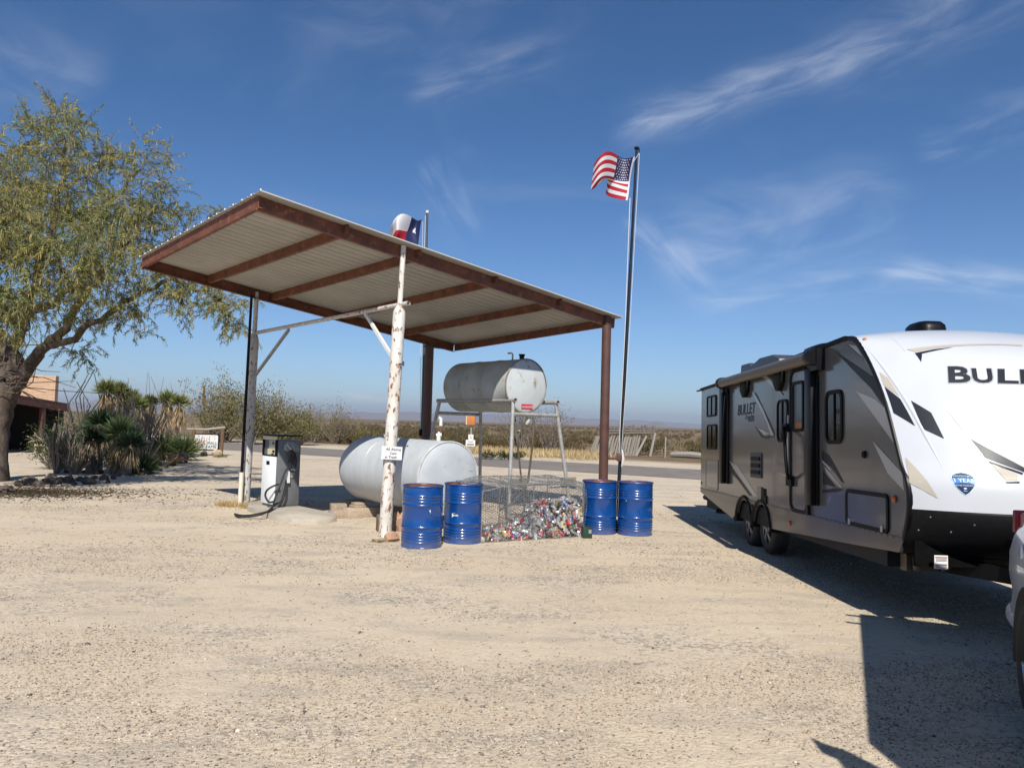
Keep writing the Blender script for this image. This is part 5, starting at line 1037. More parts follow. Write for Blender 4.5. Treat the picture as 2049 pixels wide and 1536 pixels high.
# black lower front panel under the cap
V2 = []; lev = [(-4.735, .985, .40), (-4.735, .97, .41), (-4.66, .72, .36), (-4.55, .60, .30), (-4.40, .55, .25)]
for (y, z, bl) in lev:
    for i in range(nxc + 1): x = TW * i / nxc; q_ = abs(2 * x / TW - 1); V2.append(Vector((x, y - .006 - bl * (1 - q_ ** 2.6), z)))
CF2 = [(j * (nxc + 1) + i, (j + 1) * (nxc + 1) + i, (j + 1) * (nxc + 1) + i + 1, j * (nxc + 1) + i + 1) for j in range(len(lev) - 1) for i in range(nxc)]
q = MB(); q.add(V2, CF2); tp('lower_front_panel', pm('black_rock_guard', (.004, .004, .0045), .5, col2=(.007, .007, .008), scale=30, spec=.2), q, angle=60)
bvh2 = BVHTree.FromPolygons(V2, CF2)
q = MB()
for px, py in ((1862, 1034), (1838, 1060), (1903, 1064), (1950, 1050)):
    h = bvh2.ray_cast(TI @ EYE, (TI.to_3x3() @ ray(px, py)).normalized())
    if h[0]: q.sphere(h[0], .008, 6, 4)
tp('rivets', M['alu'], q)
def capxz(px, py, tree=bvh):                             # photo pixel -> point of the cap, as (x, z)
    h = tree.ray_cast(TI @ EYE, (TI.to_3x3() @ ray(px, py)).normalized())
    return (h[0].x, h[0].z) if h[0] is not None else None
def wrap(polys, off, tree=bvh, grid=.06):
    """lay flat shapes, given in (x, z), on the curved cap"""
    bm = bmesh.new()
    for vs, fs in polys:
        bv = [bm.verts.new((x, 0, z)) for x, z in vs]
        for f in fs:
            try: bm.faces.new([bv[i] for i in f])
            except ValueError: pass
    xs = [v.co.x for v in bm.verts]; zs_ = [v.co.z for v in bm.verts]
    for lo, hi, no in ((min(xs), max(xs), (1, 0, 0)), (min(zs_), max(zs_), (0, 0, 1))):
        k = math.ceil(lo / grid) * grid
        while k < hi: bmesh.ops.bisect_plane(bm, geom=bm.verts[:] + bm.edges[:] + bm.faces[:], plane_co=Vector(no) * k, plane_no=no, dist=1e-6); k += grid
    bmesh.ops.triangulate(bm, faces=bm.faces[:])
    for v in bm.verts:
        h = tree.ray_cast(Vector((v.co.x, -12, v.co.z)), Vector((0, 1, 0)))
        if h[0] is None: n_ = tree.find_nearest(Vector((v.co.x, -4.9, v.co.z))); p, nn = n_[0], n_[1]
        else: p, nn = h[0], h[1]
        if nn.y > 0: nn = -nn
        v.co = p + nn * off
    bm.verts.index_update(); out = MB(); out.add([v.co.copy() for v in bm.verts], [tuple(v.index for v in f.verts) for f in bm.faces]); bm.free(); return out
def poly_px(pxs, tree=bvh):
    r = [capxz(x, y, tree) for x, y in pxs]; r = [p for p in r if p]; return (r, [tuple(range(len(r)))])
cc = lambda lst: [(1660 + x / 4.8, 640 + y / 4.8) for x, y in lst]
def cdec(name, mt_, polys, off=.004, **k):
    for p in polys: o = tp(name, mt_, wrap([p], off, **k), cap_, angle=60)
    return o
cdec('tan_decal', D_TAN, [poly_px(cc([(478, 500), (560, 555), (672, 735), (520, 625)])), poly_px([(1812, 915), (1831, 934), (1877, 997), (1820, 966)]), poly_px([(1985, 928), (2036, 949), (2036, 961), (2012, 961)])])
cdec('dark_decal', D_DK, [poly_px(cc([(528, 640), (680, 760), (822, 1018), (615, 893)])), poly_px(cc([(782, 775), (975, 890), (1100, 1140), (895, 1045)])), poly_px(cc([(1352, 1140), (1600, 1276), (1900, 1436), (1890, 1470), (1495, 1325)])), poly_px(cc([(1515, 1350), (1860, 1470), (1850, 1488), (1545, 1378)])), poly_px([(2010, 964), (2040, 963), (2040, 967), (2014, 967)])])
brow = [(740, 285), (900, 262), (1100, 243), (1350, 232), (1600, 230), (1850, 240), (1850, 252), (1600, 243), (1350, 247), (1100, 262), (960, 280), (815, 308)]
cdec('brow_decal', D_TAN, [poly_px(cc(brow))]); cdec('dark_decal', D_DK, [poly_px(cc([(818, 320), (1000, 285), (1190, 264), (1000, 300), (887, 326), (880, 405)]))], off=.005)
bx0, bz0 = capxz(1893, 766); bx1, bz1 = capxz(2040, 768); ch = capxz(1905, 735)[1] - bz0
pitch = (bx1 - bx0) / 3.05
def letters(dxo, grow, off, name, mt_):
    polys = []
    for i, c in enumerate('BULLET'):
        s_ = ch * 1.42 if i == 0 else ch * 1.24
        V_, F_ = text_polys(c, s_, .22, 1.28, .03); xs = [v[0] for v in V_]; zsx = [v[1] for v in V_]; wdx = max(xs) - min(xs); k = pitch * .98 / wdx; zmin = min(zsx); zz = bz0 + (bz1 - bz0) * i / 5
        cx = bx0 + pitch * (i + .5); sc = 1 + grow; mzx = (min(zsx) + max(zsx)) / 2
        polys.append(([(cx + x * k * sc, zz + (y - mzx) * (1 + grow * .8) + mzx - zmin) for x, y in V_], F_))
    cdec(name, mt_, polys, off=off, grid=.04)
letters(0, .10, .0035, 'letter_edge', D_SIL); letters(0, -.0, .0055, 'front_lettering', D_DK)
# warranty shield
sx, sz = capxz(1930.5, 968); s1x = capxz(1952.5, 968)[0]; hw = s1x - sx; hh = sz - capxz(1930.5, 989.5)[1]
out = [(-.86, .78), (-.45, .93), (0, 1.0), (.45, .93), (.86, .78), (1.0, .48), (.92, 0), (.72, -.35), (.4, -.72), (0, -1.0), (-.4, -.72), (-.72, -.35), (-.92, 0), (-1.0, .48)]
sh_ = lambda s, lst: ([(sx + x * hw * s, sz + y * hh * s) for x, y in lst], [tuple(range(len(lst)))])
SHB = pm('navy_shield', (.006, .014, .07), .4); SHL = pm('blue_shield_band', (.02, .16, .50), .4); SHT = pm('pale_blue_lettering', (.55, .78, .95), .4)
sd_ = cdec('warranty_shield', SHT, [sh_(1.07, out)], off=.004, grid=.03)
def sdec(name, mt_, polys, off): q = wrap(polys, off, grid=.03); return tp(name, mt_, q, sd_, angle=60)
sdec('shield_face', SHB, [sh_(1.0, out)], .0055); sdec('shield_band', SHL, [sh_(1.0, [(-1.0, .46), (-.5, .52), (0, .55), (.5, .52), (1.0, .46), (.9, -.02), (.5, .06), (0, .09), (-.5, .06), (-.9, -.02)])], .007)
def stext(t, s, x, z, sxx=1.0): V_, F_ = text_polys(t, s, 0, sxx); return ([(sx + x * hw + a, sz + z * hh + b) for a, b in V_], F_)
sdec('lettering', SHT, [stext('3 YEAR', hh * .50, 0, .27, 1.05), stext("INDUSTRY'S BEST", hh * .19, 0, .68, .95), stext('LIMITED WARRANTY', hh * .18, 0, -.16, .9), sh_(1, [(-.18, -.42), (0, -.34), (.18, -.42), (0, -.52)]), stext('RV', hh * .16, 0, -.66, 1.4)], .0085)
# raised ridge lines of the cap
for (a, b, wdt) in (((1722, 684), (1893, 945), .014), ((1778, 672), (1818, 712), .006), ((1890, 815), (1975, 922), .006)):
    pa, pb = capxz(*a), capxz(*b)
    if pa and pb:
        A2, B2 = Vector(pa), Vector(pb); dd = (B2 - A2).normalized(); nn = Vector((-dd.y, dd.x)) * wdt; q = MB(); rows = 26; off_l = (.0015, .012 if wdt > .01 else .005, .0015)
        VV = []
        for k in range(rows + 1):
            c = A2.lerp(B2, k / rows); fade = min(1, 4 * (k / rows) + .1, 4 * (1 - k / rows) + .05)
            for s, of_ in zip((-1, 0, 1), off_l):
                p = c + nn * s * fade; h = bvh.ray_cast(Vector((p.x, -12, p.y)), Vector((0, 1, 0)))
                if h[0] is None: h = bvh.find_nearest(Vector((p.x, -4.2, p.y)))
                n3 = h[1] if h[1].y < 0 else -h[1]; VV.append(h[0] + n3 * of_ * fade)
        q.add(VV, [(k * 3 + s, k * 3 + s + 1, k * 3 + s + 4, k * 3 + s + 3) for k in range(rows) for s in (0, 1)]); tp('cap_ridge', CAP, q, cap_, angle=80)
h = bvh.ray_cast(TI @ EYE, (TI.to_3x3() @ ray(1730, 679.5)).normalized())
if h[0]: q = MB(); q.sphere(h[0], (.022, .02, .022), 10, 6); tp('marker_lamp', M['amber'], q)
h = bvh2.ray_cast(TI @ EYE, (TI.to_3x3() @ ray(1883, 1095)).normalized()); hy0 = h[0].y if h[0] else -5.0
# warning placard hanging under the front panel
def onfront(px, py, y): d = TI.to_3x3() @ ray(px, py); e = TI @ EYE; t = (y - e.y) / d.y; return e + d * t
yp = hy0 - .05; c = onfront(1883, 1124, yp); wq = onfront(1897, 1124, yp).x - onfront(1870, 1124, yp).x; hq_ = onfront(1883, 1111, yp).z - onfront(1883, 1138, yp).z
q = MB(); q.box(c + Vector((.12, .10, hq_ * .5)), (.62, .03, hq_ * 1.9)); q.box((TW / 2 + .1, c.y + .30, c.z + hq_ * .8), (TW * .72, .05, hq_ * 1.6)); tp('hanging_flap', pm('black_flap', (.003, .003, .003), .8, col2=(.005, .005, .005), scale=20, spec=.05), q, smooth=False)
q = MB(); q.box(c, (wq, .006, hq_)); pl = tp('placard', M['paper'], q, smooth=False); q = MB()
q.box(c + Vector((0, -.005, hq_ * .36)), (wq * .88, .003, hq_ * .06)); q.box(c + Vector((0, -.005, -.02)), (wq * .88, .003, hq_ * .06)); tp('placard_stripe', pm('orange_brown_ink', (.35, .14, .07), .6), q, pl, smooth=False)
q = MB()
for k in range(3): q.box(c + Vector((0, -.005, hq_ * (.26 - .09 * k))), (wq * .8, .003, hq_ * .025))
for k in range(4): q.box(c + Vector((0, -.005, -hq_ * (.16 + .08 * k))), (wq * .8, .003, hq_ * .022))
tp('placard_text', M['ink_grey'], q, pl, smooth=False)
# tongue, jack and steps under the nose
q = MB()
for x in (.35, TW - .35): q.beam((x, -3.9, .44), (TW / 2, -6.15, .46), .08, .14)
q.box((TW / 2, -6.2, .5), (.14, .3, .12)); q.tube([(TW / 2, -5.5, .06), (TW / 2, -5.5, .9)], .035, 10); tp('tongue', BLK, q)
q = MB(); q.box((TW / 2, -5.15, .63), (1.0, .32, .30)); tp('battery_box', BLK, q, bevel=.03)
q = MB()
for px, py in ((1750, 1116), (1775, 1122)): pass
q.box((.28, -4.35, .46), (.30, .12, .16)); q.tube([(.2, -4.45, .40), (.2, -4.45, .52)], .03, 10); q.tube([(.42, -4.5, .40), (.5, -4.6, .5)], .02, 8); tp('valve_gear', pm('dull_brass_gear', (.10, .085, .06), .4, metal=.5), q)
q = MB(); q.tube([(.12, yr - .15, .55), (.12, yr + .12, .55)], .05, 12); q.tube([(.15, 1.9, .40), (-.02, 2.0, .40)], .04, 10); q.box((TW / 2, yr + .08, .62), (TW - .3, .10, .10)); tp('rear_bumper', BLK, q)
# roof gear
def on_roof(px, py, x): (y, z) = Sd(px, py, x); return Vector((x, y, z))
a = on_roof(1853, 655, 1.25); q = MB(); zz = 2.84; yv = -3.05
pa = on_roof(1815, 664, 1.0); pb = on_roof(1890, 664, 1.0)
def dome(y, x, z, hx, hy, hz, name='roof_vent', mt_=BGL):
    q = MB(); V = []; rows = 6; n = 20
    for r in range(rows + 1):
        t = r / rows; s = (1 - .18 * t) if r < rows - 1 else (.70 if r == rows - 1 else .001); zz_ = z + hz * min(1, (t * 1.22)) if r < rows else z + hz
        for k in range(n):
            an = 2 * pi * k / n; c_, s_ = math.cos(an), math.sin(an); p = 4; m_ = (abs(c_) ** p + abs(s_) ** p) ** (-1 / p); V.append((x + c_ * m_ * hx * s, y + s_ * m_ * hy * s, zz_))
    q.add(V, [(r * n + k, r * n + (k + 1) % n, (r + 1) * n + (k + 1) % n, (r + 1) * n + k) for r in range(rows) for k in range(n)]); return tp(name, mt_, q, angle=50)
dome(-2.68, 1.25, 2.84, .19, .26, .22)
dome(-1.66, .50, 2.79, .26, .44, .11, 'skylight')
q = MB(); q.prism([(3.30, 2.74), (3.24, 3.16), (2.75, 3.15), (2.62, 3.07), (2.1, 3.17), (1.4, 3.15), (1.05, 3.05), (1.0, 2.76)], .7, lambda u, v, d: Vector((.75 + d, u, v))); tp('air_conditioner', pm('dark_grey_plastic', (.05, .055, .06), .45), q, bevel=.03, angle=30)
# graphics on the side wall
def sdecal(name, mt_, polys, off=.003):
    for pl_ in polys: q = MB(); q.add([Vector((-off, *Sd(*p))) for p in pl_], [tuple(range(len(pl_)))]); tp(name, mt_, q, body, smooth=False)
k7 = lambda lst: [(1380 + x / 3.06, 620 + y / 3.06) for x, y in lst]
kr = lambda lst: [(1390 + x / 5.485, 840 + y / 5.485) for x, y in lst]
sdecal('pale_decal', D_LT, [cc([(185, 235), (260, 250), (345, 380), (425, 545), (375, 410)]), cc([(258, 682), (440, 760), (540, 850), (590, 1010), (633, 1200)]), cc([(415, 1160), (700, 1470), (718, 1640), (560, 1470)])])
sdecal('dark_decal', D_DK, [cc([(65, 308), (240, 425), (432, 556), (470, 640), (530, 820), (515, 820), (400, 655), (250, 505)])])
sdecal('grey_decal', D_MID, [cc([(160, 235), (375, 410), (425, 548), (240, 420), (95, 320)]), cc([(520, 1010), (633, 1200), (690, 1460), (560, 1300), (440, 1170)])], .0022)
sdecal('silver_swoosh', D_LT, [k7([(380, 500), (395, 505), (470, 640), (520, 760), (500, 785), (475, 690)]), k7([(430, 395), (470, 400), (575, 520), (520, 480)]), kr([(385, 450), (470, 500), (690, 835), (640, 830), (540, 690), (440, 570)]), kr([(1400, 430), (1500, 540), (1500, 560), (1400, 460)])])
sdecal('dark_swoosh', D_DK, [k7([(395, 505), (408, 508), (520, 745), (520, 775), (490, 680)]), k7([(470, 385), (490, 385), (580, 520), (570, 520)]), k7([(400, 712), (440, 740), (455, 775), (500, 765), (522, 775), (470, 790), (440, 780)]), kr([(385, 490), (440, 550), (640, 830), (600, 830), (470, 650), (385, 560)]), kr([(1400, 345), (1470, 375), (1560, 530), (1640, 685), (1620, 690), (1500, 520), (1400, 440)]), kr([(1405, 770), (1560, 745), (1638, 760), (1560, 790), (1410, 795)]), kr([(1410, 560), (1480, 640), (1560, 740), (1410, 700)])])
sdecal('chrome_swoosh', D_SIL, [k7([(415, 722), (450, 735), (490, 760), (455, 765)]), kr([(1420, 500), (1470, 560), (1625, 740), (1600, 735), (1450, 570)]), kr([(900, 575), (1000, 600), (1240, 600), (1240, 650), (1060, 640)]), kr([(1000, 680), (1240, 690), (1240, 745), (1130, 720)])], .0035)
q = MB(); (yb0, zb0), (yb1, zb1) = Sd(1476.5, 820), Sd(1510.5, 819); hgt = Sd(1490, 808)[1] - Sd(1490, 831)[1]
put_text(q, 'BULLET', hgt * 1.28, (-.004, (yb0 + yb1) / 2, (zb0 + zb1) / 2), (0, -1, 0), (0, 0, 1), .15, (yb0 - yb1) / (hgt * 1.28 * 3.25), .006)
y2, z2 = Sd(1500, 834); put_text(q, 'Crossfire', hgt * .5, (-.004, y2, z2), (0, -1, 0), (0, 0, 1), .15, 1.3, .003); y2, z2 = Sd(1503, 840)
for k in range(4): q.box((-.004, y2 + .11 - .075 * k, z2), (.002, .055, .045))
tp('side_lettering', pm('grey_lettering', (.05, .052, .058), .4), q, body, smooth=False)
# ------------------------------------------------------------------ white utility vehicle at the right edge (local: +y forward, +x out of its near side)
suv = empty('suv', (3.765, 5.93, 0), 'white sport utility vehicle cut off at the right edge, hitched in front of the trailer', 'suv', rz=2.730)
SW = pm('white_car_paint', (.76, .77, .78), .25, col2=(.74, .75, .76), scale=2, coat=.8)
LW, LEN = 2.0, 5.15
def section(y):
    """half outline (x, z) at station y, from sill to roof centre"""
    fr = sst(3.1, 4.1, y); rf = 1.95 - .82 * fr - .10 * sst(4.2, 5.15, y); nose = sst(4.5, 5.15, y); tail = 1 - sst(0, .35, y); sh = 1.10 - .08 * nose
    inset = .10 * tail ** 2 + .22 * nose ** 2; tp_ = .20 * (1 - .6 * fr)
    pts = [(-.10, .34), (-.03, .42), (-.008, .58), (-.022, .70), (.0, .84), (-.004, .98), (-.03, 1.08), (-.055, sh + .03), (-.085, sh + .06), (-.09 - tp_ * .6, sh + .06 + (rf - sh - .10) * .75), (-.12 - tp_, rf - .05), (-.20 - tp_, rf), (-.55, rf + .035 * (1 - fr)), (-LW / 2, rf + .045 * (1 - fr) + .03 * fr)]
    if fr > .98: pts = [(x, min(z, rf + .03)) for x, z in pts]
    return [(x - inset * (1 if z > .5 else .7), z) for x, z in pts]
sts = [0, .05, .15, .35, .7, 1.2, 1.8, 2.5, 3.1, 3.3, 3.6, 3.9, 4.1, 4.5, 4.8, 5.0, 5.15]
V = []; m_ = 14
for y in sts:
    s = section(y); full = s + [(-LW - x, z) for x, z in reversed(s[:-1])]
    for x, z in full:
        lean = .42 * max(0, z - 1.15) * (1 - sst(0, .8, y)) ; V.append((x, y + lean + (.05 * (z < .55) * (y < .01)), z))
k = 2 * m_ - 1; Fc = [(i * k + j, (i + 1) * k + j, (i + 1) * k + j + 1, i * k + j + 1) for i in range(len(sts) - 1) for j in range(k - 1)]
Fc += [tuple(range(k)), tuple(len(V) - 1 - j for j in range(k))]
mb = MB(); mb.add(V, Fc); sb = mb.build('body', SW, suv, world=False, angle=40)
mb = MB(); mb.box((-LW / 2, LEN / 2, .36), (LW - .24, LEN - .5, .18)); mb.build('underbody', M['black'], suv, world=False, smooth=False)
def side_glass(ya, yb_, name='side_window'):
    for sd in (0, 1):
        q = MB(); vv = []
        for (y, t) in ((ya + .05, .08), (yb_, .08), (yb_ - .06, .93), (ya + .14, .93)):
            s = section(min(max(y, .35), 3.0)); A_, B_ = s[8], s[10]; x = A_[0] + (B_[0] - A_[0]) * t + .006; z = A_[1] + (B_[1] - A_[1]) * t; y2 = y + .42 * max(0, z - 1.15) * (1 - sst(0, .8, y)); vv.append((x if sd == 0 else -LW - x, y2, z))
        q.add(vv, [(0, 1, 2, 3)]); q.add([(v[0] - (.02 if sd == 0 else -.02), v[1], v[2]) for v in vv], [(3, 2, 1, 0)]); q.build(name, M['glass'], sb, world=False, smooth=False)
side_glass(.45, 1.15); side_glass(1.22, 2.05); side_glass(2.12, 2.95)
q = MB(); q.add([(-.35, -.012, 1.2), (-1.65, -.012, 1.2), (-1.55, .32, 1.88), (-.45, .32, 1.88)], [(0, 1, 2, 3)]); q.build('rear_window', M['glass'], sb, world=False, smooth=False)
q = MB(); q.add([(-.35, 3.92, 1.19), (-1.65, 3.92, 1.19), (-1.55, 3.22, 1.88), (-.45, 3.22, 1.88)], [(0, 1, 2, 3)]); q.build('windscreen', M['glass'], sb, world=False, smooth=False)
# lamps that wrap round the rear corners
for sd in (0, 1):
    f_ = (lambda x: x) if sd == 0 else (lambda x: -LW - x)
    q = MB(); lens = [(.015, .30, 1.00), (-.03, .03, 1.0), (-.20, -.035, 1.0), (-.22, -.035, 1.20), (-.08, .03, 1.23), (-.02, .28, 1.20)]
    q.prism([(0, 0), (1, 0), (1, 1), (0, 1)], .05, lambda u, v, d: Vector((f_(-.08 - .17 * u - d * .2), .02 - .035 * u + d * .3 - .02, 1.08 + .17 * v))); tl = q.build('tail_lamp', M['red_lens'], sb, world=False, bevel=.012)
    q = MB(); q.box((f_(-.205), .02, 1.16), (.15, .10, .15)); q.build('upper_lens', pm('pink_lens', (.55, .22, .22), .15), tl, world=False, bevel=.02)
    q = MB(); q.box((f_(-.205), .02, 1.035), (.15, .10, .085)); q.build('clear_lens', pm('clear_lens', (.45, .47, .48), .12), tl, world=False, bevel=.02)
    q = MB(); q.box((f_(-.205), .02, .925), (.15, .10, .11)); q.build('lower_lens', M['red_lens'], tl, world=False, bevel=.02)
q = MB(); q.tube([(-.07, .42, .46), (-.09, .15, .46), (-.2, -.02, .46), (-.5, -.09, .46), (-1.5, -.09, .46), (-1.8, -.02, .46), (-1.91, .15, .46), (-1.93, .42, .46)], [.07, .08, .09, .09, .09, .09, .08, .07], 16)
q.v = [(x, y, .50 + (z - .46) * 1.25) for x, y, z in q.v]; q.build('rear_bumper', pm('silver_bumper', (.50, .51, .53), .35, col2=(.42, .43, .45), scale=6), suv, world=False)
q = MB(); q.lathe([(.001, .008), (.062, .006), (.072, .0)], 24, (-.012, .72, 1.0), (1, 0, 0)); q.build('fuel_flap', SW, sb, world=False)
q = MB(); q.box((-.008, .95, 1.06), (.016, .16, .03)); q.build('badge', M['alu'], sb, world=False, bevel=.004)
q = MB(); q.box((-.015, 2.0, .66), (.02, 2.2, .05)); q.build('side_trim', M['black'], sb, world=False, bevel=.006)
def suv_wheel(y, x, sgn):
    c = Vector((x, y, .395)); q = MB(); q.lathe([(.24, 0), (.27, .012), (.34, .016), (.385, 0), (.395, -.03), (.395, -.22), (.38, -.25), (.25, -.25)], 40, c, (sgn, 0, 0)); wh = q.build('wheel', M['rubber'], suv, world=False, angle=50)
    q = MB(); q.lathe([(.245, -.005), (.225, -.02), (.215, -.09), (.06, -.03), (.001, -.02)], 32, c, (sgn, 0, 0)); rm = q.build('rim', pm('rim_well', (.10, .10, .105), .35, metal=.6), wh, world=False)
    q = MB()
    for k in range(6):
        a = 2 * pi * k / 6 + .2; q.beam(c + Vector((-.01 * sgn, math.cos(a) * .04, math.sin(a) * .04)), c + Vector((-.005 * sgn, math.cos(a) * .235, math.sin(a) * .235)), .05, .025, (sgn, 0, 0))
    q.lathe([(.25, .002), (.235, .004), (.228, -.02)], 32, c, (sgn, 0, 0)); q.build('spokes', M['alu'], wh, world=False)
    q = MB(); n = 16; A_ = [(c.x + .014 * sgn, c.y + .46 * math.cos(a), .395 + .46 * math.sin(a)) for a in np.linspace(-.25, pi + .25, n)]
    q.add([(c.x + .012 * sgn, c.y, .395)] + A_, [(0, 1 + i, 2 + i) for i in range(n - 1)]); q.add([(v[0] - .02 * sgn, v[1], v[2]) for v in A_] + A_, [(i, i + 1, n + i + 1, n + i) for i in range(n - 1)]); q.build('wheel_arch', M['black'], sb, world=False, smooth=False)
    return wh
for y in (1.12, 4.15): suv_wheel(y, .016, 1); suv_wheel(y, -LW - .016, -1)
q = MB()
for x in (-.42, -LW + .42): q.tube([(x, .55, 1.94), (x, .65, 2.02), (x, 2.9, 2.02), (x, 3.0, 1.94)], .02, 8)
q.build('roof_rails', M['black'], suv, world=False)
q = MB(); q.box((-LW / 2, 2.45, 2.28), (LW - .36, 3.5, .50)); q.build('roof_shadow_box', SW, suv, world=False, bevel=.03)  # unseen box added above the roof to give the vehicle's ground shadow its outline
for y in (.82, 1.14): q = MB(); q.tube([(-.07, y, 2.52), (-LW + .07, y, 2.52)], .022, 8); q.build('roof_bar', M['black'], suv, world=False)
SM = suv.matrix_basis.inverted(); zq = 2.30
def from_shadow(px, py): g_ = G(px, py); return SM @ (g_ + Vector((SUNTO.x, SUNTO.y, SUNTO.z)) * (zq / SUNTO.z))
q = MB(); pl2 = [from_shadow(*p) for p in ((1620, 1474), (1648, 1486), (1700, 1503), (1728, 1518), (1775, 1542), (1830, 1580), (1800, 1640), (1715, 1580), (1690, 1538), (1672, 1514), (1642, 1502), (1632, 1490))]
q.add(pl2 + [v - Vector((0, 0, .03)) for v in pl2], [tuple(range(12)), tuple(range(23, 11, -1))] + [(i, i + 12, (i + 1) % 12 + 12, (i + 1) % 12) for i in range(12)]); q.build('shadow_plate', M['black'], suv, world=False, smooth=False)  # unseen plate added only to cast the pointed shadow on the gravel
for sd in (0, 1):
    f_ = (lambda x: x) if sd == 0 else (lambda x: -LW - x)
    q = MB(); q.sphere((f_(.14), 3.12, 1.16), (.12, .07, .10), 12, 8); q.box((f_(.03), 3.14, 1.11), (.14, .05, .04)); q.build('wing_mirror', SW, sb, world=False)

# ------------------------------------------------------------------ yuccas and desert garden
YG = ((.075, .115, .045), (.095, .135, .045), (.06, .095, .045), (.13, .155, .055)); YL = ((.22, .235, .08), (.17, .20, .065), (.27, .26, .095), (.14, .175, .06)); SK = ((.36, .265, .15), (.30, .22, .125), (.43, .33, .19), (.24, .18, .105)); SKG = ((.25, .21, .16), (.20, .165, .125), (.30, .25, .19), (.15, .12, .09))
def yucca(base, heads, label, green=YG, skirt=SK, name='yucca', stalks=(), ln=.42, nb=340):
    """heads: (dx, dy, z, r, skirt length)"""
    e = empty(name, base, label, 'yucca'); Qg = []; Cg = []; Qs = []; Cs = []; mb = MB()
    for hx, hy, hz_, r, sk_ in heads:
        c = np.array((hx, hy, hz_)); d = rng.normal(size=(nb, 3)); d[:, 2] = np.abs(d[:, 2]) * 1.1 + rng.normal(size=nb) * .35 - .1; d /= np.linalg.norm(d, axis=1, keepdims=True)
        Qg.append(blades(c + d * .06, d, 1.1 * r * rng.uniform(.75, 1.15, nb), np.full(nb, .030 + .02 * r), face=np.cross(d, rng.normal(size=(nb, 3))))); Cg.append(pick(green, nb))
        if sk_ > 0:
            n = int(260 * sk_) + 80; a = rng.uniform(0, 2 * pi, n); t = rng.random(n) * sk_; rr = .10 + .12 * rng.random(n) * (1 - .4 * t / sk_); o = np.stack([np.cos(a), np.sin(a), a * 0], 1)
            Qs.append(blades(c + o * rr[:, None] * .7 - np.stack([t * 0 + hx * .3 * (t / max(hz_, .1)), hy * .3 * (t / max(hz_, .1)), t], 1), o * .45 + np.array((0, 0, -1.)), rng.uniform(.25, .5, n), np.full(n, .035))); Cs.append(pick(skirt, n))
        mb.tube([(hx * .15, hy * .15, -.05), (hx * .5, hy * .5, hz_ * .5), (hx, hy, hz_)], [.15, .12, .10], 9)
    mb.build('trunk', pm('fibrous_yucca_trunk', (.15, .115, .085), .95, col2=(.24, .19, .14), scale=14, bump=.6, bscale=20, bumpdist=.03), e, world=False)
    link('leaves', leaf_mesh('leaves', np.concatenate(Qg), leafmat, np.concatenate(Cg)), e)
    if Qs: link('dead_leaf_skirt', leaf_mesh('dead_leaf_skirt', np.concatenate(Qs), dryleaf, np.concatenate(Cs)), e)
    if stalks:
        mb = MB()
        for (x0, y0, z0, x1, y1, z1) in stalks: mb.tube([(x0, y0, z0), ((x0 + x1) / 2 + .03, (y0 + y1) / 2, (z0 + z1) / 2), (x1, y1, z1)], [.016, .013, .008], 5)
        mb.build('flower_stalks', twigm, e, world=False)
    return e
def hpx(base, px, py, Y=None): p = at(px, py, Y or base.y) - base; return p.x, p.y, p.z
def ybase(px, Y): p = at(px, 850, Y); return Vector((p.x, Y, 0))
b_ = ybase(236, 22.4); yucca(b_, [(*hpx(b_, 240, 868), .52, .95)], 'squat yucca with blue green crown and long straw skirt fronting the garden bed')
b_ = ybase(200, 23.2); yucca(b_, [(*hpx(b_, 200, 850), .46, .5)], 'dark spiky yucca head left of the straw skirted yucca', ((.03, .055, .03), (.04, .07, .03), (.05, .08, .03)))
b_ = ybase(256, 22.0); yucca(b_, [(*hpx(b_, 263, 890), .42, .45)], 'small dark yucca leaning right of the straw skirted yucca', ((.03, .055, .03), (.045, .07, .03)))
b_ = ybase(292, 22.6); yucca(b_, [(0, 0, .12, .46, 0)], 'low stemless green yucca at the right end of the dark front clump', YG)
b_ = ybase(186, 22.2); yucca(b_, [(*hpx(b_, 186, 880), .32, .4)], 'smallest dark yucca between the grey stalks and the straw skirted yucca', ((.03, .05, .025), (.045, .065, .03)))
b_ = ybase(228, 27.5); x, y, z = hpx(b_, 213, 782); yucca(b_, [(x, y, z, .40, .9), (*hpx(b_, 240, 783, 27.8), .34, .7)], 'tall two headed yucca rising behind the front clump', YL, SK, stalks=[(x + .05, y, z, x + .12, y, z + .55), (.2, .3, z, .28, .3, z + .5)])
b_ = ybase(268, 28.0); x, y, z = hpx(b_, 262, 800); yucca(b_, [(x, y, z, .38, .75), (*hpx(b_, 275, 812, 27.6), .36, .8), (*hpx(b_, 300, 806, 28.6), .28, .6)], 'yellowish three headed yucca with orange straw skirts behind the grey stalks', ((.22, .22, .05), (.18, .20, .05), (.14, .17, .05)), SK)
b_ = ybase(347, 31.0); yucca(b_, [(*hpx(b_, 334, 803), .44, .8), (*hpx(b_, 360, 808, 30.8), .38, .75)], 'tall twin headed yucca standing alone above the green rosette', YL, SK, stalks=[(.3, 0, 2.4, .45, 0, 3.3), (-.1, 0, 2.4, -.2, 0, 3.0)])
b_ = ybase(350, 29.5); yucca(b_, [(-.35, 0, .35, .75, 0), (.35, .1, .30, .7, 0)], 'wide green rosette plant behind the pale boulder', ((.12, .16, .055), (.09, .13, .045), (.16, .19, .07)), name='rosette_plant')
bush('garden_shrub', ybase(112, 23.5), .75, 1.55, 'dense green shrub at the left end of the garden bed', 'shrub', pal=((.05, .075, .02), (.07, .09, .025), (.04, .06, .02)), n=2600, stems=26, leaf=(.05, .12), wd=.022)
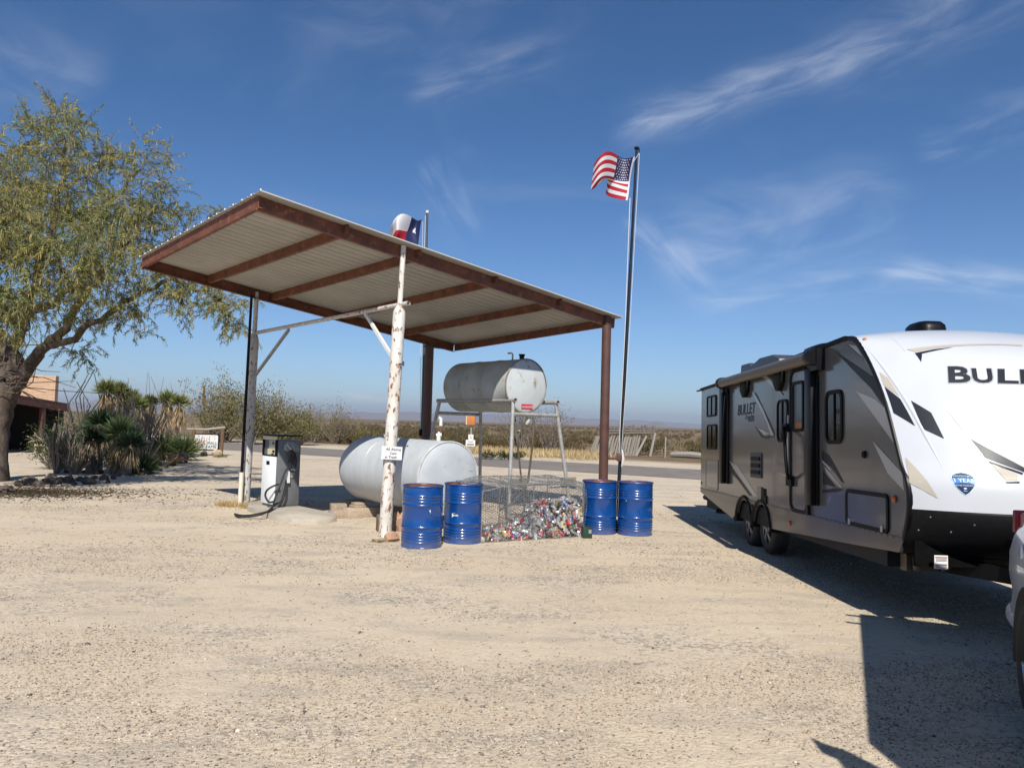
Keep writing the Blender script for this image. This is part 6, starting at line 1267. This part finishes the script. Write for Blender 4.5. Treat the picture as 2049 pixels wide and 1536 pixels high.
bush('garden_shrub', ybase(165, 25.0), .85, 1.85, 'yellow green shrub behind the grey stalks in the garden bed', 'shrub', pal=((.12, .13, .03), (.15, .15, .035), (.09, .11, .03)), n=2400, stems=26, leaf=(.06, .13), wd=.024)
bush('garden_shrub', ybase(140, 23.8), .6, 1.3, 'rounded blue green shrub behind the grey dead stalks at the left of the bed', 'shrub', pal=((.06, .09, .04), (.08, .11, .05)), n=2200, stems=22, leaf=(.06, .14), wd=.022)
bush('garden_shrub', ybase(222, 24.5), .6, 1.2, 'dark green rounded shrub filling in behind the straw skirted yucca', 'shrub', pal=((.05, .08, .03), (.07, .10, .035)), n=2200, stems=22, leaf=(.06, .14), wd=.022)
bush('garden_shrub', ybase(375, 33), .8, .9, 'olive shrub low between the rosette and the wooden sign', 'shrub', pal=olive, n=900, stems=18)
bush('dry_shrub', ybase(330, 26.5), .8, .45, 'low golden dry shrub in front of the pale boulder', 'shrub', pal=((.36, .22, .08), (.42, .28, .12)), n=900, stems=24, leaf=(.06, .16), wd=.02)
def stalk_clump(base, n, h, spread, label, mt_, r=.018, name='ocotillo', cat='ocotillo', thorns=0):
    e = empty(name, base, label, cat); mb = MB()
    for k in range(n):
        a = rng.uniform(0, 2 * pi); s = spread * rng.uniform(.3, 1); x, y = math.cos(a) * s, math.sin(a) * s * .7; hh = h * rng.uniform(.6, 1); w_ = rng.normal(size=4) * .05 * h
        mb.tube([(x * .12, y * .12, -.02), (x * .45 + w_[0], y * .45, hh * .35), (x * .8 + w_[1], y * .8 + w_[2], hh * .72), (x * 1.0 + w_[3], y, hh)], [r, r * .95, r * .75, r * .45], 5)
    mb.build('stems', mt_, e, world=False); return e
DKS = pm('dark_thorny_stem', (.05, .05, .04), .9, col2=(.09, .085, .07), scale=20); GRS = pm('grey_dead_stalk', (.20, .17, .135), .92, col2=(.12, .10, .08), scale=14)
stalk_clump(ybase(150, 24.5), 9, 3.25, .75, 'dark ocotillo with long curved stems rising above the garden bed', DKS, .026)
stalk_clump(ybase(118, 22.0), 34, 1.45, .45, 'thick clump of grey dead stalks at the left front corner of the garden bed', GRS, .022, 'dead_stalks', 'dry stalks')
stalk_clump(ybase(155, 21.9), 44, 1.25, .60, 'wide clump of brown dead stalks in the front middle of the garden bed', pm('brown_dead_stalk', (.15, .125, .095), .92, col2=(.21, .165, .12), scale=14), .02, 'dead_stalks', 'dry stalks')
stalk_clump(ybase(195, 22.0), 22, .85, .35, 'short dark dead stalks left of the straw skirted yucca', DKS, .018, 'dead_stalks', 'dry stalks')
stalk_clump(ybase(290, 25.5), 60, 2.4, .85, 'tall fan of pale grey stalks right of the straw skirted yucca', GRS, .017, 'dead_stalks', 'dry stalks')
stalk_clump(ybase(245, 26.5), 40, 2.75, .5, 'pale bare stems in front of the tall two headed yucca', GRS, .017, 'dead_stalks', 'dry stalks')
stalk_clump(ybase(310, 30), 8, 3.4, .6, 'thin ocotillo wands showing against the sky left of the twin headed yucca', GRS, .014)
# stones that edge the bed
edge = [(8, 986, .30), (38, 972, .24), (58, 970, .26), (76, 973, .22), (92, 966, .20), (112, 968, .26), (98, 958, .18), (138, 966, .28), (160, 962, .20), (178, 968, .30), (208, 960, .24), (226, 958, .18), (132, 946, .16), (150, 948, .18), (168, 946, .16), (200, 947, .20), (248, 948, .22), (272, 946, .24), (295, 944, .22), (310, 938, .24), (330, 936, .22), (346, 931, .2), (20, 978, .14), (48, 962, .13), (68, 963, .12), (84, 974, .13), (104, 974, .12), (120, 960, .16), (148, 970, .13), (170, 958, .12), (190, 957, .14), (216, 966, .12), (236, 953, .14), (258, 952, .12), (284, 950, .13), (302, 948, .12), (320, 942, .13), (140, 955, .12), (176, 942, .12)]
for i, (px, py, r) in enumerate(edge): rock(px, py, r * .52, M['rock_dark'], 'dark rounded stone in the row edging the desert garden bed', 'stone', 'dark stones edging the garden bed', seed=20 + i, name='edging_stone')
rock(362, 926, (.34, .25, .26), pm('black_rock', (.03, .02, .02), .8, col2=(.07, .05, .045), scale=4, bump=.5), 'black boulder with a pale top at the right end of the stone edging', seed=50, name='boulder')
for i, (px, py, r, lb) in enumerate(((183, 946, .10, 'small white stone among the dark edging stones at the front of the bed'), (60, 966, .16, 'pale grey stone lying beside the foot of the big tree'), (102, 958, .13, 'flat pale stone between the tree and the grey stalks'), (146, 943, .11, 'pale stone under the brown dead stalks'))): rock(px, py, r, M['rock_pale'] if i else M['white'], lb, seed=60 + i, name='stone')
rock(318, 906, (.66, .5, .56), M['rock_pale'], 'large pale sandstone boulder in the garden bed left of the wooden sign', 'boulder', seed=71, name='boulder', base=ybase(318, 30.5))
rock(437, 909, (.22, .18, .18), M['rock_pale'], 'pale boulder at the foot of the right post of the wooden sign', 'boulder', seed=72, name='boulder', base=ybase(437, 33.5))
rock(411, 909, (.18, .14, .13), M['rock_dark'], 'dark stones heap under the white painted sign', 'boulder', seed=73, name='boulder', base=ybase(411, 33.5))
def litter():
    n = 9000; P = np.zeros((n, 3)); ang_ = rng.uniform(0, 2 * pi, n); q = np.minimum(np.abs(rng.normal(size=n)) * .55, 1.6); cx, cy = G(30, 985).x, G(30, 985).y
    P[:, 0] = cx + np.cos(ang_) * q * 3.2; P[:, 1] = cy + np.sin(ang_) * q * 1.6 + .25 * (P[:, 0] - cx) * .35; P[:, 2] = .012; D = rng.normal(size=(n, 3)); D[:, 2] *= .12
    return leaf_mesh('leaf_litter', blades(P, D, rng.uniform(.04, .10, n), np.full(n, .02)), dryleaf, pick(((.07, .05, .03), (.10, .07, .04), (.05, .038, .025), (.06, .05, .03)), n))
tag(link('leaf_litter', litter()), 'dark fallen leaves and twigs strewn under the mesquite tree', 'leaf litter', kind='stuff')
tuft(440, 915, .3, 240, 'low olive weeds in front of the right sign post', ((.10, .10, .035), (.15, .14, .05)), (.08, .2))
# ------------------------------------------------------------------ hand painted sign
ys = 33.8; sg = empty('painted_sign', ybase(412, ys), 'white hand painted board on brown timber posts beside the road', 'sign'); O_ = sg.location
def sp_(px, py): return at(px, py, ys)
mb = MB(); mb.tube([vx(sp_(385, 905)), sp_(389, 858)], .075, 9); mb.build('post', M['wood_post'], sg)
mb = MB(); mb.tube([vx(sp_(443, 900)), sp_(446, 856)], .075, 9); mb.build('post', M['wood_post'], sg)
mb = MB(); mb.tube([sp_(374, 858), sp_(412, 859), sp_(451, 855)], [.045, .055, .06], 8); mb.build('top_rail', M['wood_grey'], sg)
a, b = sp_(386, 900), sp_(440, 868); cx, cz = (a.x + b.x) / 2, (a.z + b.z) / 2; mb = MB(); mb.box((cx, ys, cz), (b.x - a.x, .05, b.z - a.z), (0, math.radians(-.6), 0)); mb.build('board', M['black'], sg, bevel=.01)
q = MB(); W_, H_ = (b.x - a.x) * .9, (b.z - a.z) * .86; q.prism(rrect(-W_ / 2, W_ / 2, -H_ / 2, H_ / 2, .07), .012, lambda u, v, d: Vector((cx + u, ys - .027 - d, cz + v))); q.build('white_face', M['white'], sg, smooth=False)
q = MB(); n_ = 8
for i, c in enumerate("HALLIE'S"):
    s = (.62 - .050 * i) * (H_ / .62) * .95; x = cx - W_ * .42 + W_ * (.112, .112, .112, .105, .10, .10, .085, .09)[0] * i + W_ * (.02, .02, .02, .02, .0, .0, .02, -.0)[i]; put_text(q, c, s, (x, ys - .042, cz - H_ * .12 + H_ * .058 * i), (1, 0, .0), (0, 0, 1), .05, .38, 0)
q.build('name_lettering', M['ink_red'], sg, smooth=False)
q = MB(); put_text(q, 'HALL', H_ * .30, (cx + W_ * .27, ys - .042, cz - H_ * .08), (1, 0, 0), (0, 0, 1), 0, .95, .004); put_text(q, 'of', H_ * .20, (cx - W_ * .15, ys - .042, cz - H_ * .32), (1, 0, 0), (0, 0, 1), 0, 1.1, .004); put_text(q, 'FAME', H_ * .30, (cx + W_ * .22, ys - .042, cz - H_ * .33), (1, 0, 0), (0, 0, 1), 0, 1.05, .004); q.build('lettering', M['ink_blue'], sg, smooth=False)
# ------------------------------------------------------------------ adobe store building
A0 = at(-120, 775, 27.5); A1 = at(137, 817, 34.5); bl = empty('store_building', ((A0.x + A1.x) / 2, (A0.y + A1.y) / 2, 0), 'adobe store with sand coloured parapet and dark porch behind the mesquite tree', 'building')
dirb = Vector((A1.x - A0.x, A1.y - A0.y, 0)).normalized(); nb_ = Vector((-dirb.y, dirb.x, 0)); zf0, zf1 = A0.z, A1.z
def bp_(s, dpt, z): p = vx(A0) + dirb * s + nb_ * dpt; return Vector((p.x, p.y, z))
Ltot = (vx(A1) - vx(A0)).length; zf = lambda s: zf0 + (zf1 - zf0) * s / Ltot
mb = MB(); mb.beam(bp_(0, 0, zf(0)), bp_(Ltot, 0, zf1), .10, .30); mb.build('fascia', M['fascia'], bl, smooth=False)
mb = MB(); V = [bp_(0, -.06, zf(0) + .15), bp_(Ltot, -.06, zf1 + .15), bp_(Ltot, 3.0, zf1 + .55), bp_(0, 3.0, zf(0) + .55)]; mb.add(V + [v + Vector((0, 0, .06)) for v in V], [(3, 2, 1, 0), (4, 5, 6, 7), (0, 1, 5, 4), (1, 2, 6, 5), (2, 3, 7, 6), (3, 0, 4, 7)]); mb.build('porch_roof', M['fascia'], bl, smooth=False)
mb = MB(); mb.prism([(0, 0), (Ltot - .2, 0), (Ltot - .2, zf1 + .45), (0, zf(0) + .45)], .2, lambda u, v, d: bp_(u, 2.6 + d, v)); mb.build('porch_wall', M['dark_wall'], bl, smooth=False)
mb = MB(); mb.prism([(.1, 0), (2.6, 0), (2.6, zf1 + .4), (.1, zf1 + .2)], .1, lambda u, v, d: bp_(Ltot - .25 + d, u, v)); mb.build('porch_end', M['dark_wall'], bl, smooth=False)
sx_ = lambda px, Y: (vx(at(px, 800, Y)) - vx(A0)).dot(dirb)
for px in (97,): s = sx_(px, 32.9); mb = MB(); mb.box(bp_(s, .05, zf(s) / 2 - .08), (.20, .16, zf(s) - .16), math.atan2(dirb.y, dirb.x)); mb.build('porch_post', M['fascia'], bl, smooth=False)
# parapet wall of blocks
p_r = at(112, 752, 35.2); p_l = at(-60, 742, 34.6); mb = MB(); dd = Vector((p_r.x - p_l.x, p_r.y - p_l.y, 0)).normalized(); nn_ = Vector((-dd.y, dd.x, 0)); Lp = (vx(p_r) - vx(p_l)).length
AD = M['adobe'].copy(); AD.name = 'adobe_brick_courses'; N, L = AD.node_tree.nodes, AD.node_tree.links; bk = N.new('ShaderNodeTexBrick'); tcb = N.new('ShaderNodeTexCoord'); sx3 = N.new('ShaderNodeSeparateXYZ'); cb3 = N.new('ShaderNodeCombineXYZ'); L.new(tcb.outputs['Object'], sx3.inputs[0]); L.new(sx3.outputs[0], cb3.inputs[0]); L.new(sx3.outputs[2], cb3.inputs[1]); L.new(cb3.outputs[0], bk.inputs['Vector'])
bk.inputs['Scale'].default_value = 1.0; bk.inputs['Brick Width'].default_value = .42; bk.inputs['Row Height'].default_value = .13; bk.inputs['Mortar Size'].default_value = .012; bk.inputs['Color1'].default_value = (.56, .37, .24, 1); bk.inputs['Color2'].default_value = (.47, .31, .20, 1); bk.inputs['Mortar'].default_value = (.40, .27, .18, 1); L.new(bk.outputs['Color'], N['Principled BSDF'].inputs['Base Color'])
z0_ = zf1 + .02
mb.prism([(0, z0_), (Lp, z0_), (Lp, p_r.z), (0, p_l.z)], .35, lambda u, v, d: vx(p_l) + dd * u + nn_ * d + Vector((0, 0, v))); mb.build('parapet_wall', AD, bl, smooth=False)
mb = MB(); ca_ = at(-60, 720, 29); cb_ = at(14, 757, 30); cc_ = at(14, 800, 30); mb.add([vx(ca_) + Vector((-3, 0, ca_.z + .6)), vx(ca_) + Vector((0, 0, ca_.z)), cb_ + Vector((0, 0, .1)), cc_, vx(ca_) + Vector((-3, 0, 2.2))], [(0, 1, 2, 3, 4)]); mb.add([v + Vector((0, .3, 0)) for v in map(Vector, mb.v[:5])], [(4, 3, 2, 1, 0)]); mb.f += [(i, (i + 1) % 5, (i + 1) % 5 + 5, i + 5) for i in range(5)]; mb.mi += [0] * 5; mb.build('gable_roof', pm('brown_tin_gable', (.16, .11, .09), .7, col2=(.10, .07, .06), scale=5), bl, smooth=False)
# pale stone planter with dry branches on it
pl_ = empty('planter_box', G(82, 909), 'pale yellow square stand in front of the dark porch', 'stand', rz=.2); mb = MB(); CRM = pm('pale_yellow_paint', (.60, .50, .30), .8, col2=(.5, .41, .25), scale=9)
mb.box((0, 0, .03), (.42, .34, .06)); mb.box((0, 0, .37), (.42, .34, .10)); mb.box((-.17, 0, .18), (.08, .32, .30)); mb.box((.17, 0, .18), (.08, .32, .30)); mb.build('frame', CRM, pl_, world=False, bevel=.01); mb = MB(); mb.box((0, .08, .19), (.26, .16, .26)); mb.build('recess', M['black'], pl_, world=False, smooth=False)
an = empty('dry_branches', G(82, 909) + Vector((0, 0, .42)), 'pale antler like dry branches lying on the yellow stand', 'branches'); mb = MB()
for (x0, z0, x1, z1) in ((.1, .05, -.35, .35), (-.1, .15, -.55, .05), (.15, .0, .05, .22), (-.2, .25, -.32, .45), (-.30, .1, -.6, .3)): mb.tube([(x0, 0, z0), ((x0 + x1) / 2, .02, (z0 + z1) / 2 + .04), (x1, 0, z1)], [.025, .02, .01], 6)
mb.build('twigs', pm('bleached_branch', (.5, .4, .28), .85), an, world=False)
# ------------------------------------------------------------------ things along the road
Y = 62.0; mb = MB(); p = ybase(410, Y); mb.tube([p, at(408, 770, Y)], [.13, .10], 8); tag(mb.build('utility_post', M['wood_post'], None), 'thin brown utility post standing in the tall pale bush', 'post')
Y = 47.5; rm = empty('ramada', ybase(1245, Y), 'weathered grey ramada with leaning stick wall across the road', 'shelter')
def rp(px, py, dy=0.0): return at(px, py, Y + dy)
mb = MB()
for i in range(60):
    t = i / 59; a = rp(1180 + 94 * t, 909); b = rp(1192 + 91 * t, 871.5 + 2 * t); a.z = -.05; j = rng.normal(size=2) * .03; mb.tube([a + Vector((j[0], rng.uniform(-.03, .03), 0)), b + Vector((j[1], 0, rng.uniform(-.08, .10)))], rng.uniform(.018, .03), 5)
mb.build('stick_wall', M['wood_grey'], rm)
mb = MB()
for k, (pa, pb, dy) in enumerate((((1196, 868), (1311, 866), 0), ((1200, 861), (1312, 862), .9), ((1202, 856), (1312, 858), 1.9), ((1205, 853), (1311, 855), 2.8))): mb.tube([rp(*pa, dy), rp(*pb, dy)], .06, 7)
for t in np.linspace(0, 1, 24): a = rp(1202 + 106 * t, 867, -.1); b = rp(1206 + 104 * t, 853, 3.0); a.x += rng.normal() * .08; mb.tube([a, b + Vector((rng.normal() * .3, 0, rng.uniform(0, .12)))], .035, 6)
for t in range(6): a = rp(1208 + rng.uniform(0, 100), 864, rng.uniform(0, 2)); mb.tube([a, a + Vector((rng.uniform(-.1, .2), 0, rng.uniform(.25, .5)))], .018, 5)
mb.build('roof_poles', pm('dark_weathered_pole', (.10, .085, .07), .9, col2=(.18, .155, .13), scale=12), rm)
for pa, pb, dy in (((1301, 910), (1311, 866), -.1), ((1273, 910), (1294, 872), -.15), ((1200, 905), (1204, 858), 2.6)): a = vx(rp(*pa, dy)); mb = MB(); mb.tube([a, rp(*pb, dy)], [.085, .075], 8); mb.build('post', M['wood_grey'], rm)
Y = 46.0; p = ybase(1332, Y); mb = MB(); mb.tube([p, at(1332, 873, Y)], .045, 7); tag(mb.build('fence_post', M['wood_grey'], None), 'thin grey fence post standing alone right of the ramada', 'post')
a, b = ybase(1345, 47.5), ybase(1425, 45.5); mb = MB(); mb.tube([a + Vector((0, 0, .15)), (a + b) / 2 + Vector((0, 0, .2)), b + Vector((0, 0, .12))], [.16, .2, .14], 8); tag(mb.build('fallen_log', M['wood_grey'], None), 'fallen log lying on the sand right of the ramada', 'log')
Y = 24.0; np_ = empty('notice_post', ybase(944, Y), 'thin post with an orange box and two white notices beside the road', 'notice post')
mb = MB(); mb.tube([ybase(945, Y), at(943, 836, Y)], .022, 8); mb.build('pole', M['stand'], np_)
a, b = at(932, 849.5, Y), at(951, 827, Y); mb = MB(); mb.box(((a.x + b.x) / 2, Y, (a.z + b.z) / 2), (b.x - a.x, .22, b.z - a.z)); mb.build('box', M['orange'], np_, bevel=.01); mb = MB(); mb.box(((a.x + b.x) / 2 - .12, Y - .112, (a.z + b.z) / 2), (.03, .01, b.z - a.z)); mb.build('box_trim', CRM, np_, smooth=False)
for (q0, q1, nm) in (((937, 880), (947.5, 869), 'upper_notice'), ((932, 892), (951, 880), 'lower_notice')):
    a, b = at(*q0, Y), at(*q1, Y); mb = MB(); mb.box(((a.x + b.x) / 2, Y - .04, (a.z + b.z) / 2), (b.x - a.x, .012, b.z - a.z)); o = mb.build(nm, M['paper'], np_, smooth=False)
    q = MB(); w2, h2_ = b.x - a.x, b.z - a.z
    if nm == 'upper_notice': q.tube([((a.x + b.x) / 2 - w2 * .15, Y - .05, a.z + h2_ * .80), ((a.x + b.x) / 2 + w2 * .1, Y - .05, a.z + h2_ * .72)], .008, 5); q.box(((a.x + b.x) / 2, Y - .048, a.z + h2_ * .42), (w2 * .5, .004, h2_ * .10))
    else: q.box(((a.x + b.x) / 2, Y - .048, a.z + h2_ * .28), (w2 * .75, .004, h2_ * .22)); q.box(((a.x + b.x) / 2, Y - .048, a.z + h2_ * .70), (w2 * .6, .004, h2_ * .10))
    link('print', q.mesh('print', M['ink_grey'], False, off=np_.location), o)
Y = 40.0; mp_ = empty('marker_post', ybase(882, Y), 'short brown post with a white hooked top near the road behind the big tank', 'post'); mb = MB(); mb.tube([ybase(882, Y), at(882, 852, Y)], .06, 8); mb.build('post', M['wood_post'], mp_); mb = MB(); mb.tube([at(882, 852, Y), at(882.5, 836, Y), at(880, 834, Y), at(878.5, 838, Y)], [.09, .08, .06, .05], 8); mb.build('white_top', M['white'], mp_)
print('objects', len(bpy.data.objects))
